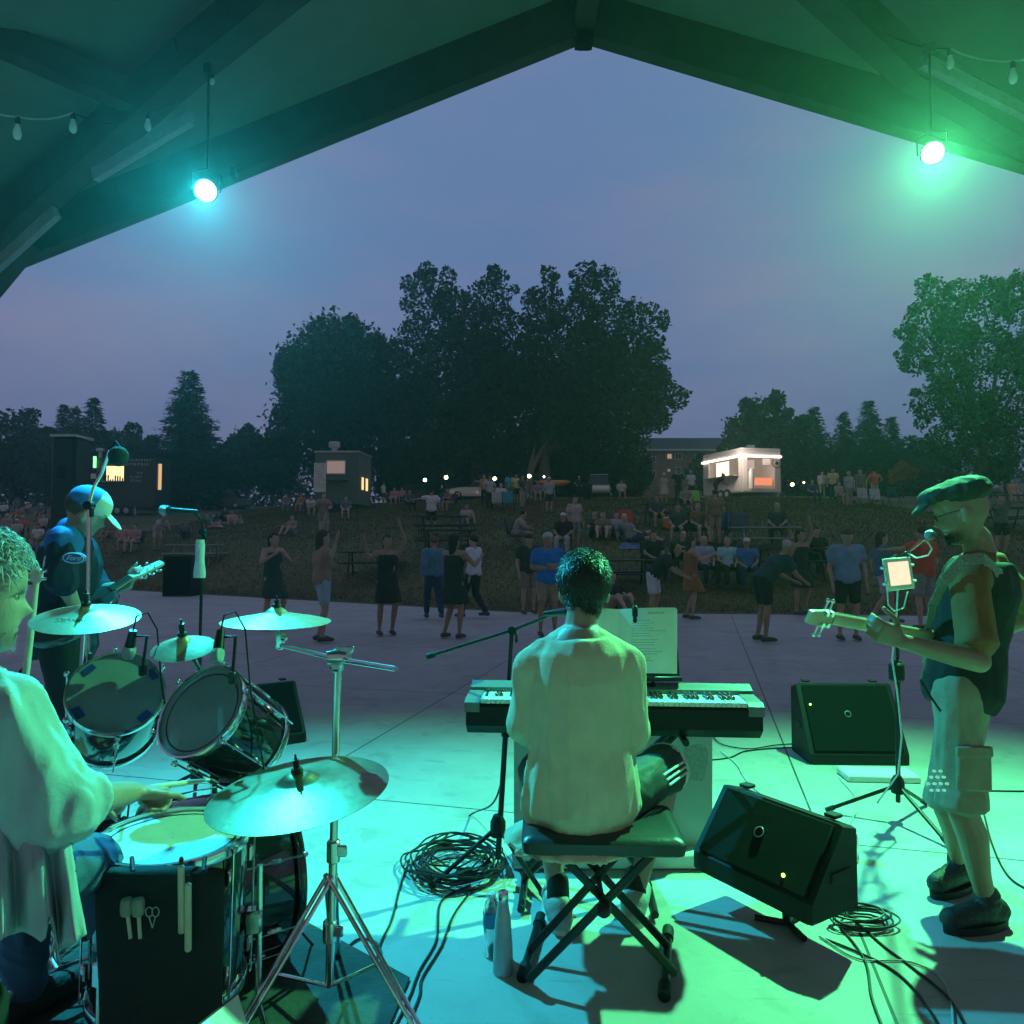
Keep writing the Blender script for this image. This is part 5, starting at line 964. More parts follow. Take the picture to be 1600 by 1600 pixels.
def drum(label, c, n, r, depth, lugs=8, skin='drumskin', kick=False, patches=0, name='tom_drum', group='drums of the kit'):
    n = V(n).normalized(); t = thing(name, c, label, 'drum', group); s, u = basis(n)
    mb = MB(); mb.lathe([(r * .985, -.012), (r, -.02), (r, -depth + .02), (r * .985, -depth + .012)], c, n, 56); build('shell', mb, M['lacquer'], t)
    for z, sg in ((-.0, 1), (-depth, -1)):
        mb = MB(); mb.lathe([(r * .985, z - sg * .014), (r * 1.035, z - sg * .016), (r * 1.045, z - sg * .010), (r * 1.04, z + sg * .008), (r * 1.03, z + sg * .014), (r * .99, z + sg * .014), (r * .985, z + sg * .004)], c, n, 64)
        build('hoop', mb, M['chrome'] if not kick else M['lacquer'], t)
        mb = MB(); mb.lathe([(.002, z), (r * .8, z), (r * .985, z + sg * .001), (r * .99, z + sg * .004)], c, n, 56); h = build('drumhead', mb, M[skin] if sg > 0 else M['drumskin'], t)
        if sg > 0 and patches == 0 and not kick:
            mb = MB(); mb.lathe([(r * .845, z + .0012), (r * .86, z + .0016), (r * .875, z + .0012)], c, n, 64); build('reinforcing_ring', mb, M['black_metal'], h)
    for k in range(patches):
        a = R(50 + 90 * k + (k % 2) * 12); q = c + (s * math.cos(a) + u * math.sin(a)) * r * .86 + n * .003; rad = (s * math.cos(a) + u * math.sin(a)); tg = n.cross(rad)
        mb = MB(); mb.box(q, (.026, .045, .003), Matrix((rad, tg, n)).transposed(), bev=.001); build('damper_patch', mb, mat('dark_blue_gel', (.02, .04, .16), .3), t)
    for k in range(lugs):
        a = 2 * math.pi * (k + .5) / lugs; d = s * math.cos(a) + u * math.sin(a); Mx = Matrix((d, n.cross(d), n)).transposed()
        mb = MB()
        for z in (-.075 if not kick else -.09, -depth + (.075 if not kick else .09)): mb.box(c + d * (r + .009) + n * z, (.018, .018, .05), Mx, bev=.006)
        mb.tube([c + d * (r + .020) + n * .012, c + d * (r + .018) - n * (depth + .012)], .0035, 6)
        mb.box(c + d * (r + .022) + n * .008, (.016, .016, .02), Mx, bev=.004); build('lug', mb, M['chrome'], t)
    return t, s, u
CT = P(270, 1309, 2.2)
ft, s_, u_ = drum('large black floor drum in the left foreground with a wet looking skin', CT, (.02, -.02, 1), .208, .42, 8, name='floor_tom')
for a in (12, 132, 252):
    d = V((math.cos(R(a)), math.sin(R(a)), 0)); mb = MB(); q = CT + d * .245; mb.tube([V((q.x, q.y, CT.z - .10)), V((q.x, q.y, .12)), V((q.x, q.y, .12)) + d * .03 + V((0, 0, -.10))], .0095, 10); mb.box(V((q.x, q.y, CT.z - .26)) - d * .015, (.05, .05, .07), Matrix.Rotation(R(a), 3, 'Z'), bev=.008); l = build('leg', mb, M['chrome'], ft)
    mb = MB(); mb.sph(V((q.x, q.y, .018)) + d * .03, (.016, .016, .02), n=10, m=6); build('rubber_foot', mb, M['black_rubber'], l)
CB = P(412, 1332, 2.75); CB.z = .31
nk = V((.80, .60, 0)).normalized(); drum('black bass drum lying on its side between the tom drums and the ride cymbal', CB + nk * .04, nk, .28, .42, 8, kick=True, name='bass_drum')
T1 = P(182, 1083, 2.6); n1 = V((.40, -.66, .62)).normalized(); drum('left rack tom with four dark blue damper patches on its clear head', T1, n1, .152, .25, 6, 'clear_skin', patches=4)
T2 = P(316, 1112, 2.52); n2 = V((-.33, -.75, .58)).normalized(); drum('right rack tom leaning toward the drummer with a mirror streak on its head', T2, n2, .160, .26, 6, 'clear_skin')
SN = P(95, 1300, 2.45); SN.z = .62; drum('snare drum half hidden behind the drummer arm', SN, (.05, .05, 1), .178, .14, 8, name='snare_drum')
st = thing('snare_stand', (SN.x, SN.y, 0), 'chrome stand carrying the snare drum', 'drum stand'); mb = MB(); mb.cyl(V((SN.x, SN.y, .2)), V((SN.x, SN.y, .42)), .012); build('pole', mb, M['chrome'], st); tripod(st, (SN.x, SN.y), .3, .3, 20, M['chrome'])
for q in spread(SN, .17, .45, 3, 60): mb = MB(); mb.tube([V((SN.x, SN.y, .4)), q, q + V((0, 0, .03))], .007, 6); build('basket_arm', mb, M['chrome'], st)
# mounting hardware over the bass drum
hw = thing('tom_mount', CB + V((0, 0, .3)), 'chrome post and arms holding the two rack toms', 'tom mount'); top = CB + V((-.08, -.02, .52)); mb = MB(); mb.cyl(CB + V((-.08, -.02, .26)), top, .013); mb.box(top, (.06, .05, .07), bev=.01); build('post', mb, M['chrome'], hw)
for tc, nn, r in ((T1, n1, .16), (T2, n2, .18)):
    e = tc - nn * .16 + (top - tc).normalized() * r; mb = MB(); mb.tube([top, top.lerp(e, .5) + V((0, 0, .05)), e], .010, 8); mb.box(e, (.04, .04, .06), bev=.008); build('arm', mb, M['chrome'], hw)
# cymbals
C1 = P(135, 955, 2.7); cymbal(C1, (.07, -.21, 1), .180, 'left crash cymbal lit pale blue with a dark stripe of shadow', lettering=True, top=.05)
C2 = P(286, 1002, 2.62); cymbal(C2, (.02, -.30, .95), .108, 'smallest cymbal, between the left crash and the rack toms', top=.05)
C3 = P(432, 960, 2.75); cymbal(C3, (.02, -.035, 1), .198, 'middle cymbal seen almost edge on at the end of the boom arm', 1.2)
C4 = P(466, 1222, 2.1); cymbal(C4, (-.09, -.10, .98), .250, 'largest ride cymbal, lowest in front, half in shadow', 1.3, top=.04, m='shaded_bronze')
def stand(label, base, tops, r, a0, hub, segs, double=True):
    t = thing('cymbal_stand', (base[0], base[1], 0), label, 'cymbal stand', 'chrome stands of the drum kit'); pts = [V((base[0], base[1], .10))] + tops; rad = [.0135, .0125, .0105, .0095]
    for i in range(len(pts) - 1): mb = MB(); mb.cyl(pts[i], pts[i + 1], rad[min(i, 3)], n=14); build('tube', mb, M['chrome'], t)
    for p in segs: mb = MB(); mb.lathe([(.016, -.035), (.021, -.03), (.021, .03), (.016, .035)], p, (0, 0, 1), 16, cap=True); mb.box(p + V((.03, -.01, .005)), (.03, .012, .035), bev=.004); build('clamp', mb, M['chrome'], t)
    tripod(t, base, hub, r, a0, M['chrome'], low=.10, double=double); return t
b3 = G(514, 1592); J3 = P(528, 1030, b3.y); m3 = P(521, 1330, b3.y)
s3 = stand('tall chrome boom stand rising through the ride cymbal to the middle cymbal', (b3.x, b3.y), [m3, J3], .33, 100, .44, [m3, P(515, 1455, b3.y), J3])
e0 = P(438, 1008, 2.72); e1 = P(619, 1045, 2.1); mb = MB(); mb.cyl(e0, J3, .0085, n=12); mb.cyl(J3, e1, .0085, n=12); build('boom_arm', mb, M['chrome'], s3)
mb = MB(); mb.box(J3, (.045, .05, .075), bev=.01); mb.lathe([(.02, -.03), (.025, 0), (.02, .03)], J3 + V((0, -.02, .01)), (1, .3, 0), 14, cap=True); mb.box(J3 + V((.03, -.02, .035)), (.05, .01, .02), bev=.004); build('tilter', mb, M['chrome'], s3)
mb = MB(); mb.tube([e0, e0 + V((-.01, .0, .03)), C3 + V((0, 0, -.02))], .008, 8); mb.box(e0 + V((0, 0, .015)), (.035, .03, .06), bev=.008); mb.lathe([(.008, -.012), (.013, 0), (.008, .012)], e0 + V((.02, -.02, .03)), (1, 0, .3), 12, cap=True); build('cymbal_tilter', mb, M['chrome'], s3)
mb = MB(); q = P(520, 1262, b3.y); mb.tube([q, C4 + V((.02, .0, -.05)), C4 + V((-.0, 0, .02))], .008, 8); mb.box(q, (.04, .04, .05), bev=.008); build('ride_arm', mb, M['chrome'], s3)
b1_ = V((C1.x - .02, C1.y + .0, 0)); s1 = stand('chrome stand under the left crash cymbal behind the drummer', (b1_.x, b1_.y), [V((b1_.x, b1_.y, .65)), C1 + V((0, 0, .01))], .3, 40, .36, [V((b1_.x, b1_.y, .65)), V((b1_.x, b1_.y, .36))])
s2 = stand('thin chrome stand under the smallest cymbal', (C2.x + .02, C2.y + .25), [V((C2.x + .02, C2.y + .25, .7)), V((C2.x + .02, C2.y + .1, C2.z - .12)), C2 + V((0, 0, .01))], .26, 70, .3, [V((C2.x + .02, C2.y + .25, .7))])
hh = G(60, 1510); s4 = stand('black and chrome pedal stand on the blue lit floor at lower left', (hh.x, hh.y), [V((hh.x, hh.y, .30))], .26, 75, .28, [V((hh.x, hh.y, .28))])
for k, (x, y, a) in enumerate(((35, 1560, 20), (120, 1450, 60))):
    q = G(x, y); t = thing('drum_pedal', q, ('black foot pedal at the lower left corner', 'black foot pedal left of the floor drum')[k], 'pedal', rz=R(a)); A = t.matrix_world
    mb = MB(); mb.box(A @ V((0, 0, .02)), (.1, .3, .012), A.to_3x3(), bev=.004); mb.box(A @ V((0, .02, .06)), (.085, .26, .012), A.to_3x3() @ Matrix.Rotation(R(14), 3, 'X'), bev=.004); build('footboard', mb, M['black_metal'], t)
    mb = MB()
    for sg in (-1, 1): mb.tube([A @ V((sg * .06, .15, .01)), A @ V((sg * .05, .15, .22))], .01, 8)
    mb.tube([A @ V((-.07, .15, .2)), A @ V((.07, .15, .2))], .009, 8); mb.tube([A @ V((0, .15, .2)), A @ V((0, .08, .33))], .005, 6); mb.sph(A @ V((0, .08, .33)), .024, n=10, m=7); build('frame', mb, M['chrome'], t)
# stick bag on the floor drum
fx = lambda x, y, dd: P(x, y, dd)
t = thing('stick_bag', P(255, 1370, 1.96), 'black stick bag hanging on the front of the floor drum', 'bag'); mb = MB(); rings = []
for k in range(13):
    z = k / 12; y0 = 1358 + (1640 - 1358) * z; a = P(148 + 2 * z * 4, y0, 1.96); b = P(352 - z * 3, y0, 1.965); c = (a + b) / 2; hw_ = (b.x - a.x) / 2; rings.append([c + V((hw_ * math.cos(q) * (1 + .01 * math.sin(7 * z)), -.004 + .026 * math.sin(q) * (1 + .3 * math.sin(z * 5)) - .045 * (1 - abs(math.cos(q))) * 0, 0)) for q in [j * math.pi / 12 for j in range(24)]])
mb.loft(rings); me = mb.mesh('bag'); place('pouch', me, mat('bag_cloth', (.012, .014, .015), .8, bump=.4, bscale=150), t); me.transform(t.matrix_world.inverted())
mb = MB(); mb.tube([P(208, 1362, 1.95), P(206, 1340, 2.0)], .006, 6); mb.tube([P(318, 1362, 1.95), P(320, 1340, 2.0)], .006, 6); build('strap', mb, M['black_rubber'], t)
ivory = mat('pale_wood', (.62, .55, .42), .5, var=.1)
for (xa, ya, xb, yb, lb) in ((283, 1352, 284, 1458, 'left drumstick clipped to the black stick bag'), (294, 1380, 294, 1486, 'right drumstick clipped to the black stick bag')):
    t = thing('drumstick', P(xa, ya, 1.90), lb, 'drumstick', 'drumsticks in the stick bag'); mb = MB(); a, b = P(xa, ya, 1.905), P(xb, yb, 1.905); mb.tube([a, a.lerp(b, .02), a.lerp(b, .5), a.lerp(b, .98), b], [.005, .0085, .0085, .0085, .006], 12); build('shaft', mb, ivory, t)
    mb = MB(); mb.sph(a + V((0, 0, .012)), (.006, .006, .010), n=10, m=6); build('tip', mb, M['black_rubber'], t)
felt = mat('grey_felt', (.32, .34, .3), .95, bump=.5, bscale=200)
for (xa, xb, lb) in ((198, 204, 'left felt mallet in the stick bag pocket'), (216, 219, 'right felt mallet in the stick bag pocket')):
    t = thing('mallet', P(xa, 1415, 1.90), lb, 'mallet', 'felt mallets in the stick bag'); c = P(xa, 1417, 1.905); mb = MB(); mb.lathe([(.004, -.022), (.013, -.02), (.0155, -.012), (.0155, .012), (.013, .02), (.004, .021)], c, (0, 0, 1), 16, cap=True); build('head', mb, felt, t); mb = MB(); mb.cyl(c, P(xb, 1466, 1.905), .0048, n=8); build('shaft', mb, ivory, t)
t = thing('scissors', P(238, 1425, 1.905), 'dark scissors in the stick bag pocket', 'scissors'); mb = MB()
for x in (233, 243): c = P(x, 1425, 1.905); mb.tube([c + V((.009 * math.cos(q), 0, .012 * math.sin(q))) for q in [k * math.pi / 6 for k in range(13)]], .0016, 6); mb.tube([c + V((0, 0, -.012)), P(238, 1450, 1.905)], .0016, 5)
build('scissor_frame', mb, M['steel'], t)
# clip-on drum microphones
def drum_mic(x, y, d, tip, label):
    t = thing('drum_microphone', P(x, y, d), label, 'microphone', 'clip on drum microphones'); a = P(x, y, d); b = V(tip); dd = (b - a).normalized()
    mb = MB(); mb.tube([a, a.lerp(b, .55)], [.013, .018], 14); build('body', mb, M['black_metal'], t); mb = MB(); mb.lathe([(.018, 0), (.022, .005), (.023, .03), (.018, .045), (.004, .05)], a.lerp(b, .55), dd, 18, cap=True); build('grille', mb, mat('mic_mesh', (.35, .36, .36), .4, .6, bump=.5, bscale=600), t)
    mb = MB(); k = a + V((.02, 0, -.02)); mb.tube([a.lerp(b, .2), k + V((.03, 0, .0)), b + V((.05, .01, -.03))], .006, 8); mb.box(b + V((.05, .01, -.04)), (.02, .03, .04), bev=.005); mb.tube([a, a + V((.01, .0, .05)), a + V((.04, .02, .06)), a + V((.07, .03, 0)), a + V((.09, .03, -.2)), a + V((.12, .1, -.5))], .0032, 6); build('clip', mb, M['black_metal'], t)
drum_mic(208, 985, 2.6, P(199, 1030, 2.62), 'microphone clipped over the left rack tom')
drum_mic(345, 985, 2.45, P(338, 1040, 2.40), 'microphone clipped over the right rack tom')

# microphone stands
def mic(t, a, d, ball=.026, body=True):
    d = V(d).normalized(); mb = MB(); mb.sph(a, (ball, ball, ball), n=18, m=11); g = mat('mic_mesh', (.3, .31, .32), .4, .6, bump=.6, bscale=700); build('mic_grille', mb, g, t)
    mb = MB(); mb.lathe([(ball * .7, ball * .6), (ball * 1.02, ball * .75), (ball * .95, ball * 1.0), (.019, .04), (.012, .17), (.011, .185)], a, d, 18, cap=True); build('microphone', mb, M['black_metal'], t)
def mic_stand(label, base, pole_top, boom, r, a0, hub=.17, m='black_metal', th=.009):
    t = thing('microphone_stand', (base.x, base.y, 0), label, 'microphone stand', 'microphone stands on the stage'); mb = MB(); mid = V((base.x, base.y, .12)).lerp(pole_top, .55); mb.cyl(V((base.x, base.y, .10)), mid, .0125, n=12); mb.cyl(mid, pole_top, th, n=10); build('pole', mb, M[m], t)
    mb = MB(); mb.lathe([(.014, -.03), (.02, -.025), (.02, .025), (.014, .03)], mid, n=14, cap=True); build('clutch', mb, M['black_plastic'], t)
    mb = MB(); mb.lathe([(.02, -.045), (.034, -.04), (.034, .02), (.02, .05)], V((base.x, base.y, hub)), n=14, cap=True); build('hub', mb, M['black_plastic'], t)
    for p in spread(base, r, .014, 3, a0): mb = MB(); mb.tube([V((base.x, base.y, hub)), p], .0105, 8); l = build('leg', mb, M['black_metal'], t); mb = MB(); mb.tube([p + (V((base.x, base.y, hub)) - p).normalized() * .05, p], .014, 8); build('rubber_foot', mb, M['black_rubber'], l)
    if boom: mb = MB(); mb.tube(boom, .0075, 8); build('boom_arm', mb, M[m], t); mb = MB(); mb.lathe([(.01, -.02), (.02, -.018), (.02, .018), (.01, .02)], pole_top, (0, 1, 0), 14, cap=True); mb.box(pole_top + V((.02, -.01, -.03)), (.012, .02, .045), bev=.004); build('boom_clamp', mb, M['black_plastic'], t)
    return t
# 1: behind the left crash, reaching up to the dark foam microphone
b = G(134, 1372); k = P(139, 790, b.y); tp = P(172, 702, b.y - .1)
t = mic_stand('tall straight microphone stand with a dark foam ball, behind the left crash cymbal', b, k, [k, P(146, 762, b.y), P(160, 738, b.y), tp], .3, 30, m='chrome')
mb = MB(); mb.sph(P(185, 713, b.y - .12), (.042, .042, .045), n=20, m=12); build('foam_windscreen', mb, mat('dark_foam', (.02, .03, .035), .9, bump=.8, bscale=180), t); mb = MB(); mb.tube([tp, P(181, 690, b.y - .1), P(186, 698, b.y - .1)], .008, 8); build('microphone', mb, M['black_metal'], t)
# 2: stand with towel
b = V((P(313, 900, 4.3).x, 4.3, 0)); k = P(317, 832, 4.3)
t = mic_stand('microphone stand with a pale towel on its pole and a gooseneck', b, k, [k, P(316, 815, 4.28), P(308, 804, 4.26), P(297, 799, 4.24)], .3, 50)
mic(t, P(256, 797, 4.2), P(300, 799, 4.22) - P(256, 797, 4.2), .03)
mb = MB(); rings = []
for j in range(9):
    z = j / 8; c = P(313 - 1.5 * z, 843 + 60 * z, 4.27); rings.append(ering(c, V((.022 + .012 * z + .003 * math.sin(9 * z), 0, 0)), V((0, .022, 0)), 14))
mb.loft(rings); tw = build('towel', mb, mat('white_towel', (.75, .75, .73), .95, bump=.7, bscale=60), None, 'pale towel hung on the microphone stand pole', 'towel')
# 3: keyboard player's stand
b = G(778, 1378); k = P(800, 985, b.y); h3 = P(858, 962, b.y - .1)
t = mic_stand('black boom microphone stand left of the keyboard player', b, k, [P(668, 1026, b.y + .15), k, h3, P(880, 957, 3.05)], .30, 195, .24)
mb = MB(); a = P(668, 1026, b.y + .15); mb.cyl(a, a.lerp(k, .09), .014, n=10); build('counterweight', mb, M['black_rubber'], t); mic(t, P(896, 955, 2.98), P(860, 958, 3.1) - P(896, 955, 2.98))
# 4: guitarist's stand with the tablet
b = G(1404, 1283); k = P(1402, 872, b.y)
t = mic_stand('microphone stand holding a lit tablet in front of the standing guitarist', b, k, [k, P(1420, 862, 3.7), P(1447, 840, 3.05)], .36, 160, .19)
mic(t, P(1453, 836, 2.98), (P(1420, 862, 3.7) - P(1453, 836, 2.98)), .022)
mb = MB(); mb.box(P(1401, 1050, b.y - .02), (.07, .06, .10), bev=.012); build('power_pack', mb, M['black_plastic'], t)
mb = MB(); mb.tube([P(1447, 842, 3.1), P(1456, 858, 3.2), P(1450, 868, 3.4), P(1432, 872, 3.6), P(1415, 862, 3.75)], .004, 6); mb.tube([P(1386, 922, 3.7), P(1388, 945, 3.7), P(1397, 955, 3.72), P(1412, 950, 3.72), P(1418, 925, 3.7)], .004, 6)
mb.tube([P(1403, 920, 3.75), P(1401, 960, 3.8), P(1394, 1030, 3.8), P(1402, 1082, 3.84), P(1409, 1150, 3.86), P(1403, 1210, 3.86), P(1370, 1255, 3.9)], .0045, 6); build('cable', mb, M['white_cable'], t)
tb = thing('tablet', P(1404, 898, 3.68), 'white framed tablet with a glowing peach screen on the microphone stand', 'tablet')
q = [P(1375, 878, 3.60), P(1414, 874, 3.70), P(1434, 915, 3.72), P(1392, 919, 3.62)]; X = ((q[1] - q[0]) + (q[2] - q[3])).normalized(); Y = ((q[3] - q[0]) + (q[2] - q[1])); Y = (Y - X * Y.dot(X)).normalized(); Nn = X.cross(Y); c = (q[0] + q[1] + q[2] + q[3]) / 4; W2 = (q[1] - q[0]).length; H2 = (q[3] - q[0]).length; Mx = Matrix((X, Y, Nn)).transposed()
nf = Nn if Nn.y < 0 else -Nn
mb = MB(); mb.box(c, (W2 + .016, H2 + .016, .010), Mx, bev=.004); build('frame', mb, M['white'], tb); mb = MB(); mb.box(c + nf * .0055 + Y * -.002, (W2 * .80, H2 * .80, .002), Mx); build('screen', mb, mat('lit_screen', (.6, .5, .42), .3, emit=(1, .72, .52), estr=1.0), tb, smooth=False)
mb = MB()
for sx in (-1, 1):
    for sy in (-.25, .3): mb.cyl(c + X * sx * (W2 / 2 + .004) + Y * sy * H2, c + X * sx * (W2 / 2 + .026) + Y * sy * H2, .007, n=10)
build('holder_knob', mb, M['white'], tb); mb = MB(); mb.tube([c - Y * H2 * .5, c - Y * H2 * .55 - nf * .02, k + V((0, 0, -.03))], .009, 8); build('bracket', mb, M['black_metal'], tb)

# keyboard
def keyboard():
    t = thing('stage_piano', P(960, 1110, 3.05), 'long pale digital piano on a black stand played by the seated person', 'keyboard'); a = P(728, 1092, 2.99); b = P(1192, 1100, 2.90); b.z = a.z = (a.z + b.z) / 2; X = (b - a).normalized(); Y = V((-X.y, X.x, 0)); Zv = V((0, 0, 1)); Mx = Matrix((X, Y, Zv)).transposed(); Ln = (b - a).length
    o = a; L = lambda x, y, z: o + X * x + Y * y + Zv * z
    pale = mat('grey_keyboard_top', (.16, .17, .17), .5, .2); mb = MB()
    sec = [(0, -.105), (.0, -.028), (.02, -.022), (.17, -.022), (.175, .010), (.24, .026), (.255, .02), (.255, -.105), (.22, -.145), (.05, -.145)]
    mb.loft([[L(x, y, z) for y, z in sec] for x in (.0, Ln)]); build('case', mb, M['black_plastic'], t, smooth=False)
    mb = MB(); mb.loft([[L(x, y, z) for y, z in ((.172, -.015), (.172, .016), (.235, .034), (.245, .03), (.235, .02))] for x in (-.004, Ln + .004)]); build('control_panel', mb, pale, t, smooth=False)
    for x0, x1 in ((-.005, .055), (Ln - .055, Ln + .005)): mb = MB(); mb.loft([[L(x, y, z) for y, z in ((-.006, -.05), (-.006, -.012), (.02, .0), (.172, .004), (.172, -.05))] for x in (x0, x1)]); build('end_cheek', mb, pale, t, smooth=False)
    mb = MB(); mb.box(L(Ln * .45, .205, .030), (.5, .03, .004), Mx @ Matrix.Rotation(R(14), 3, 'X')); build('button_strip', mb, M['black_plastic'], t)
    kw = (Ln - .115) / 52; wk = mat('white_key', (.8, .8, .77), .25, var=.03)
    for i in range(52): mb = MB(); mb.box(L(.0575 + kw * (i + .5), .078, -.008), (kw - .0012, .15, .018), Mx, bev=.0015); build('white_key', mb, wk, t)
    pat = [1, 0, 1, 1, 0, 1, 1]
    for i in range(51):
        if pat[i % 7]: mb = MB(); mb.box(L(.0575 + kw * (i + 1), .106, .006), (kw * .55, .094, .014), Mx, bev=.002); build('black_key', mb, M['lacquer'], t)
    st = thing('keyboard_stand', L(Ln / 2, .16, -.14) * 1.0, 'black crossed keyboard stand under the digital piano', 'keyboard stand'); 
    zt = o.z - .142
    for xa, xb, oy in ((.30, Ln - .42, 0), (Ln - .30, .22, .03)):
        for yy in (.10 + oy, .20 + oy):
            mb = MB(); p, q = L(xa, yy, 0), L(xb, yy + .12, 0); p.z = zt; q.z = .05; mb.tube([p, q], .014, 8); build('leg', mb, M['black_metal'], st)
        mb = MB(); mb.tube([L(xa, -.02, -.152), L(xa, .33, -.152)], .014, 8); build('support_bar', mb, M['black_metal'], st)
        mb = MB(); p, q = L(xb, .02, 0), L(xb, .50, 0); p.z = q.z = .03; mb.tube([p, q], .016, 8); build('foot_bar', mb, M['black_metal'], st)
    return L, Ln, X, Y
KL, KLn, KX, KY = keyboard()
# music desk and open book
md = thing('music_desk', P(1000, 1058, 3.2), 'black music desk standing on the digital piano', 'music desk')
q0, q1 = P(900, 1058, 3.2), P(1064, 1062, 3.14); X = (q1 - q0).normalized(); up_ = V((0, .28, 1)).normalized(); Nn = X.cross(up_); Mx = Matrix((X, -Nn * -1, up_)).transposed(); Wd = (q1 - q0).length; Hh = .29
mb = MB(); mb.box((q0 + q1) / 2 + up_ * Hh * .36 + V((0, .02, 0)), (Wd, .006, Hh * .72), Matrix((X, up_.cross(X), up_)).transposed(), bev=.002); build('back_plate', mb, M['black_metal'], md)
mb = MB(); mb.box((q0 + q1) / 2 + V((0, -.02, .005)), (Wd, .06, .02), bev=.003); build('ledge', mb, M['black_metal'], md)
mb = MB()
for s in (.25, .75): c = q0.lerp(q1, s); mb.tube([c + V((0, .02, .02)), c + V((0, .05, -.10))], .008, 8)
build('foot', mb, M['black_metal'], md)
bk = thing('music_book', P(990, 1040, 3.14), 'open binder of printed song sheets on the black music desk', 'book')
def page(mb, A, B, C, D, bulge, n=12, off=0):
    vs = []
    for i in range(n + 1):
        f = i / n; b0 = A.lerp(B, f); t0 = D.lerp(C, f); z = math.sin(f * math.pi) * bulge + off; vs += [b0 + Nf * z, b0.lerp(t0, .5) + Nf * z, t0 + Nf * z]
    mb.add(vs, [(i * 3 + j, (i + 1) * 3 + j, (i + 1) * 3 + j + 1, i * 3 + j + 1) for i in range(n) for j in range(2)])
Nf = V((0, -1, .28)).normalized(); BL_, BM, BR_ = P(905, 1050, 3.16), P(965, 1052, 3.16), P(1056, 1053, 3.10); TL_, TM, TR_ = P(905, 952, 3.24), P(966, 953, 3.24), P(1056, 952, 3.18)
for k in range(5):
    mb = MB(); e = Nf * (.006 + k * .003); page(mb, BL_ + e + X * -.001 * k, BM + e, TM + e, TL_ + e + X * -.001 * k, .008 + .001 * k); page(mb, BM + e, BR_ + e + X * (.004 - .0025 * k), TR_ + e + X * (.004 - .0025 * k) + V((0, 0, .001 * k)), TM + e, .010 + .001 * k); build('page', mb, M['paper'], bk)
ink = mat('grey_ink', (.22, .25, .25), .8)
mb = MB(); rr = random.Random(9); 
def onpage(f, v, off=.034): return BM.lerp(BR_, f).lerp(TM.lerp(TR_, f), v) + Nf * (off + math.sin(f * math.pi) * .014 - .014)
tpos = []
for li, v in enumerate((.93, .91, .87, .80, .76, .72, .68, .64, .60, .56, .50, .46, .42, .36, .32, .28, .22, .18)):
    x = .5 if li < 2 else .22; end = .78 if li < 2 else rr.uniform(.45, .8)
    if li == 2: end = .3
    while x < end:
        l = rr.uniform(.02, .06); a, b2_ = onpage(x, v), onpage(x + l, v); mb.add([a, b2_, b2_ + up_ * .0022, a + up_ * .0022], [(0, 1, 2, 3)]); x += l + .012
build('printed_text', mb, ink, bk)
mb = MB(); c = P(992, 955, 3.15); mb.box(c, (.022, .03, .05), bev=.006); mb.box(c + V((0, 0, -.03)), (.016, .02, .04), bev=.005); mb.cyl(c + V((0, 0, .02)), c + V((0, 0, .05)), .004); build('page_clip', mb, M['black_plastic'], bk)
# pale board behind the bench
bd = thing('display_board', P(958, 1345, 3.42), 'pale plastic display board standing behind the keyboard stand', 'display board'); d0 = 3.50
a, b2_, c, d = P(803, 1322, d0), P(1113, 1330, d0), P(1113, 1138, d0 + .05), P(803, 1138, d0 + .05); a.z = b2_.z = .07; mb = MB()
th = V((0, .02, 0)); mb.add([a, b2_, c, d, a + th, b2_ + th, c + th, d + th], [(0, 1, 2, 3), (7, 6, 5, 4), (0, 4, 5, 1), (1, 5, 6, 2), (2, 6, 7, 3), (3, 7, 4, 0)]); pb = mat('pale_board', (.50, .52, .50), .45, var=.06, scale=3); build('panel', mb, pb, bd, smooth=False)
mb = MB(); mb.box((a + b2_) / 2 + V((0, -.01, -.03)), ((b2_ - a).length + .02, .16, .075), bev=.012); build('base', mb, M['white'], bd)
mb = MB(); vs = []; c0 = P(1087, 1190, d0 + .006); n = 26
for k in range(n): q = 2 * math.pi * k / n; rr_ = 1 + .08 * math.sin(3 * q) + .05 * math.sin(5 * q + 1); vs.append(c0 + V((.055 * math.copysign(abs(math.cos(q)) ** .6, math.cos(q)) * rr_, 0, .085 * math.copysign(abs(math.sin(q)) ** .6, math.sin(q)) * rr_)))
mb.add(vs, [tuple(range(n))]); build('printed_blotch', mb, mat('grey_print', (.33, .37, .34), .6, var=.25, scale=60), bd, smooth=False)

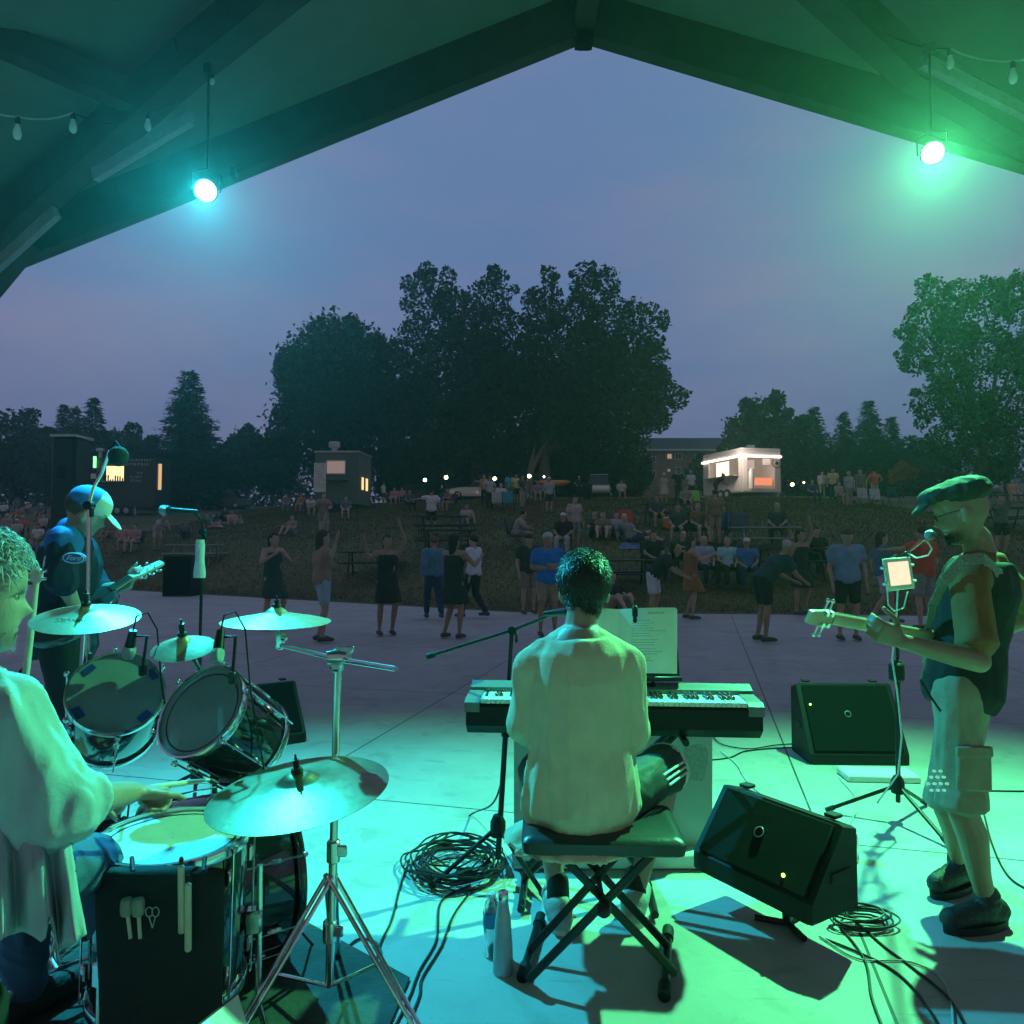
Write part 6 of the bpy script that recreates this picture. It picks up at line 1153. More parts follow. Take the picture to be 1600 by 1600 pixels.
# bench
def bench():
    t = thing('keyboard_bench', G(935, 1500), 'black padded bench with crossed folding legs under the keyboard player', 'bench'); z = .52
    f0, f1 = P(806, 1290, 2.45), P(1064, 1303, 2.40); k0, k1 = P(815, 1250, 2.80), P(1066, 1246, 2.80)
    for q in (f0, f1, k0, k1): q.z = z
    mb = MB(); c = (f0 + f1 + k0 + k1) / 4; X = ((f1 - f0) + (k1 - k0)).normalized(); Y = V((-X.y, X.x, 0)); Mx = Matrix((X, Y, V((0, 0, 1)))).transposed(); W3 = (f1 - f0).length; D3 = .35
    rings = []
    for zz, ins in ((-.058, .012), (-.05, 0), (-.015, -.004), (-.004, .004), (0.004, .03)):
        rg = []
        for sx, sy in ((-1, -1), (1, -1), (1, 1), (-1, 1)):
            for q in range(4): a = math.atan2(sy, sx) + R(-36 + 24 * q); rg.append(c + X * (sx * (W3 / 2 - .025 - ins) + .025 * math.cos(a)) + Y * (sy * (D3 / 2 - .025 - ins) + .025 * math.sin(a)) + V((0, 0, zz)))
        rings.append(rg)
    mb.loft(rings); build('seat', mb, mat('black_vinyl', (.03, .035, .035), .35, bump=.12, bscale=70), t)
    zt = z - .06
    for yy in (-.115, .115):
        for sg in (-1, 1):
            mb = MB(); a = c + X * (-.16 * sg) + Y * yy; a.z = zt; e = c + X * (.25 * sg) + Y * (yy * .75 + .012 * sg); e.z = .035; m_ = basis(e - a)[0]
            d = (e - a).normalized(); s_, u2 = basis(d); mb.box((a + e) / 2 + Y * .016 * sg, (.028, .014, (e - a).length), Matrix((X * abs(d.z) + V((0, 0, 0)), Y, d)).transposed() if False else Matrix((s_.cross(d) if abs(s_.y) > .5 else s_, s_ if abs(s_.y) > .5 else u2, d)).transposed(), bev=.004); build('leg', mb, M['black_metal'], t)
    mb = MB(); p = c.copy(); p.z = (zt + .035) / 2 + .035; mb.cyl(p - Y * .14, p + Y * .14, .010); mb.sph(p - Y * .14, .026, n=12, m=7); build('pivot', mb, M['black_metal'], t)
    for (x0, y0, x1, y1) in ((845, 1432, 816, 1527), (1044, 1452, 1038, 1557)):
        a, e = G(x0, y0 + 0, .02), G(x1, y1, .02); mb = MB(); mb.tube([a, e], .017, 10); l = build('foot_bar', mb, M['black_metal'], t)
        for q, o_ in ((a, e), (e, a)): mb = MB(); mb.tube([q, q.lerp(o_, .16)], .0215, 10); build('rubber_cap', mb, M['black_rubber'], l)
    return c
BENCH = bench()

# wedge monitors
def wedge(label, c, rz, W3, Hh, D3, tip=0, led=None, group='floor monitors'):
    t = thing('floor_monitor', c, label, 'loudspeaker', group, rz=rz); A = t.matrix_world @ Matrix.Rotation(tip, 4, 'X') if tip else t.matrix_world
    sec = [(-D3 / 2, .0), (-D3 / 2, .07), (D3 * .20, Hh), (D3 / 2, Hh * .93), (D3 / 2, .0)]; mb = MB()
    xs = [-W3 / 2, -W3 / 2 + .02, W3 / 2 - .02, W3 / 2]; rings = []
    for i, x in enumerate(xs):
        k = .97 if i in (0, 3) else 1; rings.append([A @ V((x, y * k, z * k + (.004 if k < 1 else 0))) for y, z in sec])
    mb.loft(rings); build('cabinet', mb, M['black_plastic'], t, smooth=False)
    a = V((0, -D3 / 2, .07)); b = V((0, D3 * .20, Hh)); u = (b - a).normalized(); n = V((0, -u.z, u.y)); Mx = A.to_3x3() @ Matrix((V((1, 0, 0)), n * -1, u)).transposed()
    mb = MB(); mb.box(A @ ((a + b) / 2 + n * .004), (W3 * .90, .016, (b - a).length * .93), Mx, bev=.006); build('grille', mb, M['grille'], t)
    mb = MB(); q = A @ (a.lerp(b, .55) + V((-.02, 0, 0)) + n * .014); mb.lathe([(.019, -.002), (.022, .001), (.019, .003)], q, (A.to_3x3() @ n), 22); build('round_emblem', mb, M['steel'], t)
    for sx in (-1, 1): mb = MB(); mb.box(A @ V((sx * (W3 / 2 + .001), D3 * .12, Hh * .45)), (.012, .12, .04), A.to_3x3(), bev=.005); build('handle', mb, M['black_rubber'], t)
    if led is not None: mb = MB(); q = A @ (a.lerp(b, led[1]) + V((led[0] * W3, 0, 0)) + n * .015); mb.sph(q, .007, n=10, m=7); build('indicator_light', mb, mat('led', (.5, .8, .2), .4, emit=(.55, 1, .12), estr=5), t)
    for sx in (-1, 1): mb = MB(); mb.box(A @ V((sx * W3 * .36, D3 * .40, Hh + .004)), (.05, .05, .014), A.to_3x3(), bev=.004); build('corner_block', mb, M['black_rubber'], t)
    return t
g1 = G(1200, 1425); wedge('large black floor monitor in the right foreground with a small green light', V((1.01, 2.93, .15)), R(-58), .56, .31, .27, 0, (.26, .18))
ms = thing('monitor_stand', V((1.07, 2.93, 0)), 'low black stand propping up the large floor monitor', 'stand'); mb = MB()
for k in range(3): a = R(40 + 120 * k); c = V((1.07, 2.93, .012)); mb.tube([c, c + V((.12 * math.cos(a), .12 * math.sin(a), 0))], .012, 8)
mb.cyl(V((1.07, 2.93, .012)), V((1.07, 2.93, .148)), .018); build('base', mb, M['black_metal'], ms)
g2 = G(1345, 1196); wedge('black floor monitor lying behind the tablet stand', V((g2.x, g2.y + .18, 0)), R(-2), .66, .50, .36, 0, (-.40, .68))
g3 = G(398, 1168); wedge('black floor monitor behind the right rack tom', V((g3.x, g3.y + .15, 0)), R(35), .55, .42, .38, 0, None)

# ================================================================ musicians
def strands(mb, C, f, u, n, length, seed, region, curl=.3, down=.6, width=.0022, lift=.3, s=1.0, back=0):
    r = random.Random(seed); f = V(f).normalized(); rr = f.cross(u); k = 0; tries = 0
    while k < n and tries < n * 12:
        tries += 1; a = r.uniform(-math.pi, math.pi); e = math.asin(r.uniform(-.75, 1)); d = V((math.cos(e) * math.cos(a), math.cos(e) * math.sin(a), math.sin(e)))
        if not region(d): continue
        p = C + f * (-.015) + u * .03 + (f * d.x * .099 + rr * d.y * .083 + u * d.z * .098) * s; nrm = (f * d.x + rr * d.y + u * d.z).normalized()
        fl = (-u * down + V((r.gauss(0, curl), r.gauss(0, curl), r.gauss(0, curl))) - f * back); fl = (fl - nrm * fl.dot(nrm)); L_ = length * r.uniform(.6, 1.2); sd = fl.cross(nrm)
        if sd.length < 1e-4: continue
        sd = sd.normalized() * width; fl.normalize(); p1 = p + fl * L_ * .5 + nrm * L_ * lift; p2 = p + fl * L_ + nrm * L_ * lift * r.uniform(.2, 1.1) + V((r.gauss(0, curl), r.gauss(0, curl), r.gauss(0, curl))) * L_ * .3
        mb.add([p - sd, p + sd, p1 + sd, p1 - sd, p2], [(0, 1, 2, 3), (3, 2, 4)]); k += 1
def scalp(C, f, u, region, s=1.0, voxel=.006, amp=.004):
    mb = MB(); f = V(f).normalized(); r = f.cross(u); Mx = Matrix((f, r, u)).transposed(); c0 = C - f * .015 + u * .03; n, m = 40, 26
    rings = []
    for i in range(m + 1):
        e = math.pi * (i / m) - math.pi / 2; rings.append([(e, k * 2 * math.pi / n) for k in range(n)])
    vs = []; keep = []
    for rg in rings:
        for e, a in rg:
            d = V((math.cos(e) * math.cos(a), math.cos(e) * math.sin(a), math.sin(e))); q = 1 if region(d) else .80
            w = 1 + amp * 18 * noise.noise(d * 4.5); vs.append(c0 + (f * d.x * .098 + r * d.y * .082 + u * d.z * .097) * s * q * (w if q == 1 else 1)); keep.append(q == 1)
    fs = []
    for i in range(m):
        for k in range(n):
            q = (i * n + k, i * n + (k + 1) % n, (i + 1) * n + (k + 1) % n, (i + 1) * n + k)
            if any(keep[x] for x in q): fs.append(q)
    return vs, fs
def hair(t, J, region, mt, n, length, seed, **k):
    s = k.pop('s', 1.0); u = V(k.pop('u', (0, 0, 1))); f = V(J['hf']).normalized(); u = (u - f * u.dot(f)).normalized(); vs, fs = scalp(J['head'], f, u, region, s); mb = MB(); mb.add(vs, fs)
    lk = k.pop('lk', None); npx = k.pop('npx', False); strands(mb, J['head'], f, u, n, length, seed, region, s=s, **k)
    if lk: locks(mb, J['head'], f, u, seed=seed + 1, region=region, s=s, **lk)
    if npx: nape(mb, J['head'], f, u, npx)
    return build('hair', mb, mt, t, ang=180)
def locks(mb, C, f, u, n, length, rad, seed, region, coil=0.0, s=1.0, lift=.5, down=.2, jit=1.0):
    r = random.Random(seed); f = V(f).normalized(); rr = f.cross(u); k = 0
    while k < n:
        a = r.uniform(-math.pi, math.pi); e = math.asin(r.uniform(-.7, 1)); d = V((math.cos(e) * math.cos(a), math.cos(e) * math.sin(a), math.sin(e)))
        if not region(d): continue
        k += 1; p = C + f * (-.015) + u * .03 + (f * d.x * .098 + rr * d.y * .082 + u * d.z * .097) * s; nrm = (f * d.x + rr * d.y + u * d.z).normalized(); t1 = V((r.gauss(0, jit), r.gauss(0, jit), r.gauss(0, jit))) - u * down * 2 + f * (.5 if d.x > .3 else -.25); t1 = (t1 - nrm * t1.dot(nrm)).normalized(); t2 = nrm.cross(t1); L_ = length * r.uniform(.6, 1.25); pts = []; ph = r.random() * 6.28
        for j in range(7): q = j / 6; pts.append(p + t1 * L_ * q + nrm * (L_ * lift * math.sin(q * math.pi * .8) - .002) + (t2 * math.cos(ph + q * 7) + nrm * math.sin(ph + q * 7)) * coil * q ** .5)
        mb.tube(pts, [rad, rad, rad * .95, rad * .85, rad * .7, rad * .45, rad * .12], 5)
def nape(mb, C, f, u, s=1.0):
    f = V(f).normalized(); rr = f.cross(u); o = C - u * .125 * s; rings = []
    for h, b, w in ((.118, .101, .079), (.10, .099, .077), (.08, .090, .072), (.062, .076, .064), (.046, .066, .050), (.038, .060, .040)):
        rings.append([o + (f * b * math.cos(a) + rr * w * math.sin(a) + u * (h + .003 * math.sin(a * 9))) * s for a in [R(100 + 160 * k / 20) for k in range(21)]])
    vs = [p for r_ in rings for p in r_]; mb.add(vs, [(i * 21 + k, i * 21 + k + 1, (i + 1) * 21 + k + 1, (i + 1) * 21 + k) for i in range(len(rings) - 1) for k in range(20)]); q = random.Random(4)
    for k in range(1500):
        i = q.choice(range(1, len(rings))); p = q.choice(rings[i]); d = -u + V((q.gauss(0, .25), q.gauss(0, .25), 0)); n_ = (p - o); n_ = (n_ - u * n_.dot(u)).normalized(); sd = d.cross(n_).normalized() * .001; p = p + n_ * .001 + V((q.gauss(0, .003), q.gauss(0, .003), q.gauss(0, .006))); mb.add([p - sd, p + sd, p + d.normalized() * .014 + n_ * .002], [(0, 1, 2)])
def loc_mesh(name, me, m, t, **k):
    me.transform(t.matrix_world.inverted()); return place(name, me, m, t, **k)
def eyes(t, J, s=1.0, u=V((0, 0, 1))):
    f = V(J['hf']).normalized(); u = (u - f * u.dot(f)).normalized(); r = f.cross(u); o = J['head'] - u * .125 * s
    for sg in (-1, 1):
        c = o + (f * .059 + r * sg * .031 + u * .119) * s; mb = MB(); mb.sph(c, .0118 * s, n=14, m=9); e = build('eye', mb, mat('eye_white', (.22, .22, .21), .3), t)
        mb = MB(); mb.sph(c + f * .0075 * s, .0058 * s, n=10, m=7); build('iris', mb, M['black_plastic'], e)
def brows(t, J, mt, s=1.0, u=V((0, 0, 1))):
    f = V(J['hf']).normalized(); u = (u - f * u.dot(f)).normalized(); r = f.cross(u); o = J['head'] - u * .125 * s; mb = MB(); q = random.Random(3)
    for sg in (-1, 1):
        for k in range(46):
            p = o + (f * (.083 - .010 * abs(k / 46 - .2)) + r * sg * (.012 + .038 * k / 46) + u * (.1335 + q.gauss(0, .0015))) * s; mb.cyl(p, p + (r * sg * .008 + u * .003 + f * .002), .0009, .0004, 4)
    build('eyebrow', mb, mt, t)

# ---- keyboard player, seated with his back to us
J = dict(fwd=V((0.08, 1, 0)), hf=V((-.05, 1, -.28)), neck=P(907, 978, 2.60), head=P(912, 920, 2.66), shL=P(834, 1040, 2.60), shR=P(976, 1040, 2.58), elL=P(828, 1130, 2.66), elR=P(980, 1142, 2.64), wrL=P(848, 1092, 2.93), wrR=P(1004, 1096, 2.90),
         hipL=P(868, 1258, 2.62), hipR=P(945, 1258, 2.60), knL=P(845, 1205, 3.02), knR=P(1046, 1196, 2.96), anL=P(872, 1392, 2.93), anR=P(992, 1382, 2.97), toeL=V((-.12, 1, 0)), toeR=V((.35, 1, 0)))
J['anL'].z = .09; J['anR'].z = .095
t = thing('person', (J['hipL'] + J['hipR']) / 2 * 1.0, 'dark haired keyboard player in a pale shirt seated on the bench, back turned', 'person')
h = dict(L=dict(d=V((.3, 1, -.25)), pn=V((0, 0, -1)), side=V((1, 0, 0)), curl=.45), R=dict(d=V((-.15, 1, -.25)), pn=V((0, 0, -1)), side=V((-1, 0, 0)), curl=.45))
loc_mesh('body', body_mesh(J, .0065, True, 1.04, h), M['skin'], t)
shirt = mat('pale_peach_cotton', (.62, .56, .39), .85, var=.08, bump=.25, bscale=140, wr=.55, wsc=3.5)
def kfold(c):
    a = folds(.011, (7, 7, 2.2), 3)(c); side = min(1, max(0, (abs(c.x - .27) - .10) / .08)); low = min(1, max(0, (.86 - c.z) / .25)); return a * (.55 + .7 * side + .55 * low)
me = shirt_mesh(J, .0085, 1.12, .017, -.20, .030, .94, kfold, .98, hem=(.255, .185), bend=V((0, -.05, 0)))
loc_mesh('shirt', me, shirt, t)
sh = mat('dark_athletic_shorts', (.045, .06, .055), .7, bump=.2, bscale=120); wh = mat('white_stripe', (.7, .7, .68), .8)
me = pants_mesh(J, .009, .93, .012, .02, .95, folds(.006, (9, 9, 9), 5), .022); loc_mesh('shorts', me, sh, t)
# side stripes on the right thigh
hipR, knR = J['hipR'], J['knR']; ax = (knR - hipR).normalized(); sd = ax.cross(V((0, 0, 1))).normalized(); upn = sd.cross(ax)
for k in range(3):
    mb = MB(); pts = []
    for j in range(9): q = hipR.lerp(knR, .48 + .045 * j + .02 * k); ang = R(-35 + 0 * j) - .17 * k; rad = .122 - .012 * j / 9; pts.append(q + (sd * math.cos(ang + 1.1) * 1.0 + upn * math.sin(ang + 1.1)) * rad)
    mb.tube(pts, .0045, 6); build('stripe', mb, wh, t)
mb = MB(); q = hipR.lerp(knR, .93); mb.lathe([(.088, -.014), (.097, -.01), (.097, .012), (.088, .016)], q, ax, 30); build('hem_band', mb, wh, t)
for sd_ in 'LR':
    an = J['an' + sd_]; tf = J['toe' + sd_].normalized(); mb = MB(); mb.limb([an + V((0, 0, .075)), an + V((0, 0, -.01))], [.044, .046]); loc_mesh('sock', remesh(mb, .007, 2), M['black_rubber'], t)
    mb = MB(); z = V((0, 0, 1)); mb.limb([an - tf * .05 - z * .035, an + tf * .06 - z * .032, an + tf * .165 - z * .042], [.050, .050, .040]); mb.limb([an - tf * .03 - z * .01, an + tf * .02 - z * .01], [.054, .050]); me = remesh(mb, .0065, 2)
    for v in me.vertices: v.co.z = max(v.co.z, .022)
    sho = loc_mesh('shoe', me, mat('grey_mesh_trainer', (.36, .37, .36), .8, var=.2, bump=.5, bscale=160), t)
    mb = MB(); s_ = tf.cross(z).normalized(); rings = []
    for zz, g in ((.0, .0), (.028, .004)): rings.append([V(((an + tf * (.055 + .135 * math.cos(q)) + s_ * .055 * math.sin(q) * (1 - .12 * math.cos(q))).x, (an + tf * (.055 + .135 * math.cos(q)) + s_ * .055 * math.sin(q) * (1 - .12 * math.cos(q))).y, zz)) for q in [k * math.pi / 14 for k in range(28)]])
    mb.loft(rings); build('sole', mb, mat('pale_rubber', (.6, .6, .57), .7), sho)
    mb = MB()
    for k in range(4): q = an + tf * (.03 + .028 * k) + z * (.012 - .011 * k); mb.tube([q + s_ * .03, q + z * .008, q - s_ * .03], .003, 6)
    build('lace', mb, wh, sho)
reg = lambda d: d.z > (.62 if d.x > .55 else (.30 if d.x > .15 else ((-.93 if abs(d.y) < .55 else -.70) if d.x < -.1 else -.25)))
hair(t, J, reg, mat('dark_brown_hair', (.018, .014, .012), .45, spec=.6), 5000, .032, 3, curl=.35, down=.6, lift=.25, s=1.08, width=.0009, npx=1.08, lk=dict(n=1500, length=.040, rad=.0028, lift=.16, down=.5, jit=.45))

# ---- guitarist at right, profile to the left
J = dict(fwd=V((-.88, .47, 0)), hf=V((-.86, .44, -.30)), neck=P(1538, 862, 2.95), head=P(1499, 796, 2.93), shL=P(1514, 912, 2.76), shR=P(1560, 902, 3.14), elL=P(1530, 1034, 2.66), elR=P(1622, 958, 3.22), wrL=P(1408, 1002, 2.58), wrR=P(1492, 1012, 3.22),
         hipL=P(1497, 1082, 2.86), hipR=P(1508, 1082, 3.04), knL=P(1502, 1262, 2.86), knR=P(1480, 1262, 3.10), anL=P(1542, 1404, 2.92), anR=P(1500, 1352, 3.24), toeL=V((-1, -.25, 0)), toeR=V((-.9, -.5, 0)))
J['anL'].z = .10; J['anR'].z = .11
t = thing('person', V((1.78, 2.95, 0)), 'standing guitarist in a flat cap, dark waistcoat and pale cargo shorts', 'person')
gd = (P(1372, 985, 2.56) - J['wrL']).normalized()
h = dict(L=dict(d=gd, pn=V((.35, .9, .15)), side=V((-.2, -.1, 1)), curl=.75, thumb=.6, spread=.05), R=dict(d=V((-.85, -.1, -.2)), pn=V((0, .3, -1)), side=V((0, 1, .2)), curl=.6))
hu = V((-.2, 0, 1)); loc_mesh('body', body_mesh(J, .0065, True, 1.03, h, headup=hu, wide=.92), M['skin_tan'], t); eyes(t, J, 1.03, hu)
tee = mat('rust_brown_tee', (.24, .11, .035), .9, bump=.25, bscale=140, wr=.6, wsc=6); me = shirt_mesh(J, .009, .80, .012, .05, .012, .90, folds(.006, (8, 8, 3), 1), 1.0); loc_mesh('tee_shirt', me, tee, t)
# waistcoat: torso shell only
mb = MB(); torso(mb, J, .030, -.10, .97, .90, loose=.010); P0, Nk, up, hr, sr = frames(J)
for sd_ in 'LR': mb.limb([J['sh' + sd_].lerp(Nk - up * .08, .75), J['sh' + sd_].lerp(Nk - up * .05, .35)], [.075, .066])
me = remesh(mb, .009, 3); displace(me, folds(.007, (7, 7, 5), 8)); loc_mesh('waistcoat', me, mat('dark_waistcoat', (.012, .012, .011), .85, bump=.2, bscale=120, wr=.7, wsc=6), t)
mb = MB(); q = P(1551, 1030, 2.92); mb.box(q, (.012, .03, .07), Matrix.Rotation(.5, 3, 'Y'), bev=.003); build('back_buckle', mb, M['black_rubber'], t)
cg = mat('khaki_cargo_cotton', (.30, .28, .19), .9, var=.1, bump=.3, bscale=110, wr=.6, wsc=6); me = pants_mesh(J, .009, .99, .012, .06, .93, folds(.009, (7, 7, 2.6), 2), .016); so = loc_mesh('cargo_shorts', me, cg, t)
c = J['hipL'].lerp(J['knL'], .62) + V((-.01, -.118, 0)); mb = MB(); c = c + V((.01, .034, 0)); mb.box(c, (.13, .02, .15), Matrix.Rotation(R(-4), 3, 'X') @ Matrix.Rotation(R(3), 3, 'Y'), bev=.008); mb.box(c + V((0, -.006, .07)), (.136, .02, .04), Matrix.Rotation(R(-4), 3, 'X'), bev=.006); build('cargo_pocket', mb, cg, so)
mb = MB(); q = P(1438, 1062, 2.74); mb.tube([q, q + V((.02, -.02, -.05)), q + V((.06, -.02, -.11))], .004, 6); build('pocket_seam', mb, M['black_rubber'], so)
# light-coloured print dots on the shorts; weak glow stands in for reflected light
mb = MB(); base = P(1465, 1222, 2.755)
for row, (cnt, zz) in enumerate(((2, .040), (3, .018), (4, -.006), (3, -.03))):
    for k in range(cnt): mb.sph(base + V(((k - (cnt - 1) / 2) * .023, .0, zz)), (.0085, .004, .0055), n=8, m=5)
build('glowing_dots', mb, mat('glowing_print', (.85, .95, .85), .3, emit=(.35, 1, .6), estr=.35), so)
boot = mat('black_boot', (.018, .018, .018), .6, bump=.5, bscale=90)
for sd_ in 'LR':
    an = J['an' + sd_]; tf = J['toe' + sd_].normalized(); z = V((0, 0, 1)); mb = MB(); lift = 0; mb.limb([an - tf * .045 - z * .04, an + tf * .06 - z * .040, an + tf * .17 - z * .050], [.048, .046, .040]); mb.limb([an + z * .02, an - z * .015], [.048, .050]); me = remesh(mb, .0068, 2)
    for v in me.vertices: v.co.z = max(v.co.z, .012)
    displace(me, folds(.003, (30, 30, 30), 4)); sho = loc_mesh('shoe', me, boot, t)
    s_ = tf.cross(z).normalized(); mb = MB(); rings = []
    for zz, g in ((.0, 1), (.03, 1.03)): rings.append([V(((an + tf * (.055 + .145 * g * math.cos(q)) + s_ * .050 * g * math.sin(q)).x, (an + tf * (.055 + .145 * g * math.cos(q)) + s_ * .050 * g * math.sin(q)).y, zz)) for q in [k * math.pi / 14 for k in range(28)]])
    mb.loft(rings); build('sole', mb, M['black_rubber'], sho)
# flat cap
f = J['hf'].normalized(); u = (hu - f * hu.dot(f)).normalized(); r_ = f.cross(u); C = J['head']; Mx = Matrix((f, r_, u)).transposed(); mb = MB()
mb.sph(C - f * .02 + u * .078, (.110, .090, .046), Mx, 24, 12); mb.sph(C + f * .035 + u * .080, (.098, .084, .038), Mx, 24, 12); mb.sph(C + f * .118 + u * .050, (.058, .075, .012), Matrix((( f * .93 - u * .36), r_, (u * .93 + f * .36))).transposed(), 20, 9); mb.sph(C - f * .03 + u * .056, (.110, .092, .05), Mx, 24, 12)
me = remesh(mb, .006, 5); displace(me, folds(.004, (14, 14, 14), 6)); loc_mesh('flat_cap', me, mat('dark_cap_cloth', (.025, .03, .026), .8, bump=.5, bscale=170, wr=.8, wsc=9), t)
# spectacles and beard
mb = MB(); o = C - u * .125; 
for sg in (-1, 1):
    c = o + f * .090 + r_ * sg * .033 + u * .117; mb.tube([c + (r_ * math.cos(q) * .022 + u * math.sin(q) * .015) for q in [k * math.pi / 9 for k in range(19)]], .0015, 6); mb.tube([c + r_ * sg * .022 + u * .006, o + f * .03 + r_ * sg * .079 + u * .128, o - f * .015 + r_ * sg * .080 + u * .126], .0016, 6)
mb.tube([o + f * .092 + r_ * -.011 + u * .12, o + f * .097 + u * .123, o + f * .092 + r_ * .011 + u * .12], .0015, 6); build('spectacles', mb, M['black_metal'], t)
breg = lambda d: d.z < -.42 and d.x > .15
mb = MB(); rr = random.Random(12)
for k in range(2600):
    a = rr.gauss(0, .75); hgt = rr.uniform(.004, .062); 
    if abs(a) > 1.35: continue
    W = .058; e = .079; x, y = e * math.cos(a) ** .9 if math.cos(a) > 0 else 0, W * math.sin(a)
    if .046 < hgt < .056 and abs(a) < .5: continue
    p = o + f * x + r_ * y + u * hgt; dr = (f * math.cos(a) + r_ * math.sin(a)) * .5 - u * .9 + V((rr.gauss(0, .3), rr.gauss(0, .3), rr.gauss(0, .3))); dr.normalize(); s1_ = dr.cross(f).normalized() * .0013; L_ = rr.uniform(.008, .02); mb.add([p - s1_, p + s1_, p + dr * L_], [(0, 1, 2)])
build('beard', mb, mat('brown_beard', (.05, .035, .02), .7), t)

def guitar(t, body_c, head_c, face, hs, bodym, neckm, bw=.17, acoustic=False, neck_from=.2):
    ax = (head_c - body_c).normalized(); face = (V(face) - ax * V(face).dot(ax)).normalized(); s = ax.cross(face); Ln = (head_c - body_c).length; prof_ = []
    for k in range(44):
        a = 2 * math.pi * k / 44; x = math.cos(a); y = math.sin(a); w = 1 - .26 * math.exp(-((x - .08) / .26) ** 2); L_ = .225; rad_x = L_ * x; rad_y = bw * y * w * (1.0 if x < .1 else .84)
        prof_.append((rad_x, rad_y))
    mb = MB(); th = .10 if acoustic else .045; mb.loft([[body_c + ax * x * k + s * y * k + face * z for x, y in prof_] for z, k in ((-th / 2, .95), (-th / 2 + .008, 1), (th / 2 - .008, 1), (th / 2, .97))]); build('body', mb, bodym, t)
    n0 = body_c + ax * neck_from + face * (th / 2 - .004); n1 = head_c + face * (th / 2 - .004); Mx = Matrix((s, ax, face)).transposed()
    mb = MB(); rings = []
    for q, w in ((n0, .028), (n1, .0215)): rings.append([q + s * (w * math.cos(a)) + face * (.014 * math.sin(a) if math.sin(a) < 0 else .003 * math.sin(a)) for a in [k * math.pi / 8 for k in range(16)]])
    mb.loft(rings); nk_ = build('neck', mb, neckm, t)
    mb = MB(); mb.box((n0 + n1) / 2 + face * .006, (.046, (n1 - n0).length, .006), Mx); fb = build('fretboard', mb, mat('dark_fretboard', (.035, .025, .02), .5), t)
    mb = MB()
    for k in range(1, 20): q = n1.lerp(n0, 1 - .5 ** (k / 12) * 1.0 if k < 12 else .5 + .022 * (k - 12)) if False else n1.lerp(n0, (1 - .5 ** (k / 12)) * 1.55 if (1 - .5 ** (k / 12)) * 1.55 < 1 else .99); mb.box(q + face * .0098, (.044, .0018, .0016), Mx)
    build('fret', mb, M['chrome'], fb)
    mb = MB(); h1 = head_c + ax * .17 - face * .028; mb.loft([[q + s * w + face * z + face * (th / 2 - .004) for w, z in ((-wd, -.007), (wd, -.007), (wd, .007), (-wd, .007))] for q, wd in ((head_c, .021), (head_c + ax * .03 - face * .005, .031), (head_c + ax * .10 - face * .017, .026), (h1, .024), (h1 + ax * .012, .02))]); build('headstock', mb, neckm, t, smooth=False)
    for i in range(hs):
        sg = -1 if i % 2 else 1; q = head_c + ax * (.045 + .042 * (i // 2)) + face * (th / 2 - .012 - .007 * (i // 2)); mb = MB(); mb.cyl(q + s * sg * .030, q + s * sg * .058, .0035, n=8); mb.sph(q + s * sg * .062, (.008, .011, .006), Mx, 10, 6); mb.cyl(q - s * sg * -.018, q - s * sg * -.018 + face * .016, .004, n=8); mb.cyl(q + s * sg * .02 - face * .02, q + s * sg * .02 - face * .004, .009, n=10); build('tuning_peg', mb, M['chrome'], t)
    mb = MB()
    for k in range(4 if hs == 4 else 6): w = (k - (1.5 if hs == 4 else 2.5)) * (.009 if hs == 4 else .0065); mb.cyl(body_c - ax * .10 + s * w * 1.3 + face * (th / 2 + .014), n1 + s * w + face * .012, .0009 if hs == 6 else .0013, n=5)
    build('string', mb, M['chrome'], t); mb = MB(); mb.box(body_c - ax * .11 + face * (th / 2 + .006), (.09, .02, .014), Mx, bev=.003); build('bridge', mb, M['chrome'], t)
gt = thing('bass_guitar', P(1500, 1010, 3.1), 'pale bass guitar held by the standing guitarist, headstock pointing left', 'guitar')
guitar(gt, P(1515, 1008, 3.14), P(1306, 970, 2.52), V((-.55, .75, .35)), 4, mat('natural_wood_body', (.5, .36, .18), .3, coat=.5), mat('maple_neck', (.55, .42, .25), .4))
mb = MB(); Sh = J['shL']; pts = [P(1450, 985, 2.95), P(1458, 945, 2.84), P(1478, 905, 2.74), P(1505, 876, 2.72), P(1536, 872, 2.76), P(1560, 895, 2.80), P(1577, 945, 2.86), P(1572, 995, 2.95), P(1555, 1020, 3.05)]
for a, b in zip(pts, pts[1:]): d = (b - a).normalized(); n_ = V((.0, -1, .3)); n_ = (n_ - d * n_.dot(d)).normalized(); s_ = d.cross(n_); mb.box((a + b) / 2, (.042, .004, (b - a).length + .01), Matrix((s_, n_, d)).transposed(), bev=.0015)
build('strap', mb, mat('woven_strap', (.24, .25, .2), .85, var=.4, scale=120), gt)

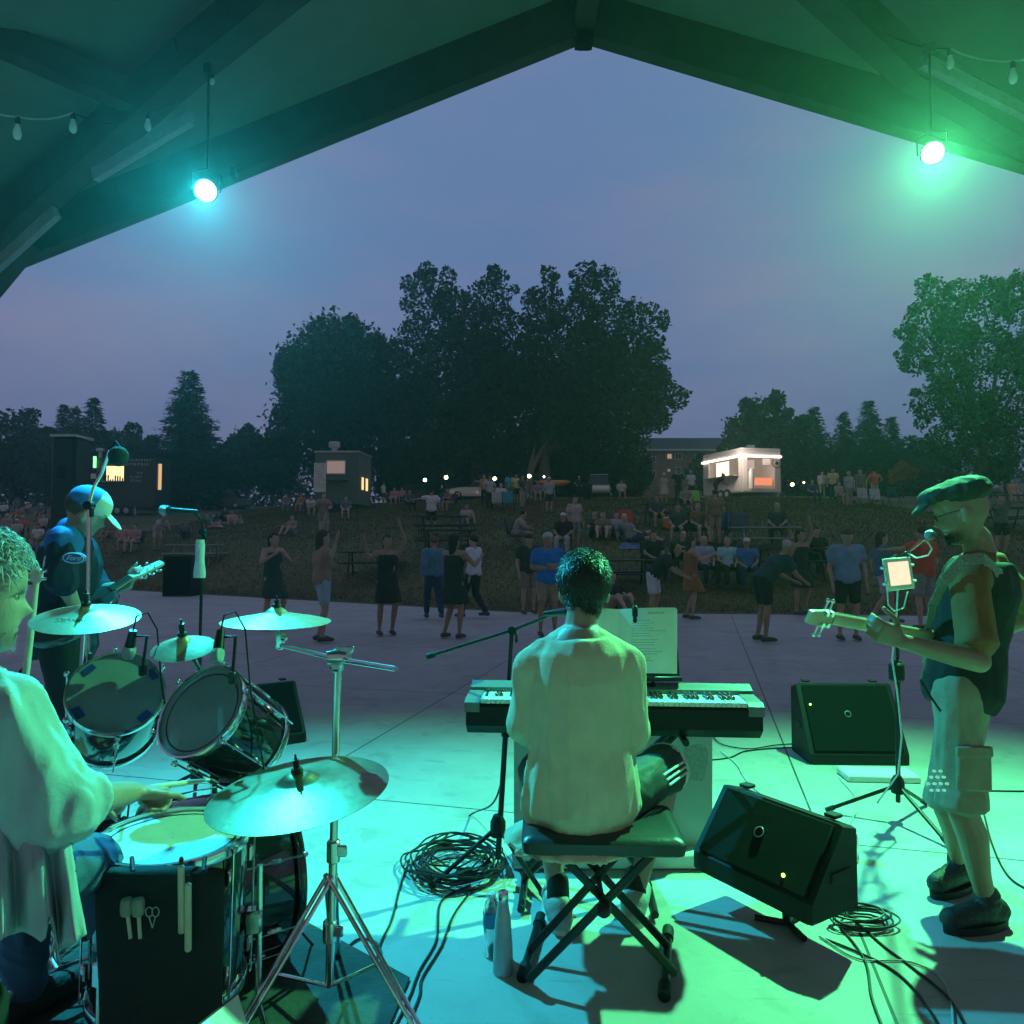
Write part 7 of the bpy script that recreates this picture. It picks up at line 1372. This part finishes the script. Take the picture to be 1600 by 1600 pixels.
# ---- drummer at left, partly out of frame
J = dict(fwd=V((.80, .6, 0)), hf=V((.80, .60, -.08)), neck=P(-62, 1060, 1.66), head=P(-33, 926, 1.62), shR=P(-8, 1112, 1.44), shL=P(-95, 1100, 1.86), elR=P(78, 1262, 1.50), elL=P(40, 1260, 2.0), wrR=P(206, 1238, 1.82), wrL=P(130, 1235, 2.15),
         hipR=P(-60, 1400, 1.56), hipL=P(-60, 1400, 1.76), knR=P(140, 1350, 2.02), knL=P(30, 1330, 2.15), anR=P(225, 1560, 2.32), anL=P(40, 1560, 2.35), toeR=V((.8, .6, 0)), toeL=V((.5, .9, 0)))
J['anR'].z = .1; J['anL'].z = .1
t = thing('person', V((-1.15, 1.66, 0)), 'grey haired drummer in a loose pale shirt at the left edge, seen in profile', 'person')
h = dict(R=dict(d=(P(262, 1232, 1.95) - J['wrR']), pn=V((.1, .2, -1)), side=V((.3, .8, .35)), curl=1.15, thumb=.1, spread=.02), L=dict(d=V((.8, .4, -.1)), pn=V((0, .2, -1)), side=V((.1, -.9, .2)), curl=.9))
loc_mesh('body', body_mesh(J, .0062, True, 1.02, h), M['skin'], t); eyes(t, J, 1.02)
grey = mat('grey_hair', (.46, .50, .52), .5, var=.3, scale=40); brows(t, J, grey, 1.02)
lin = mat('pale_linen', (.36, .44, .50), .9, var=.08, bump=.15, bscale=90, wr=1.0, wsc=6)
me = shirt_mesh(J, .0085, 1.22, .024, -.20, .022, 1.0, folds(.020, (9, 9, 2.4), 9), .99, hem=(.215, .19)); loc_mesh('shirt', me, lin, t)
mb = MB(); cols = []; nc, nr_ = 48, 22; rw = random.Random(31); ph = [rw.uniform(0, 6) for _ in range(4)]
for i in range(nc + 1):
    f_ = i / nc; xb = -40 + 172 * f_; yb = 1470 + 14 * math.sin(f_ * 9 + 1) - (46 if .62 < f_ < .74 else 0) * math.sin((f_ - .62) / .12 * math.pi); c_ = []
    for j in range(nr_ + 1):
        g_ = j / nr_; px_ = (-45 + 135 * f_) * (1 - g_) + xb * g_; py_ = 1215 * (1 - g_) + yb * g_; dd = 1.44 + .10 * f_ * (1 - g_) + .035 * g_ * (math.sin(f_ * 17 + ph[0] + g_) + .5 * math.sin(f_ * 31 + ph[1] + 2 * g_)) + .02 * math.sin(g_ * 5 + f_ * 4); c_.append(P(px_, py_, dd))
    cols.append(c_)
vs = [p for c_ in cols for p in c_] + [p + V((0, .008, 0)) for c_ in cols for p in c_]; K = (nc + 1) * (nr_ + 1); q_ = lambda i, j: i * (nr_ + 1) + j
fs = [(q_(i, j), q_(i, j + 1), q_(i + 1, j + 1), q_(i + 1, j)) for i in range(nc) for j in range(nr_)]; fs += [tuple(K + a for a in f_[::-1]) for f_ in fs]
fs += [(q_(i, nr_), K + q_(i, nr_), K + q_(i + 1, nr_), q_(i + 1, nr_)) for i in range(nc)] + [(q_(nc, j), q_(nc, j + 1), K + q_(nc, j + 1), K + q_(nc, j)) for j in range(nr_)] + [(q_(0, j + 1), q_(0, j), K + q_(0, j), K + q_(0, j + 1)) for j in range(nr_)]
mb.add(vs, fs); build('shirt_tail', mb, lin, t, ang=180)
me = pants_mesh(J, .010, 1.95, .018, .15, 1.0, folds(.006, (8, 8, 8), 3)); loc_mesh('jeans', me, mat('blue_denim', (.05, .11, .22), .85, bump=.3, bscale=150, wr=.8, wsc=7), t)
[loc_mesh('shoe', shoes_mesh(J, .009, 1.15, q_), boot, t) for q_ in 'LR']
reg = lambda d: d.z > (.55 if d.x > .55 else (.22 if d.x > .25 else -.30)) and not (abs(d.y) > .8 and d.z < .05 and d.x > -.2)
hair(t, J, reg, grey, 3500, .025, 8, curl=.8, down=.3, lift=.38, s=1.04, width=.0006, lk=dict(n=2200, length=.050, rad=.0019, coil=.003, lift=.30, down=.25, jit=.5))
mb = MB(); f = J['hf'].normalized(); u = V((0, 0, 1)); u = (u - f * u.dot(f)).normalized(); r_ = f.cross(u); o = J['head'] - u * .1275; rr = random.Random(5)
for k in range(1500):
    a = rr.gauss(0, .9); hgt = rr.uniform(.0, .064)
    if abs(a) > 1.5 or (.046 < hgt < .057 and abs(a) < .5): continue
    x, y = .079 * math.cos(a) ** .9, .059 * math.sin(a); p = o + f * x + r_ * y + u * hgt; dr = (f * math.cos(a) + r_ * math.sin(a)) * .5 - u * .9; dr.normalize(); s1_ = dr.cross(f).normalized() * .0007; mb.add([p - s1_, p + s1_, p + dr * .006], [(0, 1, 2)])
build('stubble', mb, grey, t)
for a, b, lb in ((P(222, 1232, 1.87), P(352, 1215, 2.28), 'drumstick in the right hand of the drummer'),):
    ds = thing('drumstick', a, lb, 'drumstick'); mb = MB(); e = a + (b - a).normalized() * .33; a2 = a - (b - a).normalized() * .06; mb.tube([a2, a2.lerp(e, .75), a2.lerp(e, .97), e], [.007, .007, .004, .0035], 10); build('shaft', mb, ivory, ds)
th_ = thing('drum_throne', V((-1.3, 1.66, 0)), 'round black stool under the drummer', 'stool'); c = V((-1.26, 1.60, 0)); mb = MB(); mb.lathe([(.02, .40), (.15, .40), (.165, .42), (.165, .47), (.15, .49), (.01, .495)], c, n=28, cap=True); build('seat', mb, M['black_rubber'], th_); mb = MB(); mb.cyl(c + V((0, 0, .2)), c + V((0, 0, .41)), .015); build('post', mb, M['chrome'], th_); tripod(th_, (c.x, c.y), .3, .3, 10, M['chrome'])

# ---- second guitarist in the blue cap at far left
J = dict(fwd=V((.75, .6, 0)), hf=V((.78, .42, -.46)), neck=P(112, 828, 3.85), head=P(138, 799, 3.80), shR=P(100, 846, 3.66), shL=P(112, 838, 4.05), elR=P(96, 905, 3.60), elL=P(150, 925, 4.08), wrR=P(120, 952, 3.70), wrL=P(200, 915, 3.98),
         hipR=P(98, 1010, 3.78), hipL=P(100, 1010, 3.98), knR=P(120, 1150, 3.80), knL=P(110, 1150, 4.05), anR=P(105, 1260, 3.75), anL=P(120, 1240, 4.1), toeR=V((.9, .3, 0)), toeL=V((.8, .5, 0)))
J['anR'].z = .09; J['anL'].z = .09
t = thing('person', V((-2.35, 3.85, 0)), 'guitarist in a blue and white cap and navy top bending over his guitar at left', 'person')
h = dict(R=dict(d=V((.8, .3, -.3)), pn=V((.2, .4, -1)), side=V((0, 1, .3)), curl=.6), L=dict(d=V((.4, -.5, .5)), pn=V((.5, .1, .3)), side=V((.2, .3, .9)), curl=.8))
hu = V((.35, 0, 1)); loc_mesh('body', body_mesh(J, .009, True, 1.03, h, headup=hu), M['skin'], t)
navy = mat('navy_jersey', (.006, .012, .035), .85, bump=.2, bscale=100, wr=.8, wsc=6); me = shirt_mesh(J, .011, 1.15, .024, -.1, .02, 1.02, folds(.010, (7, 7, 3), 11), .98); loc_mesh('jersey', me, navy, t)
rb = mat('royal_blue_yoke', (.02, .11, .38), .85, bump=.2, bscale=100, wr=.8, wsc=6); mb = MB(); P0, Nk, up, hr, sr = frames(J)
mb.limb([J['shR'].lerp(Nk, .2) - up * .02, J['shR'], J['shR'].lerp(J['elR'], .35)], [.086, .086, .074]); mb.limb([J['shL'].lerp(Nk, .2) - up * .02, J['shL']], [.086, .084]); mb.limb([Nk - up * .07, Nk - up * .01], [.096, .078]); me = remesh(mb, .010, 3); displace(me, folds(.005, (9, 9, 4), 2)); loc_mesh('yoke', me, rb, t)
me = pants_mesh(J, .012, 1.95, .02, .12, 1.0, folds(.006, (8, 8, 4), 3)); loc_mesh('trousers', me, mat('black_trousers', (.012, .014, .02), .9), t); [loc_mesh('shoe', shoes_mesh(J, .011, 1.1, q_), boot, t) for q_ in 'LR']
q = P(116, 872, 3.505); mb = MB(); X, Y = V((.97, .2, -.06)).normalized(), V((0.06, 0, 1)); mb.add([q + X * .050 * math.cos(a) + Y * .028 * math.sin(a) + V((0, -.006, 0)) for a in [k * math.pi / 16 for k in range(32)]] + [q + X * .050 * math.cos(a) + Y * .028 * math.sin(a) + V((0, .012, 0)) for a in [k * math.pi / 16 for k in range(32)]], [tuple(range(32))] + [(i, (i + 1) % 32, 32 + (i + 1) % 32, 32 + i) for i in range(32)])
pc = build('oval_patch', mb, mat('patch_blue', (.04, .16, .42), .6), t, smooth=False)
wp = mat('patch_white', (.6, .68, .72), .6); mb = MB(); mb.tube([q + X * .045 * math.cos(a) + Y * .0235 * math.sin(a) + V((0, -.008, 0)) for a in [k * math.pi / 16 for k in range(33)]], .0022, 6)
cu = bpy.data.curves.new('script', 'FONT'); cu.body = 'Ford'; cu.size = .032; cu.extrude = .001; cu.shear = .45; cu.align_x = 'CENTER'; cu.align_y = 'CENTER'; co = bpy.data.objects.new('script', cu); col.objects.link(co); bpy.context.view_layer.update()
dg = bpy.context.evaluated_depsgraph_get(); tm = bpy.data.meshes.new_from_object(co.evaluated_get(dg)); bpy.data.objects.remove(co); tm.transform(Matrix.Translation(q + V((0, -.009, 0))) @ Matrix((X, V((0, 1, 0)) * -1 if False else Y, V((0, -1, 0)))).transposed().to_4x4())
tm.transform(t.matrix_world.inverted()); tm.materials.clear(); place('patch_script', tm, wp, pc); build('patch_border', mb, wp, pc)
f = J['hf'].normalized(); u = (hu - f * hu.dot(f)).normalized(); r_ = f.cross(u); C = J['head']; Mx = Matrix((f, r_, u)).transposed()
mb = MB(); mb.sph(C - f * .012 + u * .045, (.108, .094, .088), Mx, 26, 14); me = remesh(mb, .009, 2); cp = loc_mesh('cap_crown', me, [mat('cap_blue', (.04, .2, .52), .8), mat('cap_white', (.62, .64, .6), .8)], t)
for pl in cp.data.polygons:
    d = V(pl.center) + t.location - C; pl.material_index = 1 if d.dot(f) > .02 else 0
mb = MB(); mb.sph(C + f * .118 + u * .012, (.066, .074, .010), Matrix(((f * .92 - u * .38), r_, (u * .92 + f * .38))).transposed(), 20, 9); build('cap_peak', mb, mat('cap_yellow', (.68, .68, .35), .8), t)
mb = MB(); mb.tube([P(82, 850, 3.60), P(76, 880, 3.58), P(74, 903, 3.58)], [.02, .024, .02], 10); build('side_stripe', mb, mat('white_jersey_stripe', (.6, .62, .62), .85), t)
hair(t, J, lambda d: d.z < .2 and d.z > -.5 and d.x < .1, mat('brown_grey_hair', (.10, .08, .06), .7), 900, .03, 4, curl=.3, down=.7, lift=.2, u=hu)
gt = thing('electric_guitar', P(140, 950, 3.75), 'electric guitar of the blue capped guitarist with its headstock raised to the right', 'guitar')
guitar(gt, P(118, 962, 3.72), P(206, 906, 3.92), V((-.2, -.75, .6)), 6, mat('dark_guitar_body', (.03, .03, .03), .15, coat=.8), mat('pale_neck', (.5, .42, .3), .4), bw=.16)
bj = thing('banjo', P(52, 960, 2.9), 'pale stringed instrument neck standing behind the drummer face', 'banjo'); a, b = P(48, 985, 2.9), P(57, 905, 2.9); mb = MB(); mb.tube([a + (a - b) * 1.8, a, b], [.014, .013, .011], 12); build('neck', mb, ivory, bj)
mb = MB(); mb.sph(b + V((0, 0, .015)), (.026, .012, .034), n=16, m=9); build('peghead', mb, ivory, bj); mb = MB()
for sx, dz in ((-1, 0), (1, 0), (-1, .025), (1, .03)): mb.cyl(b + V((sx * .02, 0, dz)), b + V((sx * .038, 0, dz + .003)), .006, n=10)
build('tuning_peg', mb, M['chrome'], bj); mb = MB(); c = a + (a - b) * 1.9 + V((-.03, .02, -.10)); mb.lathe([(.01, -.03), (.11, -.03), (.12, -.02), (.12, .02), (.11, .03), (.01, .031)], c, (0.1, -1, .15), 36, cap=True); build('body', mb, M['drumskin'], bj)

# ================================================================ things on the floor
def cr(pts, n=10):
    pts = [V(p) for p in pts]; out = []
    P_ = [pts[0] * 2 - pts[1]] + pts + [pts[-1] * 2 - pts[-2]]
    for i in range(1, len(P_) - 2):
        for k in range(n):
            s = k / n; out.append(.5 * ((2 * P_[i]) + (P_[i + 1] - P_[i - 1]) * s + (2 * P_[i - 1] - 5 * P_[i] + 4 * P_[i + 1] - P_[i + 2]) * s * s + (3 * P_[i] - P_[i - 1] - 3 * P_[i + 1] + P_[i + 2]) * s ** 3))
    return out + [pts[-1]]
def cable(px, label, m='black_cable', r=.0045, z=.006, lift=()):
    pts = [G(x, y) + V((0, 0, z)) for x, y in px]
    for i, h_ in lift: pts[i] = P(px[i][0], px[i][1], h_)
    pts = cr(pts); t_ = thing('cable', pts[len(pts) // 2], label, 'cable', 'cables on the stage floor'); mb = MB(); mb.tube(pts, r, 6); build('lead', mb, M[m], t_)
cable([(788, 1205), (770, 1255), (735, 1275), (690, 1315), (660, 1350)], 'black cable rising from the coil toward the keyboard', lift=((0, 3.3), (1, 3.4)))
cable([(640, 1345), (626, 1385), (612, 1440), (595, 1475), (588, 1510), (592, 1540)], 'black cable running from the left side of the coil to the dark floor patch')
cable([(735, 1385), (690, 1410), (682, 1470), (655, 1520), (640, 1560), (615, 1610)], 'left one of two cables twisting from the coil to the bottom edge')
cable([(740, 1390), (710, 1430), (690, 1480), (660, 1530), (655, 1560), (630, 1620)], 'right one of two cables twisting from the coil to the bottom edge')
cable([(1112, 1150), (1128, 1165), (1170, 1172), (1215, 1166), (1270, 1163)], 'black cable from the keyboard to the rear floor monitor', z=.01)
cable([(1100, 1190), (1140, 1185), (1165, 1175), (1215, 1170), (1262, 1168)], 'second black cable crossing to the rear floor monitor')
cable([(1125, 1175), (1150, 1195), (1162, 1215), (1175, 1230), (1200, 1250)], 'thin white cable curling behind the large floor monitor', 'white_cable', .004)
cable([(1500, 1195), (1530, 1250), (1550, 1320), (1575, 1370), (1610, 1395)], 'black cable curving down at the right edge behind the guitarist')
cable([(1480, 1235), (1540, 1237), (1620, 1238)], 'black cable running straight off the right edge')
cable([(1320, 1425), (1380, 1480), (1420, 1510), (1480, 1560), (1510, 1610)], 'upper one of the black cables from the large floor monitor')
cable([(1290, 1470), (1340, 1490), (1390, 1515), (1430, 1550), (1470, 1610)], 'lower one of the black cables from the large floor monitor')
cable([(1305, 1440), (1350, 1500), (1362, 1560), (1380, 1610)], 'straight thin black cable falling from the large floor monitor')
cable([(1280, 1465), (1340, 1500), (1420, 1505), (1470, 1530), (1486, 1570), (1490, 1610)], 'pale cable crossing the shadow of the guitarist', 'white_cable', .0035)
cable([(1310, 1215), (1340, 1260), (1300, 1320), (1240, 1350)], 'thin pale cable from the tablet stand under the large floor monitor', 'white_cable', .003)
cable([(430, 1390), (440, 1430), (455, 1470), (480, 1490)], 'left black cable hanging from the bass drum', lift=((0, 2.75), (1, 2.65)))
cable([(438, 1395), (460, 1440), (490, 1480), (520, 1500), (560, 1470), (592, 1480), (596, 1530)], 'looping black cable from the bass drum to the dark floor patch', lift=((0, 2.75), (1, 2.65)))
t = thing('cable_coil', G(708, 1365), 'tangled coil of black cable left of the keyboard player', 'cable coil'); mb = MB(); rr = random.Random(6); c0 = G(712, 1362)
for k in range(17):
    c = c0 + V((rr.gauss(0, .022), rr.gauss(0, .03), 0)); ra, rb_ = rr.uniform(.13, .225), rr.uniform(.13, .26); ph = rr.random() * 6.28; tilt = rr.uniform(-.2, .2); pts = []
    for j in range(15): a = ph + 2 * math.pi * j / 14 * 1.05; q = c + V((ra * math.cos(a), rb_ * math.sin(a), 0)) + V((rr.gauss(0, .008), rr.gauss(0, .008), 0)); q.z = .008 + .0045 * k * .9 + .012 * (1 + math.sin(a * 2 + k)) ; pts.append(q)
    mb.tube(cr(pts, 4), .0042, 6)
build('loops', mb, M['black_cable'], t); mb = MB(); mb.box(c0 + V((.05, -.16, .06)), (.07, .05, .04), Matrix.Rotation(.5, 3, 'Z'), bev=.008); build('plug', mb, M['black_plastic'], t)
t = thing('cable_coil', G(1345, 1455), 'small tied bundle of black cable beside the large floor monitor', 'cable coil'); mb = MB(); c0 = G(1335, 1448)
for k in range(7):
    pts = []; ra = rr.uniform(.05, .11); dx = rr.uniform(-.02, .06)
    for j in range(9): a = 2 * math.pi * j / 8 + k; pts.append(c0 + V((dx + ra * 1.2 * math.cos(a), ra * .55 * math.sin(a), .01 + .008 * k + .01 * math.sin(a))))
    mb.tube(cr(pts, 4), .004, 6)
build('loops', mb, M['black_cable'], t)
# bottles and can
p = G(768, 1492); t = thing('water_bottle', p, 'clear plastic water bottle with a blue label left of the steel bottle', 'bottle'); pl_ = mat('clear_plastic', (.75, .85, .85), .12, var=.02, trans=.85, spec=.6)
mb = MB(); mb.lathe([(.004, 0), (.028, 0), (.031, .01), (.030, .06), (.031, .11), (.031, .15), (.024, .185), (.013, .20), (.013, .205)], p, n=28, cap=True); build('bottle_body', mb, pl_, t)
mb = MB(); mb.lathe([(.0316, .105), (.0316, .155)], p, n=28); build('label', mb, mat('blue_label', (.05, .25, .5), .5), t); mb = MB(); mb.lathe([(.015, .203), (.015, .218), (.01, .220), (.002, .2202)], p, n=18, cap=True); build('cap', mb, M['white'], t)
p = G(786, 1520); t = thing('steel_bottle', p, 'tall tapered pale blue steel bottle beside the bench foot', 'bottle'); mb = MB(); mb.lathe([(.004, 0), (.032, 0), (.0345, .004), (.034, .07), (.028, .17), (.019, .235), (.0175, .245)], p, n=32, cap=True); build('bottle_body', mb, mat('pale_steel_finish', (.35, .45, .5), .45, .3, bump=.3, bscale=300), t)
mb = MB(); mb.lathe([(.018, .244), (.019, .248), (.0185, .272), (.016, .276), (.002, .277)], p, n=24, cap=True); build('cap', mb, M['chrome'], t)
p = G(1331, 1345); t = thing('drink_can', p, 'silver drink can behind the corner of the large floor monitor', 'can'); mb = MB(); mb.lathe([(.004, .004), (.024, 0), (.032, .01), (.033, .02), (.033, .105), (.027, .118), (.026, .122), (.024, .118), (.004, .117)], p, n=28, cap=True); build('can_body', mb, M['chrome'], t)
p = G(1372, 1216); t = thing('flat_box', p, 'flat pale box on the floor in front of the rear floor monitor', 'box'); mb = MB(); mb.box(p + V((0, 0, .022)), (.44, .2, .044), Matrix.Rotation(R(-4), 3, 'Z'), bev=.008); build('box_body', mb, M['white'], t)
# dark flat patch under the kit, loose sheet
mb = MB(); q = [G(410, 1405, .004), G(640, 1530, .004), G(560, 1720, .004), G(-300, 1720, .004), G(150, 1420, .004)]; qq = [v + V((0, 0, .007)) for v in q]
mb.add(q + qq, [(5, 6, 7, 8, 9)] + [(i, (i + 1) % 5, 5 + (i + 1) % 5, 5 + i) for i in range(5)]); floor_patch = build('dark_floor_patch', mb, mat('dark_patch_surface', (.045, .05, .05), .85, var=.5, scale=4, bump=.5, bscale=60), None, 'dark flat patch under the cymbal stand feet', 'mat', smooth=False)
q = [P(312, 1602, 1.62), P(372, 1554, 1.80), P(398, 1640, 1.70), P(318, 1660, 1.55)]; mb = MB(); mb.add(q + [v - V((0, 0, .002)) for v in q], [(0, 1, 2, 3), (7, 6, 5, 4), (0, 4, 5, 1), (1, 5, 6, 2), (2, 6, 7, 3), (3, 7, 4, 0)]); build('paper_sheet', mb, M['paper'], None, 'corner of a pale sheet on the dark music stand at the bottom edge', 'paper', smooth=False)
t = thing('music_stand', V((-.75, 1.45, 0)), 'dark low music stand holding the pale sheet at the bottom edge', 'music stand'); c = (q[0] + q[1] + q[2] + q[3]) / 4; nn = (q[1] - q[0]).cross(q[3] - q[0]).normalized(); nn = nn if nn.z > 0 else -nn; mb = MB(); dn = -nn * .006; e = [c + (v - c) * 1.12 + dn for v in q]; mb.add(e + [v - nn * .004 for v in e], [(0, 1, 2, 3), (7, 6, 5, 4), (0, 4, 5, 1), (1, 5, 6, 2), (2, 6, 7, 3), (3, 7, 4, 0)]); build('desk', mb, M['black_metal'], t, smooth=False); mb = MB(); mb.cyl(c - nn * .012, V((c.x, c.y, .15)), .01); build('pole', mb, M['black_metal'], t); tripod(t, (c.x, c.y), .22, .2, 40, M['black_metal'])

# ================================================================ thin green tinted haze added to imitate lens glare and glow round the lamps
hm = bpy.data.materials.new('haze'); hm.use_nodes = True; t_ = hm.node_tree; t_.nodes.clear(); ho = t_.nodes.new('ShaderNodeOutputMaterial'); pv_ = t_.nodes.new('ShaderNodeVolumePrincipled'); t_.links.new(pv_.outputs[0], ho.inputs['Volume'])
pv_.inputs['Color'].default_value = (.72, .97, .88, 1); pv_.inputs['Density'].default_value = HAZE; pv_.inputs['Anisotropy'].default_value = .72
mb = MB(); mb.box((0, 95, 14), (330, 270, 34)); build('haze', mb, hm, kind='stuff', smooth=False)
